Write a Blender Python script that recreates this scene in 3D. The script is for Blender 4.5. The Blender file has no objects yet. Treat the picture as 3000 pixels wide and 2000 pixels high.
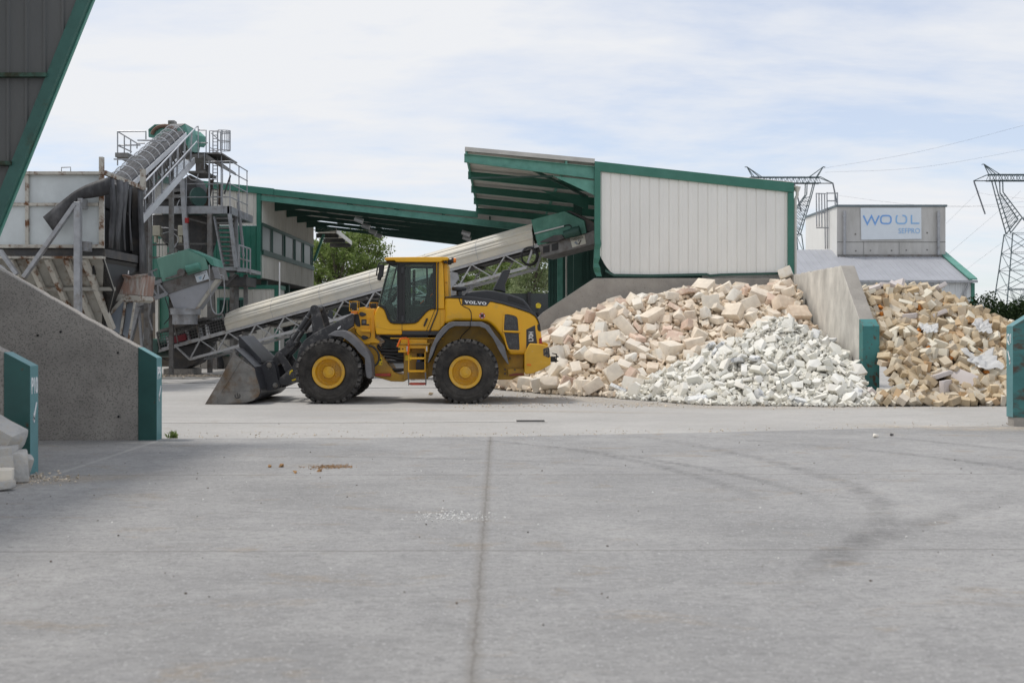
import bpy, bmesh, math, random
from mathutils import Vector, Matrix, noise as mnoise
R = math.radians
SC = bpy.context.scene
COL = SC.collection
# ------------------------------------------------------------------ camera, sky, sun, exposure
CX, CY, F, H = 1470.0, 960.0, 2930.0, 1.66      # photo pixels (3000 x 2000), eye height in metres
cam_d = bpy.data.cameras.new("camera"); cam = bpy.data.objects.new("camera", cam_d); COL.objects.link(cam)
cam.location = (0, 0, H); cam.rotation_euler = (R(90), 0, 0)
cam_d.sensor_width = 36; cam_d.lens = 36 * F / 3000
cam_d.shift_x = (1500 - CX) / 3000; cam_d.shift_y = -(1000 - CY) / 3000
cam_d.clip_start = 0.1; cam_d.clip_end = 3000
cam_d.dof.use_dof = True; cam_d.dof.focus_distance = 22.3; cam_d.dof.aperture_fstop = 2.0
SC.camera = cam
SUN = Vector((-0.40, 0.10, 0.90)).normalized()   # towards the sun
wd = bpy.data.worlds.new("World"); SC.world = wd; wd.use_nodes = True
nt = wd.node_tree; nt.nodes.clear()
def N(t, kind, **kw):
    n = t.nodes.new(kind)
    for k, v in kw.items(): setattr(n, k, v)
    return n
def sky():
    L = nt.links.new
    out = N(nt, 'ShaderNodeOutputWorld'); bg = N(nt, 'ShaderNodeBackground'); bg.inputs[1].default_value = 0.10
    L(bg.outputs[0], out.inputs[0])
    st = N(nt, 'ShaderNodeTexSky', sky_type='NISHITA'); st.sun_disc = False
    st.sun_elevation = math.asin(SUN.z); st.sun_rotation = math.atan2(SUN.x, SUN.y)
    st.air_density = 1.0; st.dust_density = 0.6; st.ozone_density = 1.0
    tc = N(nt, 'ShaderNodeTexCoord'); sp = N(nt, 'ShaderNodeSeparateXYZ'); L(tc.outputs['Generated'], sp.inputs[0])
    zz = N(nt, 'ShaderNodeMath', operation='MAXIMUM'); L(sp.outputs[2], zz.inputs[0]); zz.inputs[1].default_value = 0.0
    za = N(nt, 'ShaderNodeMath', operation='ADD'); L(zz.outputs[0], za.inputs[0]); za.inputs[1].default_value = 0.16
    cb = N(nt, 'ShaderNodeCombineXYZ')
    for i in (0, 1):
        d = N(nt, 'ShaderNodeMath', operation='DIVIDE'); L(sp.outputs[i], d.inputs[0]); L(za.outputs[0], d.inputs[1]); L(d.outputs[0], cb.inputs[i])
    mp = N(nt, 'ShaderNodeMapping'); L(cb.outputs[0], mp.inputs[0]); mp.inputs['Scale'].default_value = (0.8, 1.5, 1); mp.inputs['Location'].default_value = (3.3, 1.15, 0); mp.inputs['Rotation'].default_value = (0, 0, R(-12))
    n1 = N(nt, 'ShaderNodeTexNoise'); L(mp.outputs[0], n1.inputs['Vector']); n1.inputs['Scale'].default_value = 0.95; n1.inputs['Detail'].default_value = 9; n1.inputs['Roughness'].default_value = 0.56; n1.inputs['Distortion'].default_value = 0.35
    n2 = N(nt, 'ShaderNodeTexNoise'); L(mp.outputs[0], n2.inputs['Vector']); n2.inputs['Scale'].default_value = 6.5; n2.inputs['Detail'].default_value = 6; n2.inputs['Roughness'].default_value = 0.6
    ml = N(nt, 'ShaderNodeMath', operation='MULTIPLY_ADD'); L(n2.outputs[0], ml.inputs[0]); ml.inputs[1].default_value = 0.22; L(n1.outputs[0], ml.inputs[2])
    # thicker cloud to the left of the view and high up
    gx = N(nt, 'ShaderNodeMath', operation='MULTIPLY_ADD'); L(sp.outputs[0], gx.inputs[0]); gx.inputs[1].default_value = -0.10; L(ml.outputs[0], gx.inputs[2])
    cr = N(nt, 'ShaderNodeValToRGB'); L(gx.outputs[0], cr.inputs[0])
    cr.color_ramp.elements[0].position = 0.46; cr.color_ramp.elements[0].color = (0.52, 0.52, 0.52, 1)
    cr.color_ramp.elements[1].position = 0.72; cr.color_ramp.elements[1].color = (1, 1, 1, 1)
    e = cr.color_ramp.elements.new(0.59); e.color = (.80, .80, .80, 1)
    gm = N(nt, 'ShaderNodeVectorMath', operation='MULTIPLY'); L(st.outputs[0], gm.inputs[0]); gm.inputs[1].default_value = (1.30, 1.42, 1.62)
    mx = N(nt, 'ShaderNodeMixRGB'); L(cr.outputs[0], mx.inputs[0]); L(gm.outputs[0], mx.inputs[1]); mx.inputs[2].default_value = (8.6, 8.75, 9.05, 1)
    L(mx.outputs[0], bg.inputs[0])
sky()
sun_d = bpy.data.lights.new("sun", 'SUN'); sun_d.energy = 2.1; sun_d.angle = R(6); sun_d.color = (1, .95, .88)
sun = bpy.data.objects.new("sun", sun_d); COL.objects.link(sun)
sun.rotation_euler = SUN.to_track_quat('Z', 'Y').to_euler(); sun.location = SUN * 60
SC.view_settings.view_transform = 'Standard'; SC.view_settings.look = 'None'
SC.view_settings.exposure = 0.0; SC.view_settings.gamma = 1.0; SC.view_settings.use_curve_mapping = False
SC.cycles.max_bounces = 6; SC.cycles.transparent_max_bounces = 12
SC.cycles.caustics_reflective = False; SC.cycles.caustics_refractive = False
# ------------------------------------------------------------------ helpers
def W(px, py, y):
    """photo pixel at distance y -> world point"""
    return Vector(((px - CX) * y / F, y, H - (py - CY) * y / F))
def G(px, py):
    y = F * H / (py - CY)
    return Vector(((px - CX) * y / F, y, 0))
def zoom(ox, oy, s):
    return lambda x, y: (ox + s * x, oy + s * y)
ORIG = {}
def origin_of(o):
    v = Vector((0, 0, 0))
    while o is not None:
        v = v + o.location; o = o.parent
    return v
def tag(o, label=None, cat=None, group=None, kind=None):
    if label: o['label'] = label
    if cat: o['category'] = cat
    if group: o['group'] = group
    if kind: o['kind'] = kind
    return o
def thing(name, label, cat, loc=(0, 0, 0), group=None):
    o = bpy.data.objects.new(name, None); COL.objects.link(o); o.location = loc; o.empty_display_size = .2
    return tag(o, label, cat, group)
class MB:
    def __init__(s): s.v = []; s.f = []; s.mi = []; s.cur = 0
    def add(s, vs, fs):
        b = len(s.v); s.v += [Vector(p) for p in vs]
        for f in fs: s.f.append([b + i for i in f]); s.mi.append(s.cur)
        return s
    def box(s, lo, hi):
        x0, y0, z0 = lo; x1, y1, z1 = hi
        return s.add([(x0,y0,z0),(x1,y0,z0),(x1,y1,z0),(x0,y1,z0),(x0,y0,z1),(x1,y0,z1),(x1,y1,z1),(x0,y1,z1)],
                     [(0,3,2,1),(4,5,6,7),(0,1,5,4),(1,2,6,5),(2,3,7,6),(3,0,4,7)])
    def obox(s, c, X, Y, Z):
        c = Vector(c); X = Vector(X); Y = Vector(Y); Z = Vector(Z)
        p = [c + a*X + b*Y + d*Z for d in (-.5,.5) for a, b in ((-.5,-.5),(.5,-.5),(.5,.5),(-.5,.5))]
        return s.add(p, [(0,3,2,1),(4,5,6,7),(0,1,5,4),(1,2,6,5),(2,3,7,6),(3,0,4,7)])
    def bar(s, p, q, w, h=None, up=(0, 0, 1)):
        p = Vector(p); q = Vector(q); h = h or w; d = (q - p); L = d.length
        if L < 1e-6: return s
        d /= L; up = Vector(up)
        if abs(d.dot(up)) > .98: up = Vector((0, 1, 0)) if abs(d.y) < .9 else Vector((1, 0, 0))
        side = d.cross(up).normalized(); u = side.cross(d).normalized()
        return s.obox((p + q) / 2, d * L, side * w, u * h)
    def ring_pts(s, c, a, b, r, n): return [c + r * (math.cos(2*math.pi*i/n) * a + math.sin(2*math.pi*i/n) * b) for i in range(n)]
    def cyl(s, p, q, r, r2=None, n=12):
        p = Vector(p); q = Vector(q); r2 = r if r2 is None else r2; d = (q - p).normalized()
        a = d.orthogonal().normalized(); b = d.cross(a); base = len(s.v)
        A = s.ring_pts(p, a, b, r, n); B = s.ring_pts(q, a, b, r2, n)
        return s.add(A + B, [[i, (i+1) % n, n + (i+1) % n, n + i] for i in range(n)] + [list(range(n))[::-1], list(range(n, 2*n))])
    def tube(s, pts, r, n=8, closed=False):
        pts = [Vector(p) for p in pts]; m = len(pts); vs = []; fs = []; prev = None
        for i, p in enumerate(pts):
            if closed: d = pts[(i+1) % m] - pts[i-1]
            else: d = pts[min(i+1, m-1)] - pts[max(i-1, 0)]
            d.normalize()
            a = d.orthogonal().normalized() if prev is None else (prev - d * prev.dot(d)).normalized()
            prev = a; vs += s.ring_pts(p, a, d.cross(a), r, n)
        for i in range(m if closed else m - 1):
            j = (i + 1) % m
            for k in range(n): fs.append([i*n+k, i*n+(k+1) % n, j*n+(k+1) % n, j*n+k])
        if not closed: fs += [list(range(n))[::-1], list(range((m-1)*n, m*n))]
        return s.add(vs, fs)
    def prism(s, pts, vec):
        pts = [Vector(p) for p in pts]; vec = Vector(vec); n = len(pts)
        return s.add(pts + [p + vec for p in pts], [list(range(n))[::-1], list(range(n, 2*n))] + [[i, (i+1) % n, n + (i+1) % n, n + i] for i in range(n)])
    def ringprism(s, outer, inner, vec):
        n = len(outer); vec = Vector(vec); P = [Vector(p) for p in outer] + [Vector(p) for p in inner]; Q = [p + vec for p in P]
        fs = []
        for i in range(n):
            j = (i + 1) % n
            fs += [[i, n+i, n+j, j], [2*n+i, 2*n+j, 3*n+j, 3*n+i], [i, j, 2*n+j, 2*n+i], [n+i, 3*n+i, 3*n+j, n+j]]
        return s.add(P + Q, fs)
    def lathe(s, prof, c, axis=(0, 1, 0), n=40):
        c = Vector(c); ax = Vector(axis).normalized(); a = ax.orthogonal().normalized(); b = ax.cross(a); vs = []; fs = []; m = len(prof)
        for i in range(n):
            t = 2*math.pi*i/n; d = math.cos(t)*a + math.sin(t)*b
            vs += [c + ax*h + d*r for r, h in prof]
        for i in range(n):
            j = (i+1) % n
            for k in range(m-1): fs.append([i*m+k, j*m+k, j*m+k+1, i*m+k+1])
        return s.add(vs, fs)
    def sheet(s, grid):
        m = len(grid); n = len(grid[0]); return s.add([p for r in grid for p in r], [[i*n+j, i*n+j+1, (i+1)*n+j+1, (i+1)*n+j] for i in range(m-1) for j in range(n-1)])
    def build(s, name, mat, parent=None, bevel=0, smooth=False, seg=2, solid=0, recalc=True, **tags):
        off = origin_of(parent) if parent else Vector((0, 0, 0))
        me = bpy.data.meshes.new(name); me.from_pydata([tuple(v - off) for v in s.v], [], s.f)
        ms = mat if isinstance(mat, (list, tuple)) else [mat]
        for m in ms: me.materials.append(m)
        if len(ms) > 1:
            for p, i in zip(me.polygons, s.mi): p.material_index = i
        if recalc:
            bm = bmesh.new(); bm.from_mesh(me); bmesh.ops.recalc_face_normals(bm, faces=bm.faces); bm.to_mesh(me); bm.free()
        if smooth or bevel:
            for p in me.polygons: p.use_smooth = True
            if smooth: me.set_sharp_from_angle(angle=R(smooth if smooth is not True else 40))
        o = bpy.data.objects.new(name, me); COL.objects.link(o)
        if parent: o.parent = parent
        if bevel:
            b = o.modifiers.new("bevel", 'BEVEL'); b.width = bevel; b.segments = seg; b.limit_method = 'ANGLE'; b.angle_limit = R(35); b.harden_normals = True
            me.set_sharp_from_angle(angle=R(60))
        if solid:
            m = o.modifiers.new("solid", 'SOLIDIFY'); m.thickness = solid; m.offset = 0
        if tags: tag(o, **tags)
        return o
def struct(name, mb, mat, **kw):
    return mb.build(name, mat, kind='structure', **kw)
def dup(o, parent=None, loc=None):
    c = o.copy(); COL.objects.link(c)
    if parent is not None: c.parent = parent
    if loc is not None: c.location = loc
    for ch in list(o.children): dup(ch, c)
    return c
def ribbon(mb, P, w, nrm, th, closed=False):
    """flat stroke with mitred corners"""
    P = [Vector(p) for p in P]; nrm = Vector(nrm).normalized(); n = len(P); A = []; B = []
    for i, p in enumerate(P):
        d0 = (p - P[i-1]).normalized() if (i or closed) else None; d1 = (P[(i+1) % n] - p).normalized() if (i < n-1 or closed) else None
        d0 = d0 or d1; d1 = d1 or d0; s = (d0 + d1).normalized().cross(nrm); k = max(.45, s.dot(d0.cross(nrm))); A.append(p + s * w / 2 / k); B.append(p - s * w / 2 / k)
    for i in range(n if closed else n - 1):
        j = (i + 1) % n; mb.prism([A[i], A[j], B[j], B[i]], nrm * th)
    return mb
def text_obj(name, s, mat, parent, org, xd, yd, width, height, bold=0.0, ext=.004):
    """writing laid on a surface: org = lower left corner, xd / yd = unit directions"""
    cu = bpy.data.curves.new(name, 'FONT'); cu.body = s; cu.offset = bold; cu.resolution_u = 3; cu.extrude = 0.02
    t = bpy.data.objects.new(name, cu); COL.objects.link(t)
    dg = bpy.context.evaluated_depsgraph_get(); me = bpy.data.meshes.new_from_object(t.evaluated_get(dg))
    bpy.data.objects.remove(t); bpy.data.curves.remove(cu)
    xs = [v.co.x for v in me.vertices]; ys = [v.co.y for v in me.vertices]
    x0, x1, y0, y1 = min(xs), max(xs), min(ys), max(ys); xd = Vector(xd); yd = Vector(yd); zd = xd.cross(yd)
    off = origin_of(parent); org = Vector(org)
    for v in me.vertices:
        c = v.co; v.co = org + xd * ((c.x - x0) / (x1 - x0) * width) + yd * ((c.y - y0) / (y1 - y0) * height) + zd * (c.z / .02 * ext) - off
    me.name = name; me.materials.clear(); me.materials.append(mat)
    o = bpy.data.objects.new(name, me); COL.objects.link(o); o.parent = parent
    return o
# ------------------------------------------------------------------ materials
def mat(name, col, rough=.6, metal=0., var=.15, vs=3., bump=.0, bs=40., col2=None, cov=.5, soft=.08, cs=2.5, stretch=(1, 1, 1), rnd=0., isl=0., hue=None, spec=.5, speck=None):
    m = bpy.data.materials.new(name); m.use_nodes = True; t = m.node_tree; b = t.nodes['Principled BSDF']; L = t.links.new
    b.inputs['Roughness'].default_value = rough; b.inputs['Metallic'].default_value = metal; b.inputs['Specular IOR Level'].default_value = spec
    tc = N(t, 'ShaderNodeTexCoord'); mp = N(t, 'ShaderNodeMapping'); L(tc.outputs['Object'], mp.inputs[0]); mp.inputs['Scale'].default_value = stretch
    n = N(t, 'ShaderNodeTexNoise'); L(mp.outputs[0], n.inputs['Vector']); n.inputs['Scale'].default_value = vs; n.inputs['Detail'].default_value = 6; n.inputs['Roughness'].default_value = .65
    base = N(t, 'ShaderNodeRGB'); base.outputs[0].default_value = (*col, 1); cur = base.outputs[0]
    if hue:   # second colour picked per object / per island
        mxh = N(t, 'ShaderNodeValToRGB'); r = mxh.color_ramp; r.interpolation = 'LINEAR'
        r.elements[0].color = (*col, 1); r.elements[1].color = (*hue[-1], 1)
        for i, c in enumerate(hue[:-1]):
            e = r.elements.new((i + 1) / len(hue)); e.color = (*c, 1)
        src = N(t, 'ShaderNodeNewGeometry').outputs['Random Per Island'] if isl else N(t, 'ShaderNodeObjectInfo').outputs['Random']
        L(src, mxh.inputs[0]); cur = mxh.outputs[0]
    if col2:
        n2 = N(t, 'ShaderNodeTexNoise'); L(mp.outputs[0], n2.inputs['Vector']); n2.inputs['Scale'].default_value = cs; n2.inputs['Detail'].default_value = 8; n2.inputs['Roughness'].default_value = .7
        cr = N(t, 'ShaderNodeValToRGB'); cr.color_ramp.elements[0].position = cov - soft; cr.color_ramp.elements[1].position = cov + soft; L(n2.outputs[0], cr.inputs[0])
        mx = N(t, 'ShaderNodeMixRGB'); L(cr.outputs[0], mx.inputs[0]); L(cur, mx.inputs[1]); mx.inputs[2].default_value = (*col2, 1); cur = mx.outputs[0]
    if speck:  # (scale, threshold, colour)
        v = N(t, 'ShaderNodeTexNoise'); L(mp.outputs[0], v.inputs['Vector']); v.inputs['Scale'].default_value = speck[0]; v.inputs['Detail'].default_value = 2
        cr = N(t, 'ShaderNodeValToRGB'); cr.color_ramp.elements[0].position = speck[1]; cr.color_ramp.elements[1].position = speck[1] + .08; L(v.outputs[0], cr.inputs[0])
        mx = N(t, 'ShaderNodeMixRGB'); L(cr.outputs[0], mx.inputs[0]); L(cur, mx.inputs[1]); mx.inputs[2].default_value = (*speck[2], 1); cur = mx.outputs[0]
    mr = N(t, 'ShaderNodeMapRange'); L(n.outputs[0], mr.inputs[0]); mr.inputs[1].default_value = .3; mr.inputs[2].default_value = .7; mr.inputs[3].default_value = 1 - var; mr.inputs[4].default_value = 1 + var
    val = mr.outputs[0]
    if rnd or (isl and not hue):
        src = N(t, 'ShaderNodeNewGeometry').outputs['Random Per Island'] if isl else N(t, 'ShaderNodeObjectInfo').outputs['Random']
        k = isl or rnd
        m2 = N(t, 'ShaderNodeMapRange'); L(src, m2.inputs[0]); m2.inputs[3].default_value = 1 - k; m2.inputs[4].default_value = 1 + k
        mm = N(t, 'ShaderNodeMath', operation='MULTIPLY'); L(val, mm.inputs[0]); L(m2.outputs[0], mm.inputs[1]); val = mm.outputs[0]
    vm = N(t, 'ShaderNodeVectorMath', operation='SCALE'); L(cur, vm.inputs[0]); L(val, vm.inputs['Scale']); L(vm.outputs[0], b.inputs['Base Color'])
    if bump:
        nb = N(t, 'ShaderNodeTexNoise'); L(mp.outputs[0], nb.inputs['Vector']); nb.inputs['Scale'].default_value = bs; nb.inputs['Detail'].default_value = 5
        bp = N(t, 'ShaderNodeBump'); bp.inputs['Strength'].default_value = bump; bp.inputs['Distance'].default_value = .02; L(nb.outputs[0], bp.inputs['Height']); L(bp.outputs[0], b.inputs['Normal'])
    return m
RUST = (.13, .055, .02)
M = {}
M['yellow'] = mat('yellow_paint', (.77, .40, .008), .32, var=.07, vs=1.5, col2=(.47, .29, .06), cov=.66, soft=.12, cs=3, bump=.02, bs=60)
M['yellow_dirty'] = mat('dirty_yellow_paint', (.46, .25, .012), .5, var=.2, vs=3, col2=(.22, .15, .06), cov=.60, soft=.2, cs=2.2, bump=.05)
M['rim'] = mat('yellow_rim_paint', (.66, .36, .014), .45, var=.14, vs=5, col2=(.36, .24, .09), cov=.58, soft=.14, cs=5, bump=.04)
M['tyre'] = mat('dusty_tyre_rubber', (.022, .021, .021), .85, var=.25, vs=4, col2=(.085, .078, .07), cov=.55, soft=.2, cs=3.2, bump=.12, bs=50, spec=.25)
M['lug'] = mat('worn_tread_rubber', (.045, .043, .042), .9, var=.35, vs=9, col2=(.16, .15, .14), cov=.58, soft=.12, cs=7, spec=.2)
M['black'] = mat('black_paint', (.016, .016, .017), .45, var=.2, vs=3, bump=.03)
M['char'] = mat('charcoal_plastic', (.033, .034, .038), .42, var=.12, vs=3, bump=.03, bs=80)
M['boom'] = mat('scuffed_black_steel', (.046, .046, .05), .5, var=.25, vs=3, col2=(.15, .145, .14), cov=.60, soft=.08, cs=6, bump=.08)
M['fender'] = mat('dusty_grey_fender', (.17, .17, .18), .6, var=.18, vs=4, col2=(.10, .10, .105), cov=.55, soft=.2, cs=3, bump=.05)
M['bucket'] = mat('worn_bucket_steel', (.21, .205, .195), .5, metal=.25, var=.3, vs=4, col2=(.14, .08, .033), cov=.585, soft=.13, cs=2.1, bump=.12)
M['bucketblk'] = mat('bucket_black_paint', (.03, .031, .036), .45, var=.3, vs=3, col2=(.17, .17, .17), cov=.66, soft=.05, cs=5, bump=.08)
M['white'] = mat('white_lettering', (.8, .8, .8), .6, var=.04)
M['orange'] = mat('orange_paint', (.75, .13, .01), .4, var=.1)
M['redpaint'] = mat('worn_red_paint', (.40, .05, .03), .5, var=.3, vs=8, col2=(.25, .12, .06), cov=.6)
M['amber'] = mat('amber_lens', (.7, .18, .01), .15, var=.05)
M['redlens'] = mat('red_lens', (.35, .02, .02), .2, var=.05)
M['sticker'] = mat('yellow_sticker', (.75, .55, .02), .5, var=.05)
M['chrome'] = mat('cylinder_rod', (.45, .45, .46), .2, metal=1., var=.05)
M['seat'] = mat('dark_seat_cloth', (.02, .021, .022), .8, var=.2)
M['green'] = mat('green_cladding', (.032, .160, .115), .38, var=.07, vs=1.2, col2=(.055, .195, .15), cov=.62, soft=.15, cs=1.5, bump=.02)
M['greenlt'] = mat('weathered_green_steel', (.115, .31, .25), .5, var=.12, vs=3, col2=(.07, .23, .18), cov=.56, soft=.12, cs=2.5, bump=.03)
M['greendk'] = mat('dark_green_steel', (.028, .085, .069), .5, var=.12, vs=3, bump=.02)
M['greenpost'] = mat('chipped_green_steel', (.047, .195, .19), .5, var=.14, vs=3, col2=(.085, .055, .035), cov=.60, soft=.03, cs=5, stretch=(1, 1, .8), bump=.06)
M['greenpost_dk'] = mat('dark_green_steel_cap', (.022, .088, .080), .5, var=.15, vs=3, col2=(.06, .035, .022), cov=.68, soft=.03, cs=6, bump=.05)
M['greenrust'] = mat('rust_streaked_green_steel', (.045, .17, .165), .55, var=.2, vs=3, col2=(.07, .05, .035), cov=.535, soft=.06, cs=3.5, stretch=(.7, .7, 2.2), bump=.08)
M['greenend'] = mat('light_green_end_plate', (.11, .26, .275), .5, var=.10, vs=4, col2=(.07, .045, .03), cov=.70, soft=.04, cs=6, bump=.04)
M['clad'] = mat('cream_cladding', (.80, .79, .755), .45, var=.05, vs=1.2, stretch=(1, 1, .25), bump=.015)
M['clad_old'] = mat('stained_white_cladding', (.62, .60, .55), .55, var=.12, vs=1.6, stretch=(3, 3, .35), col2=(.40, .34, .26), cov=.66, soft=.12, cs=1.4)
M['clad_in'] = mat('grey_cladding_underside', (.52, .51, .48), .6, var=.12, vs=2)
M['clad_shed'] = mat('grey_weathered_cladding', (.135, .14, .14), .6, var=.2, vs=1.2, stretch=(2, 2, .3), col2=(.095, .095, .09), cov=.58, soft=.2, cs=1.2)
M['roofgrey'] = mat('grey_roof_sheet', (.36, .37, .40), .5, var=.08, vs=1, stretch=(1, 1, 1))
M['cover'] = mat('cream_belt_cover', (.67, .625, .525), .5, var=.10, vs=.9, stretch=(.6, 1, 1), col2=(.50, .50, .47), cov=.55, soft=.14, cs=1.1, bump=.02)
M['conc'] = mat('cast_concrete', (.37, .345, .31), .9, var=.16, vs=1.0, col2=(.27, .25, .225), cov=.58, soft=.16, cs=.9, bump=.25, bs=18, speck=(38, .66, (.13, .12, .11)))
M['conc_dk'] = mat('pebbly_concrete_wall', (.35, .325, .295), .92, var=.22, vs=1.3, col2=(.26, .245, .225), cov=.56, soft=.2, cs=1.0, bump=.35, bs=22, speck=(42, .55, (.19, .18, .165)))
M['conc_white'] = mat('concrete_with_white_splash', (.45, .43, .395), .9, var=.14, vs=2, col2=(.69, .665, .61), cov=.45, soft=.16, cs=1.5, stretch=(1.6, 1.6, .75), bump=.3, bs=20)
M['conc_wool'] = mat('grey_panel_concrete', (.50, .49, .475), .85, var=.1, vs=.6, col2=(.38, .37, .345), cov=.60, soft=.15, cs=.8, stretch=(2, 2, .5))
M['galv'] = mat('galvanised_steel', (.36, .37, .39), .45, metal=.45, var=.16, vs=5, col2=(.22, .20, .18), cov=.62, soft=.1, cs=3, bump=.04)
M['galvl'] = mat('pale_galvanised_steel', (.46, .465, .475), .5, metal=.25, var=.14, vs=5, col2=(.28, .24, .20), cov=.62, soft=.08, cs=3, bump=.04)
M['galvd'] = mat('dirty_steel', (.20, .195, .19), .6, metal=.3, var=.22, vs=4, col2=(.10, .07, .05), cov=.6, soft=.1, cs=3, bump=.08)
M['alu'] = mat('pale_aluminium', (.62, .63, .65), .4, metal=.4, var=.08)
M['darkm'] = mat('dark_machine_steel', (.065, .064, .066), .65, var=.3, vs=2.5, col2=(.13, .11, .09), cov=.6, soft=.12, cs=2)
M['rubber'] = mat('dusty_black_rubber', (.021, .021, .024), .6, var=.3, vs=2, col2=(.12, .12, .125), cov=.6, soft=.2, cs=2, stretch=(1, 1, .5), bump=.06)
M['hpanel'] = mat('pale_grey_hopper_panel', (.58, .625, .635), .6, var=.08, vs=1.2, col2=(.48, .51, .52), cov=.6, soft=.2, cs=1)
M['hframe'] = mat('rusty_cream_frame', (.47, .45, .40), .7, var=.12, vs=3, col2=RUST, cov=.55, soft=.05, cs=2.6, bump=.06)
M['hlow'] = mat('rust_stained_grey_steel', (.30, .29, .26), .75, var=.2, vs=2, col2=(.11, .06, .03), cov=.59, soft=.08, cs=1.8, bump=.06)
M['chutered'] = mat('flaking_red_chute', (.30, .19, .15), .75, var=.2, vs=3, stretch=(3, 3, .6), col2=(.45, .43, .40), cov=.55, soft=.08, cs=2)
M['bluegrey'] = mat('blue_grey_plate', (.22, .25, .29), .6, var=.1, vs=2)
M['glasspane'] = mat('grey_window_pane', (.17, .19, .19), .35, var=.2, vs=.5, spec=.4)
M['trunk'] = mat('bark', (.12, .10, .08), .9, var=.3, vs=4)
M['pylon'] = mat('pylon_steel', (.05, .08, .09), .6, var=.1)
M['wire'] = mat('cable', (.10, .11, .13), .6, var=.05)
M['blue1'] = mat('blue_lettering', (.17, .36, .72), .5, var=.03)
M['blue2'] = mat('pale_blue_lettering', (.24, .46, .75), .5, var=.03)
M['sign'] = mat('pale_sign_board', (.66, .71, .76), .45, var=.03)
M['grate'] = mat('cast_iron', (.06, .06, .06), .6, var=.2)
M['plate'] = mat('maker_plate', (.56, .55, .48), .5, var=.08, vs=6)
def leafmat(name, c1, c2, c3):
    m = mat(name, c1, .7, var=.15, vs=.5, isl=.1, hue=(c2, c3), spec=.2)
    t = m.node_tree; b = t.nodes['Principled BSDF']; out = t.nodes['Material Output']
    tr = N(t, 'ShaderNodeBsdfTranslucent'); src = b.inputs['Base Color'].links[0].from_socket; t.links.new(src, tr.inputs[0])
    mx = N(t, 'ShaderNodeMixShader'); mx.inputs[0].default_value = .5; t.links.new(b.outputs[0], mx.inputs[1]); t.links.new(tr.outputs[0], mx.inputs[2]); t.links.new(mx.outputs[0], out.inputs[0])
    return m
M['leaf'] = leafmat('broad_leaves', (.13, .19, .05), (.21, .28, .085), (.30, .36, .14))
M['leaf2'] = leafmat('grey_green_leaves', (.17, .22, .10), (.25, .30, .15), (.34, .38, .21))
M['leaf3'] = leafmat('conifer_leaves', (.012, .028, .01), (.028, .05, .016), (.045, .07, .025))
def glassmat(name, tint, gloss=.10):
    m = bpy.data.materials.new(name); m.use_nodes = True; t = m.node_tree; t.nodes.clear(); L = t.links.new
    out = N(t, 'ShaderNodeOutputMaterial'); tr = N(t, 'ShaderNodeBsdfTransparent'); tr.inputs[0].default_value = (*tint, 1)
    gl = N(t, 'ShaderNodeBsdfGlossy'); gl.inputs['Roughness'].default_value = .03
    fr = N(t, 'ShaderNodeFresnel'); fr.inputs[0].default_value = 1.5; ad = N(t, 'ShaderNodeMath', operation='ADD'); L(fr.outputs[0], ad.inputs[0]); ad.operation = 'MULTIPLY_ADD'; ad.inputs[1].default_value = .45; ad.inputs[2].default_value = gloss
    mx = N(t, 'ShaderNodeMixShader'); L(ad.outputs[0], mx.inputs[0]); L(tr.outputs[0], mx.inputs[1]); L(gl.outputs[0], mx.inputs[2]); L(mx.outputs[0], out.inputs[0])
    return m
M['cabglass'] = glassmat('tinted_cab_glass', (.76, .86, .83), .01)
# mesh guard: wires with open gaps
def meshmat(name, col, scale, gap):
    m = bpy.data.materials.new(name); m.use_nodes = True; t = m.node_tree; L = t.links.new; b = t.nodes['Principled BSDF']; out = t.nodes['Material Output']
    b.inputs['Base Color'].default_value = (*col, 1); b.inputs['Roughness'].default_value = .5; b.inputs['Metallic'].default_value = .4
    uv = N(t, 'ShaderNodeUVMap'); sp = N(t, 'ShaderNodeSeparateXYZ'); L(uv.outputs[0], sp.inputs[0]); a = []
    for i in (0, 1):
        mu = N(t, 'ShaderNodeMath', operation='MULTIPLY'); L(sp.outputs[i], mu.inputs[0]); mu.inputs[1].default_value = scale
        fr = N(t, 'ShaderNodeMath', operation='FRACT'); L(mu.outputs[0], fr.inputs[0])
        gt = N(t, 'ShaderNodeMath', operation='LESS_THAN'); L(fr.outputs[0], gt.inputs[0]); gt.inputs[1].default_value = gap; a.append(gt)
    an = N(t, 'ShaderNodeMath', operation='MULTIPLY'); L(a[0].outputs[0], an.inputs[0]); L(a[1].outputs[0], an.inputs[1])
    tr = N(t, 'ShaderNodeBsdfTransparent'); mx = N(t, 'ShaderNodeMixShader'); L(an.outputs[0], mx.inputs[0]); L(b.outputs[0], mx.inputs[1]); L(tr.outputs[0], mx.inputs[2]); L(mx.outputs[0], out.inputs[0])
    return m
M['mesh'] = meshmat('wire_mesh_guard', (.13, .135, .14), 8, .86)
M['cage'] = meshmat('cage_mesh_guard', (.12, .12, .12), 9, .78)
M['meshfine'] = meshmat('fine_mesh_guard', (.33, .34, .35), 25, .62)
def uvsheet(name, grid, material, parent, us, vs_):
    """a wire-mesh sheet: grid of points with uv in metres"""
    mb = MB(); mb.sheet(grid); o = mb.build(name, material, parent, recalc=False); me = o.data; n = len(grid[0])
    uv = me.uv_layers.new(name='UVMap')
    for l in me.loops:
        i, j = divmod(l.vertex_index, n); uv.data[l.index].uv = (us[i], vs_[j])
    return o
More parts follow.
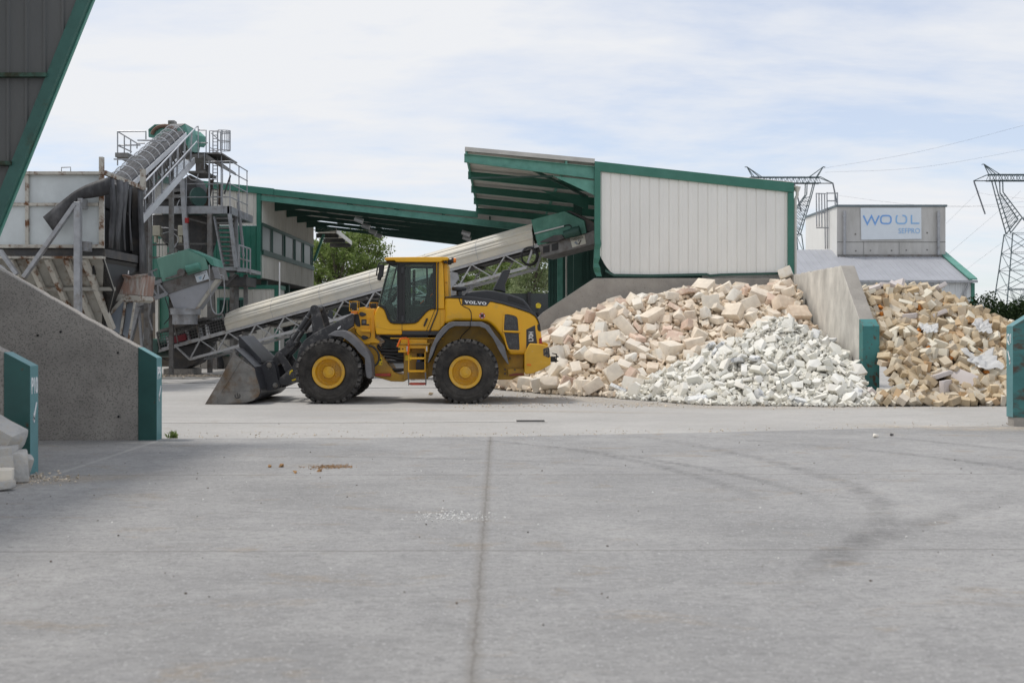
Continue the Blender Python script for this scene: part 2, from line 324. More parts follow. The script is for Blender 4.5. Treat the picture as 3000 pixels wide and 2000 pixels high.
# profiled sheet: p0 origin, u direction (unit) across the ribs, v direction along ribs, nrm normal
def profile(kind):
    if kind == 'trap': return [(0, 0), (.08, 0), (.11, .03), (.17, .03), (.20, 0)]            # broad ribs every .30
    if kind == 'wide': return [(0, 0), (.012, -.022), (.033, -.022), (.045, 0), (.14, 0), (.145, .004), (.165, .004), (.17, 0)]
    return [(0, 0), (.03, 0), (.045, .025), (.075, .025), (.09, 0)]
def ribbed(mb, p0, u, nrm, length, period, kind, lo, hi):
    """lo(t) / hi(t): points' along-rib start and end vectors (world offsets) at distance t"""
    prof = profile(kind); p0 = Vector(p0); u = Vector(u); nrm = Vector(nrm); ts = []
    k = 0
    while k * period < length:
        for a, d in prof:
            t = k * period + a
            if t <= length: ts.append((t, d))
        k += 1
    ts.append((length, 0)); g0 = []; g1 = []
    for t, d in ts:
        b = p0 + u * t + nrm * d; g0.append(b + lo(t)); g1.append(b + hi(t))
    mb.sheet([g0, g1]); return mb
rng = random.Random(7)
# ================================================================== GROUND
def groundmat(name, c, c_dk, c_lt, joints=False, dirt=(.30, .24, .17)):
    m = bpy.data.materials.new(name); m.use_nodes = True; t = m.node_tree; b = t.nodes['Principled BSDF']; L = t.links.new
    b.inputs['Roughness'].default_value = .85; b.inputs['Specular IOR Level'].default_value = .3
    tc = N(t, 'ShaderNodeTexCoord'); P = tc.outputs['Object']
    def nz(scale, detail, rough=.6, stretch=(1, 1, 1), dist=0):
        mp = N(t, 'ShaderNodeMapping'); L(P, mp.inputs[0]); mp.inputs['Scale'].default_value = stretch
        n = N(t, 'ShaderNodeTexNoise'); L(mp.outputs[0], n.inputs[0]); n.inputs['Scale'].default_value = scale; n.inputs['Detail'].default_value = detail; n.inputs['Roughness'].default_value = rough; n.inputs['Distortion'].default_value = dist
        return n.outputs[0]
    def ramp(src, p0, p1, a=0, z=1):
        r = N(t, 'ShaderNodeMapRange'); L(src, r.inputs[0]); r.inputs[1].default_value = p0; r.inputs[2].default_value = p1; r.inputs[3].default_value = a; r.inputs[4].default_value = z; r.clamp = True
        return r.outputs[0]
    def mix(f, a, col):
        x = N(t, 'ShaderNodeMixRGB'); L(f, x.inputs[0]); L(a, x.inputs[1]); x.inputs[2].default_value = (*col, 1); return x.outputs[0]
    base = N(t, 'ShaderNodeRGB'); base.outputs[0].default_value = (*c, 1); cur = base.outputs[0]
    cur = mix(ramp(nz(.35, 8, .7), .44, .66, 0, .85), cur, c_lt)
    cur = mix(ramp(nz(2.6, 8, .75, (.45, 1.3, 1), .4), .50, .72, 0, .7), cur, c_lt)
    cur = mix(ramp(nz(3.7, 8, .75, (.5, 1.4, 1), .3), .52, .74, 0, .65), cur, c_dk)
    cur = mix(ramp(nz(.22, 7, .65, (.6, 1.6, 1)), .48, .68, 0, .55), cur, c_dk)
    cur = mix(ramp(nz(1.7, 8, .7, (.6, 1.2, 1), .5), .57, .70, 0, .7), cur, dirt)
    cur = mix(ramp(nz(27, 6, .8, (.5, 1.1, 1)), .50, .66, 0, .8), cur, c_dk)
    cur = mix(ramp(nz(31, 6, .8, (.5, 1.1, 1)), .54, .68, 0, .7), cur, c_lt)
    cur = mix(ramp(nz(11, 7, .8, (.6, 1.2, 1)), .52, .72, 0, .75), cur, c_dk)
    cur = mix(ramp(nz(16, 6, .8, (.7, 1.2, 1)), .56, .74, 0, .6), cur, c_lt)
    cur = mix(ramp(nz(55, 3, .6), .58, .68, 0, .7), cur, tuple(x * .55 for x in c))
    cur = mix(ramp(nz(46, 2, .5, (1.1, .9, 1)), .62, .70, 0, .7), cur, tuple(min(1, x * 1.55) for x in c))
    if joints:
        sp = N(t, 'ShaderNodeSeparateXYZ'); L(P, sp.inputs[0]); wob = nz(6, 4)
        def line(ax, k, off, w, amt, col, wamp=.03):
            nonlocal cur
            o = 1 - ax
            a = N(t, 'ShaderNodeMath', operation='MULTIPLY_ADD'); L(sp.outputs[o], a.inputs[0]); a.inputs[1].default_value = -k; a.inputs[2].default_value = -off
            d = N(t, 'ShaderNodeMath', operation='ADD'); L(sp.outputs[ax], d.inputs[0]); L(a.outputs[0], d.inputs[1])
            wv = N(t, 'ShaderNodeMath', operation='MULTIPLY_ADD'); L(wob, wv.inputs[0]); wv.inputs[1].default_value = wamp * 2; wv.inputs[2].default_value = -wamp
            e = N(t, 'ShaderNodeMath', operation='ADD'); L(d.outputs[0], e.inputs[0]); L(wv.outputs[0], e.inputs[1])
            ab = N(t, 'ShaderNodeMath', operation='ABSOLUTE'); L(e.outputs[0], ab.inputs[0])
            f = ramp(ab.outputs[0], w * .35, w, amt, 0)
            cur = mix(f, cur, col)
        line(0, -.003, -.125, .06, .30, (.17, .15, .125), .035); line(0, -.003, -.125, .014, .35, (.12, .105, .09), .035); line(0, 0, -5.03, .05, .5, (.45, .44, .42), .05)
        line(1, .01, 11.25, .022, .5, (.12, .11, .10), .03); line(1, .012, 7.42, .02, .5, (.12, .11, .10), .03)
    b2 = cur; L(b2, b.inputs['Base Color'])
    hs = N(t, 'ShaderNodeMath', operation='ADD'); L(nz(70, 4, .7), hs.inputs[0]); L(nz(8, 6, .7), hs.inputs[1])
    bp = N(t, 'ShaderNodeBump'); bp.inputs['Strength'].default_value = .6; bp.inputs['Distance'].default_value = .015; L(hs.outputs[0], bp.inputs['Height']); L(bp.outputs[0], b.inputs['Normal'])
    return m
gm = groundmat('pale_road_concrete', (.425, .412, .393), (.325, .316, .302), (.50, .485, .46), dirt=(.38, .33, .27))
gy = groundmat('yard_concrete', (.305, .301, .297), (.205, .203, .20), (.42, .412, .40), joints=True)
gs = groundmat('pale_gutter_concrete', (.47, .455, .43), (.38, .37, .35), (.52, .505, .48))
mb = MB(); mb.add([(-1500, -60, 0), (1500, -60, 0), (1500, 2500, 0), (-1500, 2500, 0)], [(0, 1, 2, 3)]); struct('ground', mb, gm)
mb = MB(); e = [(-40, 14.4), (-5.2, 14.93), (-2, 15.05), (0, 15.22), (3, 15.75), (6, 16.4), (8.6, 16.95), (20, 19.2)]
mb.prism([(x, y, .005) for x, y in e] + [(20, -30, .005), (-40, -30, .005)], (0, 0, .004)); struct('concrete_yard', mb, gy)
mb = MB(); mb.prism([(-14, 17.28, .002), (-2, 17.5, .002), (.26, 17.66, .002), (.26, 17.9, .002), (-2, 17.72, .002), (-14, 17.5, .002)], (0, 0, .003)); struct('gutter_strip', mb, gs)
mb = MB(); x = -5.1                                  # narrow open joint between yard and road
jm = mat('joint_dirt', (.10, .095, .085), .9, var=.3, vs=8)
for (xa, ya), (xb, yb) in zip(e[1:-1], e[2:]):
    n = 6
    for k in range(n):
        a = k / n; c = (k + 1) / n; w = .012 + .02 * rng.random()
        if rng.random() < .15: continue
        p = (xa + (xb - xa) * a, ya + (yb - ya) * a); q = (xa + (xb - xa) * c, ya + (yb - ya) * c)
        mb.add([(p[0], p[1], .0035), (q[0], q[1], .0035), (q[0], q[1] + w, .0035), (p[0], p[1] + w + .006, .0035)], [(0, 1, 2, 3)])
struct('yard_joint', mb, jm)
# dark rubber tracks left by turning wheels
def trackmat(nm='tyre_track_rubber', col=(.15, .148, .145), amt=.40, tread=True):
    m = bpy.data.materials.new(nm); m.use_nodes = True; t = m.node_tree; L = t.links.new; b = t.nodes['Principled BSDF']; out = t.nodes['Material Output']
    b.inputs['Base Color'].default_value = (*col, 1); b.inputs['Roughness'].default_value = .85; b.inputs['Specular IOR Level'].default_value = .3
    uv = N(t, 'ShaderNodeUVMap'); sp = N(t, 'ShaderNodeSeparateXYZ'); L(uv.outputs[0], sp.inputs[0])
    s = N(t, 'ShaderNodeMath', operation='SINE'); mu = N(t, 'ShaderNodeMath', operation='MULTIPLY'); L(sp.outputs[1], mu.inputs[0]); mu.inputs[1].default_value = math.pi; L(mu.outputs[0], s.inputs[0])
    e = N(t, 'ShaderNodeMath', operation='SINE'); mu2 = N(t, 'ShaderNodeMath', operation='MULTIPLY'); L(sp.outputs[0], mu2.inputs[0]); mu2.inputs[1].default_value = math.pi; L(mu2.outputs[0], e.inputs[0])
    tc = N(t, 'ShaderNodeTexCoord'); n = N(t, 'ShaderNodeTexNoise'); L(tc.outputs['Object'], n.inputs[0]); n.inputs['Scale'].default_value = 3; n.inputs['Detail'].default_value = 8; n.inputs['Roughness'].default_value = .75
    r = N(t, 'ShaderNodeMapRange'); L(n.outputs[0], r.inputs[0]); r.inputs[1].default_value = .35; r.inputs[2].default_value = .7; r.inputs[4].default_value = amt
    a = N(t, 'ShaderNodeMath', operation='MULTIPLY'); L(s.outputs[0], a.inputs[0]); L(r.outputs[0], a.inputs[1])
    c = N(t, 'ShaderNodeMath', operation='MULTIPLY'); L(a.outputs[0], c.inputs[0]); L(e.outputs[0], c.inputs[1])
    if tread:   # chevron bars of the tread
        k = N(t, 'ShaderNodeMath', operation='MULTIPLY_ADD'); L(sp.outputs[1], k.inputs[0]); k.inputs[1].default_value = 9; 
        k2 = N(t, 'ShaderNodeMath', operation='MULTIPLY'); L(sp.outputs[0], k2.inputs[0]); k2.inputs[1].default_value = 330; L(k2.outputs[0], k.inputs[2])
        ks = N(t, 'ShaderNodeMath', operation='SINE'); L(k.outputs[0], ks.inputs[0]); kr = N(t, 'ShaderNodeMapRange'); L(ks.outputs[0], kr.inputs[0]); kr.inputs[1].default_value = -1; kr.inputs[3].default_value = .55
        c0 = c; c = N(t, 'ShaderNodeMath', operation='MULTIPLY'); L(c0.outputs[0], c.inputs[0]); L(kr.outputs[0], c.inputs[1])
    tr = N(t, 'ShaderNodeBsdfTransparent'); mx = N(t, 'ShaderNodeMixShader'); L(c.outputs[0], mx.inputs[0]); L(tr.outputs[0], mx.inputs[1]); L(b.outputs[0], mx.inputs[2]); L(mx.outputs[0], out.inputs[0])
    return m
tm = trackmat()
def catmull(ps, n=10):
    out = []; q = [2 * ps[0] - ps[1]] + ps + [2 * ps[-1] - ps[-2]]
    for i in range(1, len(q) - 2):
        for k in range(n):
            t = k / n; a, b, c, d = q[i-1:i+3]
            out.append(.5 * ((2*b) + (c - a)*t + (2*a - 5*b + 4*c - d)*t*t + (3*b - a - 3*c + d)*t**3))
    return out + [ps[-1]]
base_arcs = [([(1.6, 15.3), (2.3, 14.9), (3.2, 12.8), (3.65, 10.7), (3.5, 9.2), (3.06, 8.2), (2.47, 7.3), (1.85, 6.3)], .34),
                  ([(-1.6, 15.0), (-.2, 14.6), (1.2, 13.2), (2.0, 11.6), (2.4, 10.2), (2.5, 9.0)], .26),
                  ([(2.5, 15.5), (4.0, 14.3), (5.2, 13.2), (6.0, 11.8), (6.3, 10.5), (6.2, 9.6)], .30),
                  ([(5.6, 10.4), (4.6, 9.4), (3.6, 8.5), (2.8, 7.7), (2.2, 6.9), (1.7, 5.9)], .40),
                  ([(-.4, 14.8), (1.0, 13.6), (2.1, 12.2), (2.75, 10.9), (3.0, 9.9), (2.95, 8.9)], .22),
                  ([(5.0, 15.9), (6.3, 14.4), (7.2, 12.9), (7.6, 11.4)], .25), ([(-3.6, 12.9), (-1.4, 12.7), (.5, 12.3), (2.0, 11.5)], .16)]
for ti, (pts, w) in enumerate(base_arcs):
    P = catmull([Vector((x, y, .0105 + .0015 * ti)) for x, y in pts]); g = []
    for i, p in enumerate(P):
        d = (P[min(i+1, len(P)-1)] - P[max(i-1, 0)]).normalized(); s = Vector((-d.y, d.x, 0)); g.append([p - s*w/2, p, p + s*w/2])
    o = uvsheet('tyre_track', g, tm, None, [i / (len(P)-1) for i in range(len(P))], [0, .5, 1]); tag(o, kind='structure')
dm = trackmat('pale_dust', (.60, .53, .44), .8, False)
for ti, (pts, w) in enumerate([([(-1.5, 26.6), (.3, 25.3), (1.6, 23.7), (2.8, 22.2), (4.5, 21.0), (7.8, 20.9), (12, 21.0)], 1.6), ([(-13, 34.3), (-10.8, 34.2), (-8, 34.6)], 1.6), ([(-4.5, 20.2), (0, 20.0), (4, 19.3)], .5), ([(5.5, 17.3), (8, 16.4), (12, 17.2)], 1.1), ([(-7.2, 10.6), (-5.6, 10.5), (-4.6, 10.9), (-3.6, 11.2)], .8)]):
    P = catmull([Vector((x, y, (.0035 if y > 17 else .0095) + .0008 * ti)) for x, y in pts]); g = []
    for i, p in enumerate(P):
        d = (P[min(i+1, len(P)-1)] - P[max(i-1, 0)]).normalized(); s = Vector((-d.y, d.x, 0)); g.append([p - s*w/2, p, p + s*w/2])
    o = uvsheet('dust_patch', g, dm, None, [i / (len(P)-1) for i in range(len(P))], [0, .5, 1]); tag(o, kind='structure')
# darker flat streaks on the far road
mb = MB()
for (x0, x1, y, w) in [(-11.5, -8.6, 30.2, .25), (-12, -9.6, 32.8, .6), (-8, 1.5, 27.6, .14)]:
    pts = [Vector((x0 + (x1 - x0) * i / 14, y + .12 * math.sin(i * 1.7), .004)) for i in range(15)]
    mb.sheet([[p - Vector((0, w * (.3 + .7 * rng.random()), 0)) for p in pts], [p + Vector((0, w * (.3 + .7 * rng.random()), 0)) for p in pts]])
struct('dark_streak', mb, mat('dark_streak_concrete', (.12, .12, .115), .35, var=.2))
# drain grate
t = thing('drain_grate', 'small rectangular slotted iron drain set in the road in front of the loader', 'drain', (.53, 17.75, 0))
mb = MB(); mb.box((.22, 17.52, .002), (.80, 17.95, .008)); mb.build('surround', gs, t)
mb = MB(); mb.box((.26, 17.60, .008), (.76, 17.88, .011)); mb.build('slot', mat('drain_void', (.012, .012, .012), .9), t)
mb = MB()
for k in range(12): mb.box((.26 + k*.0435, 17.60, .011), (.26 + k*.0435 + .016, 17.88, .018))
mb.build('bar', M['grate'], t)
# loose grit on the ground
def hull(rr, sx, sy, sz, n=11, boxy=.6):
    bm = bmesh.new()
    for _ in range(n):
        v = Vector((rr.uniform(-1, 1), rr.uniform(-1, 1), rr.uniform(-1, 1)))
        if rr.random() < boxy: v = Vector((math.copysign(rr.uniform(.75, 1), v.x), math.copysign(rr.uniform(.75, 1), v.y), math.copysign(rr.uniform(.75, 1), v.z)))
        bm.verts.new((v.x*sx/2, v.y*sy/2, v.z*sz/2))
    r = bmesh.ops.convex_hull(bm, input=bm.verts); bmesh.ops.delete(bm, geom=[g for g in r['geom_interior'] if isinstance(g, bmesh.types.BMVert)], context='VERTS')
    bm.verts.index_update(); out = ([v.co.copy() for v in bm.verts], [[v.index for v in f.verts] for f in bm.faces]); bm.free(); return out
GR = [hull(random.Random(i), 1, 1, .7) for i in range(10)]
def scatter(mb, spots):
    for (x, y, z, s) in spots:
        vs, fs = rng.choice(GR); m3 = Matrix.Rotation(rng.random()*6.28, 3, 'Z') @ Matrix.Rotation(rng.uniform(-.4, .4), 3, 'X')
        mb.add([m3 @ (v * s) + Vector((x, y, z + s * .25)) for v in vs], fs)
mb = MB(); sp = []
for _ in range(260):
    y = 5.5 + 12.4 * rng.random() ** .8; sp.append((rng.uniform(-.55, .55) * y, y, .012, rng.choice([.004, .006, .008, .010, .014])))
scatter(mb, sp); mb.build('grit', mat('dark_grit', (.12, .095, .075), .9, isl=.5, var=.2), kind='stuff')
mb = MB(); sp = []
for _ in range(700):
    a = rng.random(); sp.append((rng.gauss(-2.05, .13) , rng.gauss(11.88, .09), .010, rng.choice([.004, .006, .012])))
sp += [(-2.75, 11.85, .01, .05), (-2.62, 11.87, .01, .055), (-2.35, 11.35, .01, .05), (-2.1, 11.5, .01, .05)]
scatter(mb, sp); mb.build('rust_crumbs', mat('rusty_crumbs', (.30, .17, .07), .9, isl=.4, var=.2), kind='stuff')
mb = MB(); sp = []
for _ in range(420):
    x = rng.uniform(-5.3, 11); sp.append((x, 15.1 + max(0, x) * .21 + abs(rng.gauss(0, .5)), .003, rng.choice([.008, .014, .02])))
for _ in range(1500): sp.append((rng.uniform(-1, 11.5), rng.choice([21.2, 21.5, 23.5, 24.6]) + rng.gauss(0, .35), .002, rng.choice([.010, .016, .03])))
for _ in range(500): sp.append((rng.gauss(-10.8, 1.2), 34.3 + rng.gauss(0, .35), .0, rng.choice([.03, .05, .07])))
for _ in range(260): sp.append((rng.gauss(-5.2, .3), 10.9 + rng.gauss(0, .22), .009, rng.choice([.01, .02, .03])))
scatter(mb, sp); mb.build('pale_grit', mat('pale_grit', (.55, .47, .37), .9, isl=.3, var=.2), kind='stuff')
mb = MB(); sp = []
for _ in range(420): sp.append((rng.gauss(-.45, .16), rng.gauss(8.75, .12), .010, rng.choice([.003, .005, .008, .014])))
for _ in range(160): sp.append((rng.uniform(-.42, .42) * 9, rng.uniform(5, 15), .010, rng.choice([.004, .007, .012])))
scatter(mb, sp); mb.build('white_chips', mat('white_chips', (.75, .74, .71), .8, isl=.15, var=.1), kind='stuff')
# single weed at the foot of the green post
mb = MB()
for _ in range(60):
    a = rng.random()*6.28; l = rng.uniform(.06, .16); p = Vector((-4.93 + rng.gauss(0, .04), 14.98 + rng.gauss(0, .02), .01)); d = Vector((math.cos(a)*.45, math.sin(a)*.3, .9)) * l
    s = Vector((math.sin(a), -math.cos(a), 0)) * .009; mb.add([p - s, p + s, p + d*.6 + s, p + d + Vector((d.x*.4, 0, -.02)), p + d*.6 - s], [(0, 1, 2, 3, 4)])
mb.build('weed', M['leaf'], label='small green weed at the foot of the P9 wall end', cat='weed')
# ================================================================== BAY WALLS (left P10, P9; right Q1; divider; back wall)
def bay_wall(name, label, y0, thick, xt, sgn, ztip, slope, capw, zmax, xend, mark, base=0.0, mconc='conc_dk', cs=None):
    """concrete wall running along X; the tip at xt wears a green steel cap. sgn = +1: body lies towards -X"""
    t = thing(name, label, 'wall', (xt - sgn * 2, y0 + thick/2, 0)); s = -sgn
    def X(d): return xt + s * d
    zc = ztip + slope * capw; d2 = (zmax - ztip) / slope
    mb = MB(); rj = random.Random(int(y0 * 10)); pts = [(X(capw), 0), (X(capw), zc)]
    for k in range(1, 36):
        u = k / 36; pts.append((X(capw + (d2 - capw) * u), zc + (zmax - zc) * u - abs(rj.gauss(0, .004)) - (.016 if rj.random() < .06 else 0)))
    pts += [(X(d2), zmax), (xend, zmax), (xend, 0)]
    mb.prism([(x, y0 + .012, z) for x, z in pts], (0, thick - .024, 0)); o = mb.build('concrete_body', M[mconc], t, bevel=.015)
    if base:
        mb = MB(); mb.box((min(X(.02), X(capw)), y0 + .015, 0), (max(X(.02), X(capw)), y0 + thick - .015, base)); mb.build('concrete_foot', M['conc'], t)
    mb = MB(); pts = [(X(0), base), (X(0), ztip), (X(capw), zc), (X(capw), base)]
    mb.prism([(x, y0, z) for x, z in pts], (0, thick, 0)); oc = mb.build('steel_cap', [M['greenpost_dk'] if sgn > 0 else M['greenrust'], M['greenend']], t, bevel=.008)
    for p in oc.data.polygons:
        if p.normal.x * sgn > .5 or p.normal.z > .5: p.material_index = 1  # end and upward faces take the lighter green
    if mark:
        xf = X(0) - s * .0015; W_ = thick * .74
        yy = [y0 + thick*.13, y0 + thick*.87]; org = (xf, yy[0] if sgn > 0 else yy[1], ztip - .32)
        text_obj('bay_number', mark, M['white'], t, org, (0, sgn, 0), (0, 0, 1), W_ * (1 if len(mark) > 2 else .8), .19, bold=.01)
        mb = MB(); c = y0 + thick / 2; zt = ztip - .42; k = 1 if sgn > 0 else 1
        # painted arrow, shaft then head, pointing down to the open bay
        a = Vector((xf, c + .05, zt)); b_ = Vector((xf, c - .03, zt - .20)); d = (b_ - a).normalized(); q = Vector((0, d.z, -d.y))
        for poly in ([a - q*.011, a + q*.011, b_ + q*.016, b_ - q*.016], [b_ + q*.03 - d*.085, b_ + q*.004, b_ + d*.02 - q*.03, b_ - q*.032 - d*.012]):
            mb.prism(poly, (sgn * .003, 0, 0))
        mb.build('painted_arrow', M['white'], t)
    return t
t9 = bay_wall('bay_wall', 'sloped pebbly concrete bay wall ending in a green steel post marked P9', 14.69, .225, -5.067, 1, 1.219, .565, .275, 3.0, -16, 'P9')
t10 = bay_wall('bay_wall', 'sloped bay wall whose green steel end is marked P10, near the white blocks', 11.28, .20, -5.318, 1, 1.23, .53, .30, 3.0, -16, 'P10')
tq = bay_wall('bay_wall', 'rust-chipped green steel wall end marked Q1 at the edge of the yard', 16.75, .22, 8.56, -1, 1.69, .62, 1.4, 3.0, 18, 'Q1', base=.16)
# tie-rod holes in the P9 wall
mb = MB()
for px, py in [(110, 982), (345, 1033), (347, 1220), (177, 972)]:
    p = W(px, py, 14.69); mb.cyl(p + Vector((0, -.004, 0)), p + Vector((0, .02, 0)), .016, n=10)
mb.build('tie_hole', M['black'], t9)
# divider between the two rubble bays
td = thing('divider_wall', 'tall concrete divider wall splashed white, between cream rubble and tan bricks', 'wall', (8.35, 24.5, 0))
XL, XR = 8.20, 8.54
mb = MB(); rj = random.Random(5); pts = [(22.9, 0), (22.9, 1.84)] + [(22.9 + 1.3*k/12, 1.84 + 1.33*k/12 - abs(rj.gauss(0, .012))) for k in range(1, 12)] + [(24.2, 3.16)] + [(24.2 + 4.4*k/30, 3.17 - abs(rj.gauss(0, .02))) for k in range(1, 30)] + [(28.6, 3.17), (28.6, 0)]
mb.prism([(XL, y, z) for y, z in pts], (XR - XL, 0, 0)); mb.build('concrete_body', [M['conc_white'], M['conc']], td, bevel=.02)
me = td.children[0].data
for p in me.polygons:
    if abs(p.normal.x) < .7: p.material_index = 1
mb = MB(); mb.box((XL + .01, 22.68, 0), (XR - .01, 22.9, .2)); mb.build('concrete_foot', M['conc'], td)
mb = MB(); mb.prism([(XL - .02, y, z) for y, z in [(22.66, .17), (22.66, 1.70), (22.9, 1.86), (22.9, .17)]], (XR - XL + .04, 0, 0)); mb.build('steel_cap', M['greenpost'], td, bevel=.008)
# back wall under the white shed
tb = thing('back_wall', 'grey concrete back wall under the white shed, sloping down at its end', 'wall', (4, 28.75, 0))
P = [W(1590, 915, 28.6), W(1742, 815, 28.6)]
mb = MB(); mb.prism([(0.2, 28.6, 0), (.2, 28.6, 1.05), (P[0].x, 28.6, P[0].z), (P[1].x, 28.6, 3.08), (8.6, 28.6, 3.08), (8.6, 28.6, 0)], (0, .3, 0)); mb.build('concrete_body', M['conc'], tb, bevel=.015)
# ================================================================== LEFT SHED CLADDING above the P9 wall
ts = thing('cladding_panel', 'dark corrugated shed wall with a slanted green edge high above the bay walls', 'wall cladding', (-8, 14.8, 3))
Y0 = 14.80; a = W(267, 0, Y0); b = W(0, 663, Y0); dx = (a.x - b.x); dz = (a.z - b.z); zt = 8.6
def xe(z): return b.x + dx * (z - b.z) / dz - .10
mb = MB(); z0 = 2.75
def zlow(x): return max(z0, b.z + (x + .10 - b.x) / dx * dz)
L_ = xe(zt) + 16
ribbed(mb, (-16, Y0, 0), (1, 0, 0), (0, -1, 0), L_, .27, 'x', lambda t: Vector((0, 0, zlow(-16 + t))), lambda t: Vector((0, 0, zt)))
mb.build('corrugated_sheet', M['clad_shed'], ts, solid=.003, recalc=False)
mb = MB(); d = Vector((dx, 0, dz)).normalized(); q = Vector((d.z, 0, -d.x)); p0 = b - d * .9; p1 = b + d * ((zt - b.z) / d.z)
mb.prism([p0 - q*.17 + Vector((0, -.07, 0)), p0 + Vector((0, -.07, 0)), p1 + Vector((0, -.07, 0)), p1 - q*.17 + Vector((0, -.07, 0))], (0, .16, 0)); mb.build('edge_trim', mat('mossy_green_trim', (.045, .135, .115), .5, var=.15, vs=3, col2=(.05, .05, .02), cov=.63, soft=.08, cs=2), ts, bevel=.006)
mb = MB(); mb.prism([p0 + Vector((0.004, .02, 0)), p0 + q*.02 + Vector((0, .02, 0)), p1 + q*.02 + Vector((0, .02, 0)), p1 + Vector((0.004, .02, 0))], (0, .06, 0)); mb.build('flashing', M['greenlt'], ts)
for py in (224, 481):
    z = W(0, py, Y0).z; mb = MB(); mb.box((-16, Y0 - .11, z - .03), (xe(z) - .06, Y0 - .028, z + .03)); mb.build('rail', mat('mossy_rail', (.05, .13, .10), .6, var=.3, vs=4, col2=(.03, .035, .015), cov=.5), ts)
# unseen shed roof added over the bays, sized for the shade it casts
tr = thing('added_shade_roof', 'unseen flat grey shed roof added over the left bays to shade them', 'roof', (-8, 5, zt))
mb = MB(); ribbed(mb, (-16, -14, zt + .02), (1, 0, 0), (0, 0, -1), 8.5, .3, 'trap', lambda t: Vector((0, 0, 0)), lambda t: Vector((0, 28.7, .0))); mb.build('roof_sheet', M['clad_in'], tr, solid=.003, recalc=False)
mb = MB()
for y in (-13, -6, 1, 8): mb.box((-16, y, zt - .35), (-7.6, y + .2, zt - .02))
mb.build('rafter', M['greendk'], tr)
# ================================================================== WHEEL LOADER
YN, YC, YF = 21.8, 23.05, 24.3        # near tyre face, centre plane, far tyre face
zA = zoom(590, 860, .2168); zB = zoom(850, 860, .21685); zC = zoom(1080, 740, .16582); zD = zoom(1340, 780, .22321); zE = zoom(1080, 970, .14667); z2 = zoom(1050, 700, .33167)
ld = thing('wheel_loader', 'yellow and black wheel loader with its worn steel bucket lowered to the ground', 'wheel loader', (-2.33, YC, 0))
def pl(zf, pts, y): return [W(*zf(a, b), y) for a, b in pts]
def mir(y): return 2 * YC - y
def slab(name, zf, pts, y0, y1, m, parent=None, bevel=.01, seg=2, ref=None, **kw):
    """outline measured at plane y0 (or ref), solid from y0 to y1"""
    P = pl(zf, pts, ref or y0); P = [Vector((p.x, y0, p.z)) for p in P]
    return MB().prism(P, (0, y1 - y0, 0)).build(name, m, parent or ld, bevel=bevel, seg=seg, **kw)
def subdiv(pts, closed=True):
    """one round of corner cutting"""
    n = len(pts); out = []
    for i in range(n):
        a, b = pts[i], pts[(i+1) % n]; out += [(a[0]*.75 + b[0]*.25, a[1]*.75 + b[1]*.25), (a[0]*.25 + b[0]*.75, a[1]*.25 + b[1]*.75)]
    return out
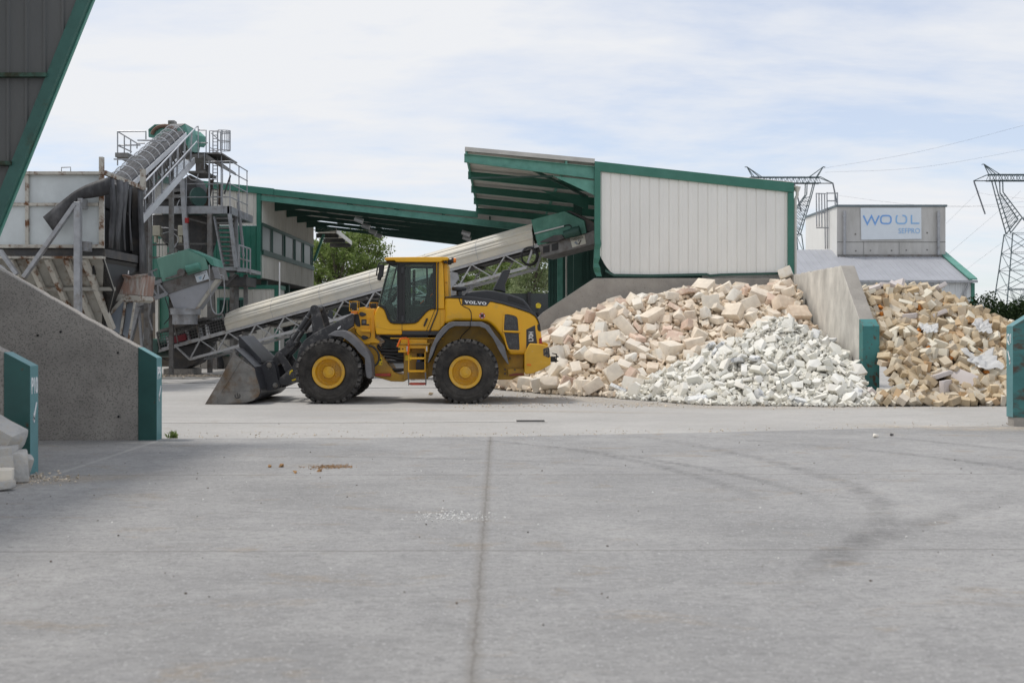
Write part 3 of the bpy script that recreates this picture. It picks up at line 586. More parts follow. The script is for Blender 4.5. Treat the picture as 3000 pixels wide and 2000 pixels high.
# ---- wheels
RT, RZ, TW = .722, .690, .55
def tyre_bm(sgn):
    mb = MB(); w = TW; h = w / 2
    prof = [(.362, -h + .07), (.40, -h + .035), (.47, -h + .012), (.55, -h), (.60, -h + .004), (.605, -h + .010), (.635, -h + .012), (.66, -h + .022), (.683, -h + .05), (.690, -h + .12), (.692, 0)]
    prof = prof + [(r, -y) for r, y in prof[-2::-1]]
    for i in (6, 7):
        pass
    mb.lathe([(r, y * sgn) for r, y in prof], (0, 0, 0), (0, 1, 0), 72)
    return mb
def wheel(px, py, near):
    s = 1 if near else -1; yc = YN + TW/2 if near else YF - TW/2
    c = W(px, py, YN); c = Vector((c.x, yc, RZ))
    wh = bpy.data.objects.new('wheel', None); COL.objects.link(wh); wh.parent = ld; wh.location = c - origin_of(ld); 
    return wh, c, s
def make_tyre(c, s, wh, name='tyre'):
    mb = MB(); h = TW / 2
    prof = [(.355, -h + .085), (.395, -h + .04), (.45, -h + .014), (.485, -h + .006), (.49, -h - .003), (.505, -h - .003), (.51, -h + .003), (.56, -h), (.565, -h - .004), (.58, -h - .004), (.585, -h + .004), (.635, -h + .012), (.66, -h + .022), (.680, -h + .05), (.686, -h + .12), (.688, 0)]
    prof = prof + [(r, -y) for r, y in prof[-2::-1]]
    mb.lathe(prof, (0, 0, 0), (0, 1, 0), 96)
    me_l = MB()
    n = 30
    for side in (-1, 1):
        for k in range(n):
            t = 2*math.pi*(k + (.5 if side > 0 else 0)) / n; dr = Vector((math.cos(t), 0, math.sin(t))); dt = Vector((-math.sin(t), 0, math.cos(t)))
            # shoulder block: wraps over the edge, then runs slanted to the middle
            w = .052
            a = dr*.702 + Vector((0, side*(h - .055), 0)); b = dr*.706 + Vector((0, side*.03, 0)) + dt*.05
            me_l.add([p for base, ww in ((a, w), (b, w*.8)) for p in (base - dt*ww - dr*.02, base + dt*ww - dr*.02, base + dt*ww*.9 + dr*.020, base - dt*ww*.9 + dr*.020)],
                     [(0,1,2,3), (4,7,6,5), (0,4,5,1), (1,5,6,2), (2,6,7,3), (3,7,4,0)])
            e = dr*.648 + Vector((0, side*(h - .006), 0)); f = a
            me_l.add([e - dt*w*.85 , e + dt*w*.85, e + dt*w*.7 + dr*.012 + Vector((0, side*.010, 0)), e - dt*w*.7 + dr*.012 + Vector((0, side*.010, 0)),
                      f - dt*w - dr*.02, f + dt*w - dr*.02, f + dt*w*.9 + dr*.020 + Vector((0, side*.02, 0)), f - dt*w*.9 + dr*.020 + Vector((0, side*.02, 0))],
                     [(0,1,2,3), (4,7,6,5), (0,4,5,1), (1,5,6,2), (2,6,7,3), (3,7,4,0)])
    b0 = len(mb.v); mb.cur = 1; mb.add(me_l.v, me_l.f)
    zmin = -RZ
    for v in mb.v:
        if v.z < zmin: v.z = zmin + (v.z - zmin) * .08
    mb.v = [v + origin_of(wh) for v in mb.v]
    o = mb.build(name, [M['tyre'], M['lug']], wh, smooth=35)
    return o
def make_rim(wh, s):
    mb = MB(); h = -TW / 2
    prof = [(.0, h + .055), (.075, h + .055), (.083, h + .062), (.083, h + .072), (.122, h + .078), (.132, h + .10), (.136, h + .175), (.205, h + .19), (.245, h + .20), (.268, h + .19), (.282, h + .10), (.292, h + .05), (.315, h + .045), (.345, h + .028), (.356, h + .03), (.360, h + .05), (.360, h + .12)]
    mb.lathe([(r, y * s) for r, y in prof], origin_of(wh), (0, 1, 0), 56)
    for k in range(16):
        t = 2*math.pi*k/16; p = origin_of(wh) + Vector((math.cos(t)*.170, s*(h + .185), math.sin(t)*.172)); mb.cyl(p, p - Vector((0, s*.034, 0)), .020, .016, n=8)
    for k in range(4):
        t = 2*math.pi*(k+.5)/4; p = origin_of(wh) + Vector((math.cos(t)*.098, s*(h + .076), math.sin(t)*.098)); mb.cyl(p, p - Vector((0, s*.006, 0)), .008, n=8)
    for a in (-.035, .035):
        p = origin_of(wh) + Vector((a, s*(h + .07), .275)); mb.bar(p, p + Vector((0, 0, -.05)), .006)
    mb.build('rim', M['rim'], wh, smooth=35)
W_POS = [(961, 1091, True), (1363, 1090, True)]
protos = {}
for near in (True, False):
    for i, (px, py, _) in enumerate(W_POS):
        wh, c, s = wheel(px, py, near); wh.name = 'wheel'
        if i == 0:
            make_tyre(c, s, wh); make_rim(wh, s); protos[near] = wh
        else:
            for ch in protos[near].children: dup(ch, wh)
# ---- hood and rear body
HY = 22.28
hood = slab('hood', zD, [(-166, 402), (20, 408), (230, 424), (430, 447), (600, 486), (800, 547), (950, 598), (1020, 640), (1060, 695), (1085, 780), (1103, 900), (1112, 1020), (1108, 1160), (672, 1158), (648, 1085), (615, 1000), (565, 905), (480, 800), (430, 755), (385, 730), (320, 720), (-30, 716), (-166, 760)], HY, mir(HY), M['yellow'], bevel=.07, seg=4)
slab('hood_trim', zD, [(-160, 398), (20, 392), (80, 388), (230, 405), (430, 430), (600, 468), (800, 528), (950, 580), (1010, 608), (1045, 650), (1078, 740), (1092, 780), (1080, 790), (1058, 715), (1020, 655), (945, 610), (800, 560), (600, 498), (430, 459), (230, 434), (20, 418), (-160, 412)], HY - .012, mir(HY) + .012, M['char'], bevel=.012)
slab('hood_cover', zD, [(75, 400), (105, 345), (180, 320), (380, 305), (480, 315), (640, 348), (790, 393), (870, 430), (930, 500), (968, 556), (1012, 606), (800, 560), (430, 455)], 22.62, mir(22.62), M['char'], bevel=.04, seg=3, ref=22.4)
slab('hood_vent', zD, [(660, 385), (690, 380), (800, 425), (855, 450), (905, 510), (880, 505), (760, 470), (665, 445)], 22.612, 22.64, M['black'], bevel=.006, ref=22.4)
# exhaust fin
slab('exhaust_fin', zD, [(470, 314), (590, 72), (612, 58), (697, 46), (692, 72), (662, 160), (628, 238), (634, 350), (560, 325)], 22.92, 23.2, M['char'], bevel=.03, seg=3, ref=22.98)
slab('fin_edge', zD, [(462, 313), (584, 68), (610, 52), (698, 43), (696, 50), (614, 62), (596, 76), (478, 314)], 22.915, 23.205, M['fender'], bevel=.004, ref=22.98)
# air intake mushroom
p = W(1345, 866, 22.6); q = W(1345, 849, 22.6)
mb = MB(); mb.cyl(p + Vector((0, 0, -.06)), q, .062, n=20)
mb.lathe([(0, .0), (.07, 0), (.15, .012), (.165, .03), (.168, .075), (.155, .092), (.10, .10), (0, .102)], W(1345, 853, 22.6), (0, 0, 1), 28); mb.build('air_intake', M['char'], ld, smooth=40)
mb = MB(); mb.tube([W(1322, 872, 22.5), W(1322, 868, 22.5), W(1335, 866, 22.5), W(1365, 866, 22.5)], .014); mb.build('intake_hose', M['black'], ld, smooth=60)
# seams
def seam(name, zf, pts, y, r=.007, m='black', parent=None):
    return MB().tube(pl(zf, pts, y), r, 6).build(name, M[m], parent or ld, smooth=60)
seam('panel_seam', zD, [(18, 412), (45, 498), (90, 530), (155, 560), (178, 600), (184, 660), (184, 718)], HY - .001, .010)
seam('arch_seam', zD, [(184, 740), (175, 785), (140, 830), (60, 905), (35, 960)], 22.40, .010)
# side grille
gr_pts = [(622, 632), (660, 628), (742, 645), (775, 662), (790, 690), (803, 850), (817, 1085), (805, 1098), (695, 1093), (675, 1080), (655, 1030), (612, 860), (612, 780)]
frame_o = [(600, 618), (655, 608), (750, 625), (797, 652), (815, 690), (828, 850), (838, 1100), (815, 1118), (685, 1112), (655, 1092), (635, 1040), (592, 865), (594, 780)]
g = MB(); g.ringprism(pl(zD, frame_o, HY - .022), pl(zD, gr_pts, HY - .022), (0, .05, 0)); fr = g.build('grille_frame', M['yellow'], ld, bevel=.008)
slab('side_grille', zD, gr_pts, HY - .005, HY + .03, mat('grille_mesh', (.045, .045, .048), .5, var=.3, vs=10, speck=(60, .56, (.10, .105, .105))), bevel=.004)
p, q = pl(zD, [(598, 852), (822, 862)], HY - .04); mb = MB(); mb.cyl(p, q, .023, n=12); mb.build('grille_bar', M['yellow'], ld, smooth=40)
# name plates
np_ = slab('name_plate', zD, [(64, 424), (200, 428), (436, 456), (386, 522), (62, 506)], HY - .008, HY + .02, M['char'], bevel=.003)
def strokes(zf, polys, y, parent, name, m=M['white'], th=.004):
    mb = MB()
    for poly in polys:
        P = pl(zf, poly, y); mb.prism(P, (0, -th, 0))
    return mb.build(name, m, parent)
def volvo():
    """wide slab-serif letters; local letter box 0..1 x 0..1 (y down)"""
    V = [[(0, 0), (.46, 0), (.46, .14), (.36, .14), (.56, .66), (.74, .14), (.64, .14), (.64, 0), (1, 0), (1, .14), (.93, .14), (.62, 1), (.42, 1), (.09, .14), (0, .14)]]
    O = []
    for k in range(20):
        a, b = 2*math.pi*k/20, 2*math.pi*(k+1)/20
        O.append([(.5 + .5*math.cos(a), .5 + .5*math.sin(a)), (.5 + .5*math.cos(b), .5 + .5*math.sin(b)), (.5 + .23*math.cos(b), .5 + .30*math.sin(b)), (.5 + .23*math.cos(a), .5 + .30*math.sin(a))])
    Lt = [[(0, 0), (.56, 0), (.56, .14), (.42, .14), (.42, .84), (.80, .84), (.86, .62), (1, .62), (.98, 1), (0, 1), (0, .86), (.12, .86), (.12, .14), (0, .14)]]
    out = []; x = 92; y = 447
    for gl, w in ((V, 60), (O, 56), (Lt, 52), (V, 60), (O, 60)):
        for poly in gl: out.append([(x + a*w*1.0, y + b*40 + (x + a*w - 92) * .075) for a, b in poly])
        x += w + .5
    return out
strokes(zD, volvo(), HY - .009, np_, 'lettering')
mp_ = slab('model_plate', zD, [(920, 822), (1018, 772), (1028, 860), (1046, 1008), (1046, 1020), (958, 1018), (905, 1088), (905, 830)], HY - .008, HY + .02, M['char'], bevel=.003)
a = W(*zD(998, 982), HY - .009); b_ = W(*zD(998, 860), HY - .009); c_ = W(*zD(934, 982), HY - .009)
text_obj('lettering', 'L70H', M['white'], mp_, a, (0, 0, 1), (-1, 0, 0), (b_ - a).length, (c_ - a).length, bold=.02)
# round tyre-pressure sticker
c = W(*zD(325, 648), HY - .004); mb = MB(); mb.lathe([(.0, 0), (.068, 0), (.068, .012), (0, .012)], c, (0, 1, 0), 28); st = mb.build('round_sticker', mat('red_sticker', (.42, .03, .02), .5), ld)
mb = MB(); mb.lathe([(0, -.003), (.034, -.003), (.034, .004), (0, .004)], c, (0, 1, 0), 20); mb.build('sticker_centre', M['black'], st)
mb = MB()
for k in range(4):
    t = k*math.pi/2; d = Vector((math.cos(t), 0, math.sin(t))); s_ = Vector((-d.z, 0, d.x)); mb.obox(c + d*.051 + Vector((0, -.001, 0)), d*.012, (0, .006, 0), s_*.05)
mb.build('sticker_mark', M['white'], st)
# rear lamps in the hood's back edge
slab('tail_lamp', zD, [(1048, 768), (1085, 750), (1098, 855), (1065, 848), (1052, 830)], HY - .01, HY + .25, M['black'], bevel=.008)
slab('tail_lamp', zD, [(1072, 950), (1106, 935), (1114, 1018), (1075, 1018)], HY - .01, HY + .25, M['redlens'], bevel=.008)
# camera light on the rear corner
cl = slab('work_camera', zD, [(1030, 500), (1050, 482), (1095, 490), (1100, 525), (1080, 552), (1035, 548)], 22.7, 22.85, M['sticker'], bevel=.012)
mb = MB(); mb.box(tuple(W(*zD(1025, 505), 22.68)), tuple(W(*zD(1105, 490), 22.7))) if 0 else mb.tube(pl(zD, [(1022, 495), (1040, 474), (1085, 480), (1104, 498)], 22.68), .012); mb.build('guard', M['black'], cl)
slab('camera_bracket', zD, [(1035, 548), (1075, 550), (1068, 590), (1045, 590)], 22.72, 22.82, M['char'], bevel=.006)
slab('rear_box', zD, [(1040, 592), (1080, 597), (1068, 665), (1050, 640)], 22.6, 23.5, M['black'], bevel=.01)
# counterweight
CWY = 22.05
cw = slab('counterweight', zD, [(952, 1010), (1110, 1020), (1185, 1044), (1200, 1065), (1222, 1190), (1226, 1290), (1180, 1316), (1090, 1366), (1000, 1402), (905, 1418), (880, 1400), (882, 1140), (938, 1030)], CWY, mir(CWY), M['yellow'], bevel=.035, seg=3)
cw.data.materials[0] = mat('scratched_yellow_paint', (.60, .33, .02), .45, var=.12, vs=2, col2=(.36, .33, .26), cov=.66, soft=.04, cs=4, stretch=(.8, 1, 1.6), bump=.03)
lampm = mat('lamp_honeycomb', (.03, .03, .032), .3, var=.4, vs=25, speck=(45, .55, (.25, .19, .12)))
slab('rear_light', zD, [(1125, 1084), (1190, 1058), (1206, 1075), (1217, 1185), (1200, 1200), (1130, 1170)], CWY - .012, CWY + .15, lampm, cw, bevel=.008)
slab('marker_lamp', zD, [(912, 1278), (968, 1281), (968, 1306), (912, 1303)], CWY - .008, CWY + .02, M['amber'], cw, bevel=.004)
slab('rear_cap', zD, [(1115, 998), (1165, 1000), (1190, 1016), (1196, 1046), (1110, 1030)], 22.5, 23.6, M['yellow'], bevel=.02)
mb = MB(); mb.box(tuple(W(*zD(1226, 1255), 23.0)), tuple(W(*zD(1290, 1185), 23.0) + Vector((0, .2, 0)))) 
for pts in ([(1240, 1140), (1290, 1150), (1300, 1170), (1330, 1190)], [(1280, 1190), (1300, 1260), (1280, 1255)], [(1300, 1145), (1302, 1250)], [(1285, 1190), (1330, 1188)], [(1285, 1240), (1325, 1240)]): mb.tube(pl(zD, pts, 23.0), .012, 6)
mb.build('tow_hitch', M['black'], ld)
# rear frame, inner arch panel
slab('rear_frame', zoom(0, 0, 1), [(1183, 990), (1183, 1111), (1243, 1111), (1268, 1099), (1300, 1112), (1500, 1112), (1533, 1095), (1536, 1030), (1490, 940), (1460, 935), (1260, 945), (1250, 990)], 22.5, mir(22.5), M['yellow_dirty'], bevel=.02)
fp = slab('frame_side_plate', zD, [(660, 1345), (880, 1345), (880, 1438), (665, 1438)], 22.42, 22.5, M['yellow_dirty'], bevel=.006)
slab('red_scrape', zD, [(675, 1418), (780, 1400), (865, 1405), (870, 1428), (690, 1438)], 22.413, 22.43, mat('faded_red', (.22, .05, .03), .6), fp, bevel=.002)
mb = MB()
for x, y in [(625, 1355), (625, 1408), (755, 1358), (688, 1208)]:
    p = W(*zD(x, y), 22.42); mb.cyl(p - Vector((0, .02, 0)), p + Vector((0, .1, 0)), .020, n=8)
mb.build('frame_bolt', M['darkm'], ld)
slab('deck_bar', zE, [(430, 128), (1500, 132), (1500, 154), (430, 150)], 22.42, mir(22.42), M['yellow'], bevel=.006)
slab('deck_underside', zE, [(180, 60), (1500, 80), (1500, 130), (1000, 132), (600, 128), (300, 100)], 22.5, mir(22.5), M['black'], bevel=.01)
# ---- fenders
ff = [(505, 560), (600, 505), (690, 495), (760, 510), (830, 560), (930, 650), (1010, 740), (1080, 840), (1100, 960), (1105, 1110), (1078, 1150), (1032, 1130), (1015, 1020), (1008, 868), (930, 800), (870, 720), (780, 640), (700, 585), (600, 575)]
rf = [(610, 1100), (640, 960), (690, 850), (745, 780), (800, 738), (830, 730), (985, 730), (1090, 732), (1150, 762), (1210, 850), (1290, 950), (1330, 1108), (1310, 1095), (1250, 1000), (1190, 880), (1120, 790), (1070, 772), (985, 769), (850, 769), (800, 792), (740, 855), (690, 925), (652, 1030), (625, 1080)]
for y0, y1 in ((21.9, 22.46), (mir(22.46), mir(21.9))):
    slab('front_fender', zB, ff, y0, y1, M['fender'], bevel=.012, ref=21.9)
    slab('rear_fender', z2, rf, y0 + .02, y1, M['fender'], bevel=.012, ref=21.92)
seam('fender_seam', zB, [(690, 498), (745, 520), (830, 580), (925, 668), (1005, 760), (1060, 850), (1085, 960)], 21.96, .006)
seam('fender_joint', z2, [(988, 728), (988, 770)], 21.915, .009)
# ---- cab
KY = 22.33; CB = 22.36
cab = bpy.data.objects.new('cab', None); COL.objects.link(cab); cab.parent = ld
body = [(178, 945), (205, 950), (245, 968), (288, 1012), (312, 1080), (342, 1170), (382, 1230), (440, 1248), (590, 1256), (700, 1251), (820, 1241), (870, 1211), (1000, 1062), (1050, 1017), (1110, 993), (1190, 992), (1345, 992), (1350, 885), (1408, 892), (1424, 1110), (1335, 1290), (1275, 1350), (1238, 1385), (592, 1382), (590, 1452), (130, 1447), (112, 1330), (97, 1140), (112, 1060), (150, 965)]
slab('cab_body', zC, body, CB, mir(CB), M['yellow'], cab, bevel=.05, seg=4)
slab('cab_sill', zC, [(592, 1378), (1240, 1382), (1270, 1350), (1290, 1350), (1200, 1457), (590, 1455)], CB + .01, mir(CB) - .01, M['char'], cab, bevel=.012)
door_o = [(590, 165), (1190, 165), (1188, 992), (1110, 996), (1052, 1020), (1003, 1066), (873, 1214), (822, 1244), (700, 1254), (590, 1258)]
door_i = [(642, 215), (1132, 215), (1138, 955), (1090, 974), (1028, 1003), (982, 1042), (852, 1186), (800, 1220), (700, 1229), (645, 1229)]
side_o = [(368, 165), (590, 165), (590, 1258), (440, 1251), (380, 1233), (336, 1172), (305, 1080), (282, 1010), (240, 968), (180, 947)]
side_i = [(383, 228), (500, 236), (500, 1196), (458, 1210), (404, 1204), (372, 1150), (342, 1066), (316, 998), (272, 938), (197, 914)]
for nm, o_, i_ in (('door_frame', door_o, door_i), ('window_frame', side_o, side_i)):
    for y0 in (KY, mir(KY) - .05):
        mb = MB(); A = [Vector((p.x, y0, p.z)) for p in pl(zC, o_, KY)]; B = [Vector((p.x, y0, p.z)) for p in pl(zC, i_, KY)]
        mb.ringprism(A, B, (0, .05, 0)); mb.build(nm, M['black'], cab, bevel=.006)
for nm, i_ in (('door_glass', door_i), ('side_glass', side_i)):
    for y0 in (KY + .022, mir(KY) - .028):
        MB().prism([Vector((p.x, y0, p.z)) for p in pl(zC, i_, KY)], (0, .006, 0)).build(nm, M['cabglass'], cab)
# windscreen, gently bowed
g = []; n = 9
for k in range(n + 1):
    u = -1 + 2*k/n; y = YC + u * (YC - KY - .02); bow = .10 * (1 - u*u)
    a = W(*zC(372, 205), KY); b_ = W(*zC(180, 945), KY); g.append([Vector((a.x - bow, y, a.z)), Vector(((a.x + b_.x)/2 - bow, y, (a.z + b_.z)/2)), Vector((b_.x - bow, y, b_.z))])
MB().sheet(g).build('windscreen', M['cabglass'], cab, solid=.006, smooth=60)
mb = MB(); 
for y0 in (KY + .03, mir(KY) - .03): mb.tube([Vector((W(*zC(371, 200), KY).x, y0, W(*zC(371, 200), KY).z)), Vector((W(*zC(178, 945), KY).x, y0, W(*zC(178, 945), KY).z))], .012, 6)
mb.build('windscreen_seal', M['black'], cab)
# rear pillar and outer strip
for y0, y1 in ((KY + .005, KY + .2), (mir(KY) - .2, mir(KY) - .005)):
    slab('rear_pillar', zC, [(1190, 160), (1308, 160), (1345, 994), (1188, 994)], y0, y1, M['yellow'], cab, bevel=.02, ref=KY)
slab('rear_panel', zC, [(1308, 188), (1384, 188), (1412, 782), (1400, 800), (1345, 800)], KY + .22, mir(KY) - .22, M['yellow'], cab, bevel=.02, ref=KY + .1)
slab('rear_slot', zC, [(1350, 510), (1390, 510), (1390, 535), (1350, 535)], KY + .21, KY + .26, M['yellow_dirty'], cab, ref=KY + .1)
slab('cab_lower_cowl', zC, [(1345, 905), (1350, 880), (1420, 885), (1440, 960), (1440, 1115), (1425, 1180), (1340, 1300), (1260, 1330), (1335, 1285), (1415, 1115), (1412, 905)], CB - .006, mir(CB), M['black'], cab, bevel=.01)
# roof
slab('cab_roof', zC, [(276, 102), (300, 84), (440, 80), (800, 76), (1385, 77), (1420, 96), (1388, 136), (1300, 140), (1268, 166), (480, 162), (452, 136), (290, 139)], 22.22, mir(22.22), M['yellow'], cab, bevel=.028, seg=3)
slab('roof_lamp_housing', zC, [(292, 140), (455, 138), (480, 165), (480, 195), (380, 200), (310, 188)], 22.4, mir(22.4), M['black'], cab, bevel=.01, ref=22.3)
# door seam, handle, grab rails, mirror
seam('door_seam', zC, [(1178, 996), (1150, 1060), (1022, 1378)], CB - .002, .006, parent=cab)
seam('body_seam', zC, [(590, 1258), (590, 1384)], CB - .002, .005, parent=cab)
seam('nose_crease', zC, [(112, 1305), (230, 1335), (350, 1362), (590, 1360)], CB + .002, .005, 'yellow_dirty', parent=cab)
seam('rear_seam', zC, [(1262, 1000), (1264, 1340)], CB - .001, .004, 'yellow_dirty', parent=cab)
slab('door_handle', zC, [(1015, 1160), (1040, 1155), (1048, 1175), (992, 1300), (972, 1306), (968, 1285)], CB - .05, CB - .015, M['black'], cab, bevel=.008)
seam('grab_rail', zC, [(1238, 170), (1226, 195), (1220, 600), (1220, 1020), (1205, 1070), (1065, 1412)], CB - .05, .016, 'char', cab)
seam('grab_rail', zC, [(512, 175), (512, 700), (510, 1215)], KY - .05, .014, 'char', cab)
mr = slab('mirror', zC, [(205, 208), (262, 205), (268, 225), (245, 420), (222, 430), (198, 492), (172, 490), (152, 470), (160, 400), (182, 330), (182, 225)], 22.05, 22.25, M['black'], cab, bevel=.02, seg=3, ref=22.1)
seam('mirror_arm', zC, [(330, 182), (200, 172), (182, 190), (150, 300), (138, 405)], 22.12, .016, 'black', mr)
seam('mirror_bracket', zC, [(300, 180), (500, 186)], 22.25, .022, 'black', mr)
for y in (KY,):
    mb = MB()
    for yy in (310, 1170):
        p = W(*zC(597, yy), KY - .02); mb.box((p.x - .03, KY - .03, p.z - .07), (p.x + .03, KY, p.z + .07))
    mb.build('door_hinge', M['char'], cab, bevel=.006)
# beacon and lamp
bc = slab('beacon_bracket', zC, [(1390, 118), (1468, 110), (1468, 150), (1448, 205), (1392, 205)], 22.5, 22.62, M['black'], cab, bevel=.008, ref=22.4)
p = W(*zC(1466, 138), 22.45); mb = MB(); mb.cyl(p, p + Vector((.045, 0, 0)), .068, .062, n=20); mb.build('beacon_base', M['black'], bc, smooth=40)
p2 = p + Vector((.045, 0, 0)); mb = MB(); mb.cyl(p2, p2 + Vector((.055, 0, 0)), .058, .048, n=20); mb.build('beacon_lens', M['amber'], bc, smooth=40)
slab('rear_work_lamp', zC, [(1312, 145), (1380, 140), (1385, 188), (1330, 185)], 22.3, 22.5, M['black'], cab, bevel=.01)
seam('antenna', zC, [(380, 78), (384, 30), (425, -215)], 22.7, .006, 'black', cab)
# interior
slab('console', zC, [(660, 925), (1110, 925), (1150, 990), (1000, 1110), (860, 1235), (650, 1235)], 23.25, 23.66, M['char'], cab, bevel=.03, ref=22.6)
slab('floor_box', zC, [(400, 1200), (800, 1200), (1000, 1060), (1180, 1000), (1180, 1300), (400, 1300)], CB + .06, mir(CB) - .06, M['seat'], cab, bevel=.01)
st_ = slab('seat', zC, [(1052, 500), (1080, 370), (1110, 345), (1160, 345), (1180, 910), (960, 915), (985, 790), (1040, 600)], 22.82, 23.25, M['seat'], cab, bevel=.05, seg=3, ref=22.6)
slab('seat_strip', zC, [(1075, 745), (1120, 700), (1125, 730), (1080, 778)], 22.80, 22.83, M['orange'], st_, ref=22.6)
slab('armrest', zC, [(790, 850), (830, 838), (895, 842), (900, 905), (790, 905)], 22.75, 22.9, M['black'], cab, bevel=.015, ref=22.6)
slab('seat_belt', zC, [(880, 905), (960, 830), (972, 850), (900, 908)], 22.78, 22.82, M['orange'], cab, ref=22.6)
slab('dash', zC, [(230, 950), (290, 830), (340, 800), (360, 900), (440, 960), (490, 1180), (420, 1190), (340, 1080)], 22.85, 23.3, M['char'], cab, bevel=.03, ref=22.6)
p = W(*zC(452, 725), 22.7); q = Vector((-.75, 0, .66)); mb = MB(); a = q.cross(Vector((0, 1, 0))).normalized(); pts = [p + Vector((0, .35, 0)) + (a*math.cos(2*math.pi*k/20) + Vector((0, 1, 0))*math.sin(2*math.pi*k/20))*.19 for k in range(20)]
mb.tube(pts, .016, 6, closed=True); mb.cyl(p + Vector((0, .35, 0)), W(*zC(400, 880), 23.05), .03, n=8); mb.bar(pts[5], pts[15], .03, .015); mb.build('steering_wheel', M['black'], cab, smooth=60)
slab('inner_pillar', zC, [(705, 255), (752, 250), (752, 915), (692, 915)], 23.66, 23.70, M['fender'], cab, ref=22.6)
mb = MB()
for k in range(8):
    P = pl(zC, [(712, 350 + k*72), (746, 350 + k*72), (746, 398 + k*72), (712, 398 + k*72)], 22.6); mb.prism([Vector((v.x, 23.652, v.z)) for v in P], (0, .006, 0))
mb.build('vent_slot', M['black'], cab)
mb = MB(); P = pl(zC, [(965, 230), (980, 745), (760, 755)], 22.6); mb.bar((P[0].x, 23.7, P[0].z), (P[1].x, 23.7, P[1].z), .04); mb.bar((P[2].x, 23.7, P[2].z), (P[1].x, 23.7, P[1].z), .025); mb.build('window_bar', M['black'], cab)
# ---- front frame, tower, lamps
slab('front_tower', zB, [(850, 276), (918, 240), (930, 190), (1010, 178), (1016, 206), (1140, 206), (1142, 600), (1200, 640), (1200, 668), (1072, 668), (1070, 682), (985, 682), (885, 560), (860, 420)], 22.55, mir(22.55), M['yellow'], bevel=.02, ref=22.5)
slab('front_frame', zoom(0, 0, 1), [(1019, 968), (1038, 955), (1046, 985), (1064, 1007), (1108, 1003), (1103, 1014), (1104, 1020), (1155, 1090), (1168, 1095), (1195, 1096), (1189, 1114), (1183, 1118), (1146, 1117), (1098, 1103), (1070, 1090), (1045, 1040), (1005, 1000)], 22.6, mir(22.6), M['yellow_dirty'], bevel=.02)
slab('front_axle_housing', zoom(0, 0, 1), [(930, 1060), (1000, 1050), (1075, 1070), (1075, 1100), (1000, 1120), (930, 1115)], 22.4, mir(22.4), M['darkm'], bevel=.03, ref=22.4)
slab('rear_axle_housing', zoom(0, 0, 1), [(1330, 1060), (1400, 1060), (1400, 1118), (1330, 1118)], 22.4, mir(22.4), M['darkm'], bevel=.03, ref=22.4)
slab('tower_recess', zB, [(858, 282), (918, 272), (925, 300), (950, 420), (940, 450), (900, 440), (872, 400)], 22.53, 22.6, M['black'], bevel=.004, ref=22.5)
slab('spec_plate', zB, [(960, 348), (1028, 348), (1028, 410), (1066, 412), (1066, 430), (958, 428)], 22.54, 22.57, M['black'], bevel=.003, ref=22.5)
slab('plate_print', zB, [(972, 362), (1016, 362), (1016, 402), (972, 402)], 22.536, 22.545, M['fender'], ref=22.5)
for (x, y) in [(930, 285), (958, 600)]:
    slab('pin_cover', zB, [(x, y-12), (x+20, y-38), (x+50, y-34), (x+95, y-14), (x+95, y+6), (x+50, y+24), (x+20, y+20)], 22.50, 22.56, M['char'], bevel=.012, ref=22.5)
slab('tower_shelf', zB, [(955, 488), (1090, 488), (1090, 516), (970, 516)], 22.42, 22.56, M['yellow'], bevel=.006, ref=22.5)
seam('tower_rod', zB, [(945, 322), (1080, 322), (1082, 480)], 22.5, .008, 'yellow')
seam('tower_cable', zB, [(890, 470), (885, 510), (920, 560), (965, 585)], 22.5, .009, 'black'); seam('tower_cable', zB, [(1040, 605), (1075, 600), (1088, 560), (1080, 520)], 22.5, .008, 'black')
def headlamp(x0, y0, x1, y1, y):
    hl = slab('headlamp', zB, [(x0+12, y0+18), (x0+80, y0+20), (x0+96, y0+30), (x0+92, y0+112), (x0+40, y0+118), (x0+14, y0+90)], y + .04, y + .22, M['black'], bevel=.015, ref=22.4)
    mb = MB(); c = [(x0, y0), (x1, y0), (x1, y1), (x0, y1)]
    for yy in (y, y + .26):
        P = [Vector((v.x, yy, v.z)) for v in pl(zB, c, 22.4)]; mb.tube(P, .008, 6, closed=True)
    for v in pl(zB, c, 22.4): mb.tube([Vector((v.x, y, v.z)), Vector((v.x, y + .26, v.z))], .008, 6)
    mb.build('lamp_guard', M['yellow'], hl, smooth=60)
    return hl
hl = headlamp(815, 108, 922, 236, 22.25)
slab('turn_signal', zB, [(838, 238), (915, 240), (912, 272), (835, 268)], 22.25, 22.45, M['amber'], hl, bevel=.006, ref=22.4)
headlamp(985, 105, 1088, 190, 23.55)
slab('cowl', zB, [(1100, 285), (1150, 285), (1150, 560), (1128, 608), (1100, 590)], 22.62, mir(22.62), mat('dusty_brown_panel', (.24, .15, .06), .6, var=.2), bevel=.02, ref=22.5)
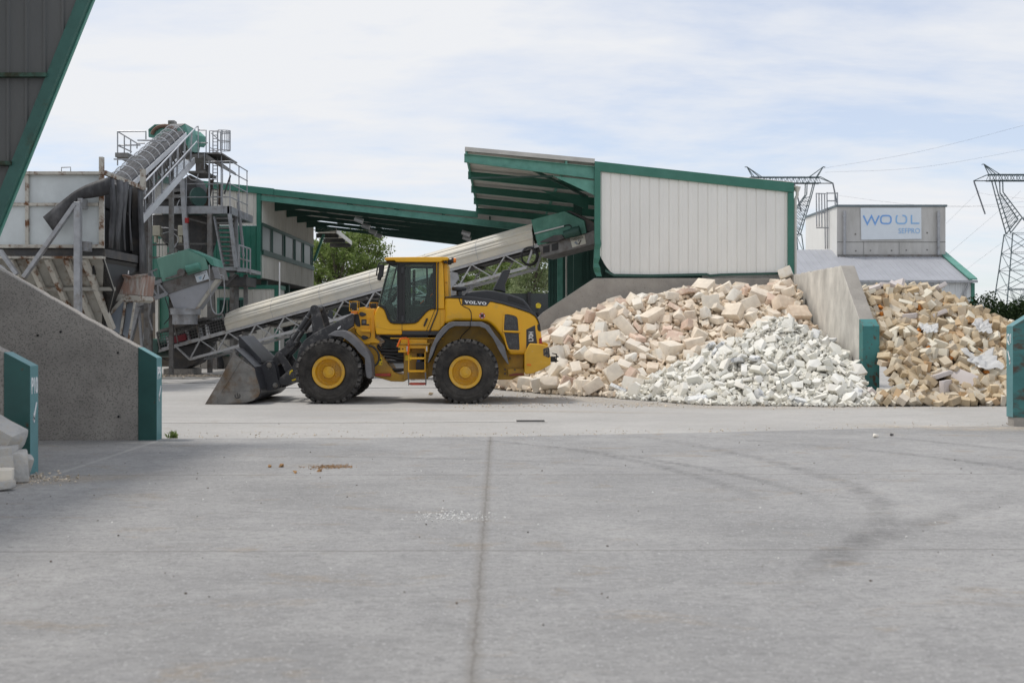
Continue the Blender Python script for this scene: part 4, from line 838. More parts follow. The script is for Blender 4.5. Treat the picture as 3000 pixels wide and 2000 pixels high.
# hoses and joints between the two frames
mb = MB()
for pts, r in [([(170, 290), (240, 380), (450, 390), (600, 380)], .05), ([(230, 440), (420, 450), (560, 455), (690, 440)], .04), ([(330, 500), (480, 520), (600, 550), (700, 552)], .05), ([(380, 610), (560, 612), (700, 612)], .03), ([(460, 770), (560, 775), (700, 770)], .04), ([(210, 100), (330, 115), (420, 150), (600, 215)], .018), ([(340, 180), (300, 270), (240, 320)], .012), ([(290, 150), (340, 140), (500, 190)], .012)]:
    mb.tube(pl(zE, pts, 22.75), r, 8)
mb.build('hydraulic_hose', M['black'], ld, smooth=60)
mb = MB(); mb.tube(catmull(pl(zE, [(0, 290), (80, 310), (160, 380), (205, 480), (200, 590), (150, 670), (70, 710)], 22.45), 5), .022, 8); mb.build('brake_hose', M['char'], ld, smooth=60)
slab('hinge_knuckle', zE, [(550, 880), (580, 862), (780, 862), (780, 890), (700, 900), (700, 960), (600, 975), (560, 940)], 22.7, 23.4, M['yellow_dirty'], bevel=.02)
slab('hinge_pin', zE, [(565, 885), (690, 885), (690, 935), (565, 935)], 22.66, 23.4, M['black'], bevel=.01)
slab('safety_bar', zE, [(130, 850), (300, 842), (440, 838), (440, 900), (300, 898), (130, 895)], 22.52, 22.58, M['redpaint'], bevel=.008)
slab('warning_sticker', zE, [(225, 525), (272, 532), (270, 680), (195, 672)], 22.592, 22.61, M['sticker'])
strokes(zE, [[(218, 590), (240, 540), (262, 592)], [(245, 640), (258, 622), (268, 640), (262, 642), (260, 668), (254, 668), (252, 642)], [(208, 634), (236, 636), (236, 642), (208, 640)]], 22.591, ld, 'sticker_symbol', M['black'], .002)
# ---- steps
stp = slab('step_box', zE, [(590, 272), (1195, 275), (1192, 422), (1122, 424), (1122, 345), (820, 345), (818, 424), (592, 422)], 22.22, 22.6, M['yellow'], bevel=.008)
slab('step_tread', zE, [(566, 240), (1222, 240), (1218, 268), (566, 266)], 22.12, 22.6, M['yellow_dirty'], stp, bevel=.005)
slab('tank_front', zE, [(640, 160), (1170, 168), (1170, 240), (640, 240)], 22.36, 22.6, M['yellow'], stp, bevel=.008)
slab('switch', zE, [(592, 335), (632, 335), (632, 375), (592, 375)], 22.205, 22.25, M['black'], stp, bevel=.004)
slab('caution_mark', zE, [(655, 355), (680, 338), (704, 355), (680, 372)], 22.21, 22.23, M['black'], stp)
mb = MB()
for x in (768, 1160):
    mb.bar(W(*zE(x, 300), 22.2), W(*zE(x, 400), 22.2), .025, .015)
mb.build('latch', M['chrome'], stp)
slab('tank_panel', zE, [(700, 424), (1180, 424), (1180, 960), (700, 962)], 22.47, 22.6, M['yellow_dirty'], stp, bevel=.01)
lad = MB(); 
for x in (802, 1128):
    lad.bar(W(*zE(x, 424), 22.15), W(*zE(x, 840), 22.15), .022, .05)
la = lad.build('ladder', M['yellow'], ld)
for y in (540, 796):
    slab('rung', zE, [(804, y - 18), (1122, y - 18), (1116, y + 4), (1098, y + 20), (824, y + 20), (806, y + 4)], 22.08, 22.3, M['yellow'], la, bevel=.006)
for x in (792, 1136):
    slab('rubber_strap', zE, [(x - 18, 822), (x + 12, 822), (x + 18, 1050), (x + 10, 1082), (x - 4, 1082), (x - 2, 1040)], 22.12, 22.17, M['fender'], la, bevel=.004)
slab('bottom_step', zE, [(808, 1034), (1134, 1034), (1134, 1068), (1100, 1076), (840, 1076), (808, 1064)], 22.06, 22.28, M['redpaint'], la, bevel=.006)
seam('step_handle', zE, [(572, 312), (600, 240), (630, 165), (660, 143), (760, 140), (795, 165), (800, 250), (790, 400), (785, 465)], 22.08, .020, 'orange')
mb = MB(); p = W(*zE(1040, 590), 22.4); mb.cyl(p, p + Vector((0, 0, .16)), .085, n=16); mb.cyl(p - Vector((0, 0, .02)), p, .09, n=16); mb.box((p.x - .10, p.y - .1, p.z - .19), (p.x + .12, p.y + .1, p.z - .02)); fl = mb.build('fuel_filter', M['black'], ld, smooth=40)
mb = MB(); p2 = W(*zE(995, 585), 22.29); mb.box((p2.x - .03, 22.285, p2.z - .03), (p2.x + .03, 22.31, p2.z + .02)); mb.build('filter_badge', mat('blue_badge', (.02, .06, .25), .4), fl)
slab('stick_label', zE, [(728, 478), (860, 478), (855, 585), (728, 582)], 22.455, 22.475, M['sticker'], stp)
# ---- boom, bell crank, cylinder, links
bm_pts = [zB(835, 272), zB(866, 288), zB(858, 428), zB(770, 497), zB(640, 600), zB(480, 720), zB(350, 860), zB(230, 1010), zB(90, 1160), zA(1290, 1195), zA(1200, 1237), zA(1070, 1237), zA(1040, 1195), zA(1055, 1140), zA(1150, 1062), zA(1235, 985), zA(1290, 870), zB(118, 745), zB(150, 685), zB(200, 625), zB(300, 548), zB(460, 462)]
for y0 in (22.42, mir(22.42) - .13):
    slab('lift_arm', zoom(0, 0, 1), bm_pts, y0, y0 + .13, M['boom'], bevel=.012, ref=22.42)
mb = MB(); p = W(*zB(330, 640), 22.5); mb.cyl(p, Vector((p.x, mir(22.5), p.z)), .12, n=20); mb.build('cross_tube', M['boom'], ld, smooth=40)
slab('arm_decal', zB, [(636, 478), (650, 452), (688, 432), (682, 456), (660, 478), (636, 490)], 22.415, 22.43, M['white'], ref=22.42)
crank = [(268, 200), (276, 175), (292, 160), (320, 152), (345, 154), (368, 170), (380, 200), (400, 240), (465, 462), (440, 500), (300, 540), (285, 350)]
for y0 in (22.62, mir(22.62) - .07):
    slab('tilt_lever', zB, crank, y0, y0 + .07, M['boom'], bevel=.01, ref=22.6)
p = W(*zB(320, 200), 22.6); mb = MB(); mb.cyl(Vector((p.x, 22.58, p.z)), Vector((p.x, mir(22.58), p.z)), .07, n=20); mb.cyl(Vector((p.x, 22.55, p.z)), Vector((p.x, 22.6, p.z)), .035, n=12)
mb.build('lever_pin', M['boom'], ld, smooth=40)
a, b_, c_ = pl(zB, [(330, 190), (115, 500), (-20, 690)], 22.75)
for yy in (22.75, mir(22.75)):
    A, B, C_ = [Vector((v.x, yy, v.z)) for v in (a, b_, c_)]
    mb = MB(); mb.cyl(A, B, .062, n=16); cy = mb.build('tilt_cylinder', M['char'], ld, smooth=40)
    mb = MB(); mb.cyl(B, B + (A - B).normalized() * .03, .07, n=16); e = A + (B - A) * .45; mb.cyl(e, e + (A - B).normalized() * .025, .068, n=16); mb.build('collar', M['fender'], cy, smooth=40)
    mb = MB(); mb.cyl(B, C_ + (B - C_) * .25, .04, .055, n=14); mb.cyl(C_ + (B - C_) * .25, C_, .065, .09, n=14); mb.build('piston_rod', M['boom'], cy, smooth=40)
mb = MB(); mb.tube(catmull(pl(zB, [(100, 510), (30, 540), (5, 580), (10, 640)], 22.66), 4), .010, 6); mb.tube(catmull(pl(zB, [(110, 575), (128, 620), (110, 655), (75, 660)], 22.66), 4), .010, 6); mb.build('cylinder_hose', M['black'], ld, smooth=60)
lev = [(1148, 650), (1180, 625), (1225, 628), (1262, 665), (1258, 710), (1228, 745), (1110, 872), (1085, 920), (1010, 992), (960, 940), (950, 895), (1010, 800), (1060, 765), (1130, 715)]
for y0 in (22.66, mir(22.66) - .08):
    slab('tilt_link', zA, lev, y0, y0 + .08, M['boom'], bevel=.012, ref=22.66)
mb = MB()
for x, y in ((1200, 683), (1062, 832)):
    p = W(*zA(x, y), 22.66); mb.lathe([(0, -.03), (.045, -.03), (.05, -.02), (.05, 0), (.07, 0), (.075, .01), (.075, .06)], Vector((p.x, 22.63, p.z)), (0, 1, 0), 20); mb.cyl(Vector((p.x, 22.7, p.z)), Vector((p.x, mir(22.7), p.z)), .05, n=14)
mb.build('link_pin', M['boom'], ld, smooth=40)
slab('guide_link', zA, [(1062, 790), (1095, 800), (1165, 900), (1222, 1000), (1195, 1050), (1145, 1065), (1110, 985), (1040, 870)], 22.58, 22.66, M['boom'], bevel=.01, ref=22.66)
slab('guide_link', zA, [(1062, 790), (1095, 800), (1165, 900), (1222, 1000), (1195, 1050), (1145, 1065), (1110, 985), (1040, 870)], mir(22.66), mir(22.58), M['boom'], bevel=.01, ref=22.66)
# arm marks: yellow bars and a pale emblem ring
slab('arm_mark', zA, [(1192, 1048), (1228, 1022), (1240, 1045), (1210, 1068), (1200, 1090), (1186, 1100)], 22.413, 22.43, M['sticker']); slab('arm_mark', zA, [(1216, 1165), (1250, 1150), (1285, 1142), (1270, 1170), (1225, 1182)], 22.413, 22.43, M['sticker'])
mb = MB(); cc = W(*zA(1240, 1103), 22.412); mb.tube([cc + Vector((.05*math.cos(t*.4), 0, .045*math.sin(t*.4))) for t in range(16)], .006, 6, closed=True); mb.build('arm_emblem', M['fender'], ld)
slab('arm_emblem_slash', zA, [(1232, 1118), (1250, 1070), (1262, 1080), (1244, 1125)], 22.412, 22.43, M['fender'])
# ---- bucket
BY, BF = 21.75, 24.35
prof = [(445, 742), (470, 748), (600, 866), (724, 990), (745, 1110), (792, 1240), (806, 1320), (790, 1380), (720, 1440), (610, 1478), (230, 1502), (58, 1502)]
P = pl(zA, prof, BY); inner = []
cx_ = sum(v.x for v in P) / len(P); cz_ = sum(v.z for v in P) / len(P)
for i, v in enumerate(P):
    a = P[max(i-1, 0)]; b_ = P[min(i+1, len(P)-1)]; d = (b_ - a).normalized(); nn = Vector((d.z, 0, -d.x)); nn = nn if nn.dot(Vector((cx_ - v.x, 0, cz_ - v.z))) > 0 else -nn
    inner.append(v + nn * (.03 if 0 < i < len(P)-1 else .012))
def clampz(v): return Vector((v.x, v.y, max(v.z, .004)))
P = [clampz(v) for v in P]; inner = [Vector((v.x, v.y, max(v.z, .016))) for v in inner]
mb = MB(); n = len(P); off = Vector((0, BF - BY, 0))
vs = P + inner + [v + off for v in P] + [v + off for v in inner]; fs = []
for i in range(n - 1): fs += [[i, i+1, 2*n+i+1, 2*n+i], [n+i, 3*n+i, 3*n+i+1, n+i+1], [i, n+i, n+i+1, i+1], [2*n+i, 2*n+i+1, 3*n+i+1, 3*n+i]]
fs += [[0, 2*n, 3*n, n], [n-1, 2*n-1, 4*n-1, 3*n-1]]
mb.add(vs, fs); bk = mb.build('bucket', M['bucketblk'], ld, bevel=.006)
sidep = [(58, 1502), (240, 1190), (420, 850), (428, 800), (445, 742), (470, 830), (545, 890), (640, 960), (700, 1000), (724, 1015), (740, 1110), (785, 1245), (798, 1330), (776, 1382), (712, 1440), (600, 1474), (222, 1500)]
for y0 in (BY - .03, BF):
    Q = [clampz(Vector((v.x, y0, v.z))) for v in pl(zA, sidep, BY)]
    MB().prism(Q, (0, .03, 0)).build('side_plate', M['bucket'], bk, bevel=.005)
    Q = [clampz(Vector((v.x, y0 + (-.02 if y0 < 22 else .03), v.z))) for v in pl(zA, [(56, 1502), (240, 1185), (418, 855), (545, 895), (470, 1020), (350, 1220), (225, 1405), (222, 1500)], BY)]
    MB().prism(Q, (0, .02, 0)).build('side_cutter', M['bucket'], bk, bevel=.004)
    Q = [clampz(Vector((v.x, y0 + (-.015 if y0 < 22 else .03), v.z))) for v in pl(zA, [(255, 1332), (782, 1312), (796, 1335), (774, 1382), (712, 1438), (600, 1472), (224, 1498), (222, 1400)], BY)]
    MB().prism(Q, (0, .015, 0)).build('wear_plate', M['bucket'], bk, bevel=.004)
c = W(*zA(488, 1380), BY - .05); mb = MB(); mb.tube([c + Vector((.055*math.cos(t), 0, .05*math.sin(t))) for t in [math.pi*.85 + k*.23 for k in range(20)]], .009, 6); mb.bar(c + Vector((-.005, 0, .06)), c + Vector((.02, 0, -.05)), .014, .01); mb.build('bucket_emblem', M['bucketblk'], bk)
Q = pl(zA, [(480, 578), (495, 572), (790, 880), (805, 940), (780, 890)], 22.3)
MB().prism([Vector((v.x, 22.4, v.z)) for v in Q], (0, 1.3, 0)).build('spill_guard', M['bucketblk'], bk, bevel=.006)
Q = pl(zA, [(483, 580), (790, 885), (800, 960), (700, 900), (497, 720)], 22.3)
for yy in (22.39, 23.69): MB().prism([Vector((v.x, yy, v.z)) for v in Q], (0, .02, 0)).build('spill_guard_side', M['bucketblk'], bk, bevel=.004)
ear = [(740, 1010), (800, 985), (840, 950), (900, 915), (955, 912), (1000, 960), (1022, 1040), (1035, 1130), (1075, 1222), (1050, 1275), (985, 1300), (880, 1310), (810, 1330), (770, 1200)]
for y0 in (22.35, 22.62, mir(22.62) - .04, mir(22.35) - .04):
    slab('hinge_plate', zA, ear, y0, y0 + .04, M['bucketblk'], bk, bevel=.006, ref=22.45)
mb = MB()
for x, y in ((930, 965), (1012, 1235)):
    p = W(*zA(x, y), 22.45); mb.lathe([(0, -.03), (.03, -.03), (.035, -.02), (.035, .0), (.055, 0), (.06, .02)], Vector((p.x, 22.33, p.z)), (0, 1, 0), 18); mb.cyl(Vector((p.x, 22.36, p.z)), Vector((p.x, mir(22.36), p.z)), .04, n=12)
mb.build('hinge_pin', M['bucket'], bk, smooth=40)
# ================================================================== WHITE SHED WITH CANOPY (right of centre)
YS = 28.62
ws = thing('storage_shed', 'white clad shed with green trim and an open canopy roof standing on the back wall', 'shed', (5.5, 35, 0))
A = W(1742, 473, YS); B = W(2325, 537, YS); zb = 3.10; xl, xr = A.x, B.x
def ztop(x): return A.z + (B.z - A.z) * (x - xl) / (xr - xl)
mb = MB()
ribbed(mb, (xl + .16, YS + .03, 0), (1, 0, 0), (0, -1, 0), xr - xl - .32, .278, 'wide', lambda t: Vector((0, 0, zb + .08 + (.55 * max(0, 1 - t/.5)**2))), lambda t: Vector((0, 0, ztop(xl + .16 + t) - .24)))
mb.build('gable_cladding', M['clad'], ws, solid=.003, recalc=False)
slp = (B.z - A.z) / (xr - xl)
mb = MB(); mb.prism([(xl, YS - .05, ztop(xl)), (xr, YS - .05, ztop(xr)), (xr, YS - .05, ztop(xr) - .27), (xl, YS - .05, ztop(xl) - .27)], (0, .14, 0)); mb.build('gable_fascia', M['green'], ws, bevel=.006)
mb = MB(); mb.box((xr - .17, YS - .045, zb + .1), (xr, YS + .12, ztop(xr) - .275)); mb.build('corner_trim', M['green'], ws, bevel=.006)
# crumpled left corner trim
mb = MB(); rows = []
for z, dx0, dx1, dy in [(ztop(xl) - .272, 0, .165, 0), (4.2, .0, .165, 0), (4.05, .01, .18, -.02), (3.9, -.01, .15, .02), (3.65, -.02, .15, -.03), (3.5, -.03, .10, .0), (3.38, -.03, .15, -.04), (3.25, .0, .17, .02), (3.13, .06, .20, -.01)]:
    rows.append([Vector((xl + dx0, YS + .1, z)), Vector((xl + dx0, YS - .045 + dy, z)), Vector((xl + dx1, YS - .045 + dy*.5, z)), Vector((xl + dx1, YS + .05, z))])
mb.sheet(rows); mb.build('corner_trim', M['green'], ws, solid=.006)
mb = MB(); pts = [(xl + .30, zb + .16), (xl + .55, zb + .03), (xl + 1.6, zb + .015), (xl + 3.2, zb + .05), (xl + 3.3, zb + .01), (xl + 3.6, zb + .04), (xl + 5.4, zb + .08)]
mb.sheet([[Vector((x, YS - .03, z)) for x, z in pts], [Vector((x, YS - .035, z + .07)) for x, z in pts]]); mb.build('base_flashing', M['greendk'], ws, solid=.006)
# gutter and downpipe
mb = MB(); mb.tube([(xr + .12, YS + .05, ztop(xr) - .12), (xr + .12, YS + .05, ztop(xr) - .34), (xr + .06, YS + .05, ztop(xr) - .46), (xr + .06, YS + .05, zb)], .045, 10); mb.cyl((xr + .12, YS + .05, ztop(xr) - .10), (xr + .12, YS + .05, ztop(xr) - .24), .10, .05, 12); mb.build('downpipe', M['clad_old'], ws, smooth=50)
mb = MB(); mb.box((xr + .02, YS + .1, ztop(xr) - .18), (xr + .16, 41.5, ztop(xr) - .06)); mb.build('gutter', M['clad_old'], ws)
# side walls, rear and roof
YE = 41.6; XT = -1.05
def zroof(x): return A.z + slp * (x - xl) - .01
mb = MB(); ribbed(mb, (xr - .02, YS + .1, 0), (0, 1, 0), (1, 0, 0), YE - YS - .1, .3, 'trap', lambda t: Vector((0, 0, zb)), lambda t: Vector((0, 0, ztop(xr) - .2))); mb.build('side_cladding', M['clad'], ws, solid=.003, recalc=False)
mb = MB(); ribbed(mb, (1.95, YE, 0), (1, 0, 0), (0, -1, 0), xr - 1.95, .3, 'trap', lambda t: Vector((0, 0, .4)), lambda t: Vector((0, 0, zroof(1.95 + t) - .2))); mb.build('rear_cladding', M['greendk'], ws, solid=.003, recalc=False)
tip = W(1362, 436, YS); ur = Vector((1, 0, (A.z - tip.z) / (A.x - tip.x)))
rl = ur.normalized()
mb = MB(); ribbed(mb, (tip.x, YS - .02, tip.z - .05), (0, 1, 0), (0, 0, 1), YE - YS + 2.2, .25, 'trap', lambda t: Vector((0, 0, 0)), lambda t: ur * (xr - tip.x) ); mb.build('roof_sheet', M['clad_in'], ws, solid=.003, recalc=False)
mb = MB(); mb.bar(Vector((tip.x, YS - .03, tip.z - .01)), Vector((xl, YS - .03, A.z + .01)), .03, .12); mb.build('roof_edge', M['clad_in'], ws)
rt = W(1362, 468, YS); drop = tip.z - rt.z
for k in range(5):
    y = YS + .05 + k * 3.22
    def RP(x, d): return Vector((x, y, tip.z + ur.z * (x - tip.x) - d))
    xa, xb_ = tip.x - .02, xl + .05 if k == 0 else xr - .2
    mb = MB(); mb.prism([RP(xa, .15), RP(xb_, .15), RP(xb_, .15 + (.30 if k else .34)), RP(xa, .15 + .22)], (0, .012, 0))
    for d in (.15, None):
        pa = RP(xa, .15 if d else .37); pb = RP(xb_, .15 if d else (.45 if k else .49)); mb.bar(pa + Vector((0, .006, 0)), pb + Vector((0, .006, 0)), .14, .014)
    mb.prism([RP(xl - 1.2 if k == 0 else xl - 1.4, .52), RP(xl + .1, .54), RP(xl + .1, 1.0)], (0, .012, 0))
    mb.build('rafter', M['greenlt'] if k == 0 else M['green'], ws)
    if k < 2: continue
    mb = MB(); mb.box((xl - .14, y - .09, 0.3), (xl + .16, y + .10, zroof(xl) - .3)); mb.build('column', M['greendk'], ws)
for x in (tip.x + .04, tip.x + 2.9, xl + 1.5):
    mb = MB(); z = tip.z + ur.z * (x - tip.x) - .11; mb.bar((x, YS, z), (x, YE, z), .06, .13); mb.build('purlin', M['greenlt'], ws)
mb = MB(); z = lambda x: tip.z + ur.z * (x - tip.x) - .36
mb.bar((tip.x + .1, YS + 3.2, z(tip.x)), (xl - 1.2, YS + .1, z(xl) - .05), .05); mb.bar((tip.x + 1.6, YS + .1, z(tip.x + 1.6) + .1), (xl, YS + 3.2, z(xl) - .2), .07); mb.build('wind_brace', M['greendk'], ws)
# dark end screens and posts under the canopy
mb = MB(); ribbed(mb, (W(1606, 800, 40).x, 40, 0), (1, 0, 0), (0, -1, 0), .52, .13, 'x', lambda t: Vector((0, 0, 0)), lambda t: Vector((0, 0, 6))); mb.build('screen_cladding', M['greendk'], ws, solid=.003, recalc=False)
for px, w, m in ((1641, .20, 'greenlt'),):
    p = W(px, 800, 39); mb = MB(); mb.box((p.x - w/2, 39, 0), (p.x + w/2, 39.25, 6.0)); mb.build('column', M[m], ws)
mb = MB()
for px in (1659, 1674): p = W(px, 800, 38.6); mb.cyl((p.x, 38.6, 0), (p.x, 38.6, 5.8), .03, n=8)
mb.build('rain_pipe', M['clad_old'], ws)
# ================================================================== LONG OPEN HALL (left building and the roof that joins the shed)
Y0 = 42.0
hb = thing('open_hall', 'long green roofed hall with a raised white control cabin and ribbon windows', 'building', (-8, 47, 0))
f0 = W(562, 528, Y0); f1 = W(1400, 620, Y0); sl = (f1.z - f0.z) / (f1.x - f0.x)
def zf(x): return f0.z + sl * (x - f0.x)
xp0, xp1 = W(752, 600, Y0).x, W(764, 600, Y0).x; xw = xp1; zbot = W(764, 813, Y0).z; xL = -14.6; XLL = -22.0
xm = W(803, 600, Y0).x
mb = MB(); mb.prism([(xL, Y0 - .1, zf(xL) + .02), (xm, Y0 - .1, zf(xm) + .02), (xm, Y0 - .1, zf(xm) - .26), (xL, Y0 - .1, zf(xL) - .26)], (0, .16, 0)); mb.build('roof_fascia', M['green'], hb, bevel=.008)
mb = MB(); mb.prism([(xm, Y0 - .07, zf(xm)), (f1.x, Y0 - .07, zf(f1.x)), (f1.x, Y0 - .07, zf(f1.x) - .26), (xm, Y0 - .07, zf(xm) - .26)], (0, .13, 0)); mb.build('roof_fascia', M['green'], hb, bevel=.008)
XR2 = 2.0
mb = MB(); mb.prism([(xw, Y0 + .02, zf(xw) - .30), (XR2, Y0 + .02, zf(XR2) - .30), (XR2, Y0 + .02, zf(XR2) - .58), (xw, Y0 + .02, zf(xw) - .52)], (0, .02, 0)); mb.bar((xw, Y0 - .02, zf(xw) - .53), (XR2, Y0 - .02, zf(XR2) - .59), .18, .02); mb.build('edge_beam', M['greenlt'], hb)
for i, px in enumerate((796, 831, 862, 889, 908)):
    y = Y0 + 2.45 * (i + 1); mb = MB()
    mb.prism([(xw, y, zf(xw) - .30), (XR2, y, zf(XR2) - .30), (XR2, y, zf(XR2) - .58), (xw + 1.2, y, zf(xw) - .60), (xw, y, zf(xw) - .70)], (0, .03, 0)); mb.build('rafter', M['greendk'], hb)
mb = MB(); ribbed(mb, (xL, Y0 - .05, zf(xL) - .02), (0, 1, 0), (0, 0, 1), 12.4, .3, 'trap', lambda t: Vector((0, 0, 0)), lambda t: Vector((XR2 - xL, 0, sl * (XR2 - xL)))); mb.build('roof_sheet', M['clad_in'], hb, solid=.003, recalc=False)
mb = MB()
for x in (-8.5, -6.5, -4.5, -2.5, -.5): mb.bar((x, Y0 + .1, zf(x) - .20), (x, Y0 + 12.2, zf(x) - .20), .06, .16)
mb.build('purlin', M['greendk'], hb)
mb = MB(); mb.box((xp0, Y0 - .03, zbot - .05), (xp1, Y0 + .2, zf(xp0) - .27)); mb.build('corner_post', M['green'], hb)
mb = MB(); ribbed(mb, (xL, Y0 + .04, 0), (1, 0, 0), (0, -1, 0), xp0 - xL, .24, 'x', lambda t: Vector((0, 0, W(0, 660, Y0).z)), lambda t: Vector((0, 0, zf(xL + t) - .25))); mb.build('front_cladding', M['clad_old'], hb, solid=.003, recalc=False)
mb = MB(); ribbed(mb, (-15.2, Y0 + .05, 0), (1, 0, 0), (0, -1, 0), xp0 + 15.2, .24, 'x', lambda t: Vector((0, 0, zbot)), lambda t: Vector((0, 0, W(0, 660, Y0).z - .01))); mb.build('green_cladding', M['green'], hb, solid=.003, recalc=False)
YB = 53.7
# ribbon windows in the side wall (plane X = xw)
def SW(px, py):
    y = F * xw / (px - CX); return Vector((xw, y, H - (py - CY) * y / F))
t0, t1 = SW(766, 656), SW(766, 735); ztw, zbw = t0.z, t1.z
mb = MB(); ribbed(mb, (xw, Y0 + .2, 0), (0, 1, 0), (1, 0, 0), YB - Y0 - .2, .2, 'x', lambda t: Vector((0, 0, ztw + .03)), lambda t: Vector((0, 0, zf(xw) - .3))); mb.build('side_cladding', M['clad_old'], hb, solid=.003, recalc=False)
mb = MB(); ribbed(mb, (xw, Y0 + .2, 0), (0, 1, 0), (1, 0, 0), YB - Y0 - .2, .2, 'x', lambda t: Vector((0, 0, zbot)), lambda t: Vector((0, 0, zbw - .03))); mb.build('side_cladding', M['clad_old'], hb, solid=.003, recalc=False)
mb = MB(); mb.box((xw - .05, Y0 + .2, ztw - .06), (xw + .05, YB, ztw + .06)); mb.box((xw - .05, Y0 + .2, zbw - .16), (xw + .07, YB, zbw + .05)); mb.build('window_band', M['greendk'], hb)
wx = [766, 794, 831, 861.5, 886, 907, 916]
for a, b in ((767, 792), (798, 827), (835, 858), (865, 883), (890, 909)):
    ya, yb = SW(a, 700).y, SW(b, 700).y
    mb = MB(); mb.ringprism([(xw - .02, ya - .12, zbw), (xw - .02, yb + .12, zbw), (xw - .02, yb + .12, ztw), (xw - .02, ya - .12, ztw)], [(xw - .02, ya, zbw + .08), (xw - .02, yb, zbw + .08), (xw - .02, yb, ztw - .08), (xw - .02, ya, ztw - .08)], (.06, 0, 0)); wf = mb.build('window', M['greendk'], hb)
    mb = MB(); mb.box((xw - .01, ya, zbw + .08), (xw + .01, yb, ztw - .08)); mb.build('pane', M['glasspane'], wf)
mb = MB(); mb.box((xL, Y0 + .2, zbot - .03), (xw - .03, YB, zbot + .05)); mb.build('cabin_floor', M['darkm'], hb)
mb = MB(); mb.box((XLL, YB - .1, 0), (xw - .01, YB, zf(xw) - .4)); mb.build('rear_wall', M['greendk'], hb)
lw = mat('brown_block_wall', (.17, .145, .12), .9, var=.25, vs=1.2, bump=.2)
mb = MB(); mb.box((XLL, 43.2, 0), (-12.6, 43.4, 2.3)); mb.build('block_wall', lw, hb)
mb = MB(); mb.box((XLL, 44.6, 0), (-12.0, 44.8, zbot)); mb.build('undercroft_dark_backing', M['darkm'], hb)  # dark wall stands for the unlit void under the hall
a_, b_ = W(466, 1010, 43), W(514, 868, 43); mb = MB(); mb.box((a_.x, 43.0, .4), (b_.x, 43.15, b_.z)); mb.build('green_door', M['green'], hb)
a_, b_ = W(455, 1010, 42.8), W(463, 868, 42.8); mb = MB(); mb.box((a_.x, 42.8, 0), (b_.x, 43, b_.z)); mb.build('cream_post', M['clad_old'], hb)
for y in (43.5, 48, 53): 
    mb = MB(); mb.box((xw - .35, y, 0), (xw - .1, y + .25, zbot - .05)); mb.build('column', M['greendk'], hb)
    mb = MB(); mb.box((-11.5 - .35, y, 0), (-11.5, y + .25, zbot - .05)); mb.build('column', M['greendk'], hb)
for px, py in ((1051, 635), (1072, 653), (1092, 669), (1108, 679), (1365, 668), (1367, 683)):
    y = 43.3 + 2.45 * ((px - 1051) / 19 if px < 1200 else (px - 1365) / 2.0 + 0.3); y = min(y, 52)
    x = (px - CX) * y / F; mb = MB(); c = Vector((x, y, zf(x) - .95)); mb.cyl(c + Vector((-.18, 0, .22)), c + Vector((.18, 0, .10)), .10, .12, 12); mb.build('hanging_lamp', M['alu'], hb, smooth=40)
# small lean-to roof beyond the hall
lt = thing('lean_to_roof', 'small grey lean-to roof on green brackets behind the ribbon windows', 'roof', (-11, 56, 5))
x0, x1 = -10.25, W(984, 0, 54.2).x
mb = MB(); ribbed(mb, (x0, 54.2, 7.0), (1, 0, 0), (0, 0, -1), x1 - x0, .3, 'trap', lambda t: Vector((0, 0, 0)), lambda t: Vector((0, 5.6, -.2))); mb.build('roof_sheet', M['clad_old'], lt, solid=.004, recalc=False)
mb = MB(); mb.prism([(x1, 54.2, 7.05), (x1, 59.8, 6.85), (x1, 59.8, 6.6), (x1, 54.2, 6.8)], (.03, 0, 0)); mb.build('roof_edge', M['clad_old'], lt)
for y, z in ((55.2, 6.92), (57.4, 6.84), (59.6, 6.76)): mb = MB(); mb.box((x0, y, z - .30), (x1 - .02, y + .12, z - .05)); mb.build('beam', M['darkm'], lt)
mb = MB(); mb.bar((x0 + .02, 54.5, 5.3), (x0 + .55, 54.5, 6.75), .16, .12); mb.build('bracket', M['greenlt'], lt)
# low boundary wall seen under the canopy
bw = thing('boundary_wall', 'low dark grey panel wall in front of the far trees', 'wall', (-1, 55, 0))
mb = MB()
for k in range(9): mb.box((-9 + k * 1.5 + .01, 55, 0), (-9 + k * 1.5 + 1.49, 55.18, 3.55))
mb.build('wall_panel', mat('damp_grey_wall', (.10, .11, .11), .9, var=.2, vs=.8), bw); mb = MB()
for k in range(10): mb.box((-9.08 + k * 1.5, 54.9, 0), (-8.92 + k * 1.5, 55.25, 3.62))
mb.build('wall_post', M['darkm'], bw)
# ================================================================== SITE CABIN below the hall
sc_ = thing('site_cabin', 'low white cabin with green bands and a barred window under the raised hall', 'cabin', (-10.8, 42, 0))
yc = 40.6; xa, xb = W(586, 0, yc).x, W(813, 0, yc).x; zt = W(0, 838, yc).z
mb = MB(); mb.box((xa, yc, .55), (xb, yc + 1.25, zt)); mb.build('cabin_wall', M['clad_old'], sc_)
mb = MB(); ribbed(mb, (xa, yc - .012, 0), (1, 0, 0), (0, -1, 0), xb - xa, .35, 'x', lambda t: Vector((0, 0, 1.0)), lambda t: Vector((0, 0, zt - .12))); mb.build('wall_ribs', M['clad_old'], sc_, solid=.003, recalc=False)
mb = MB(); mb.box((xa - .05, yc - .06, zt - .12), (xb + .05, yc + 1.3, zt + .04)); mb.build('top_band', M['green'], sc_)
mb = MB(); mb.box((xa - .05, yc - .06, .52), (xb + .05, yc + 1.3, .72)); mb.build('bottom_band', M['greendk'], sc_)
mb = MB(); mb.box((xb - .12, yc - .05, .72), (xb + .04, yc + .1, zt - .12)); mb.build('corner_post', M['green'], sc_)
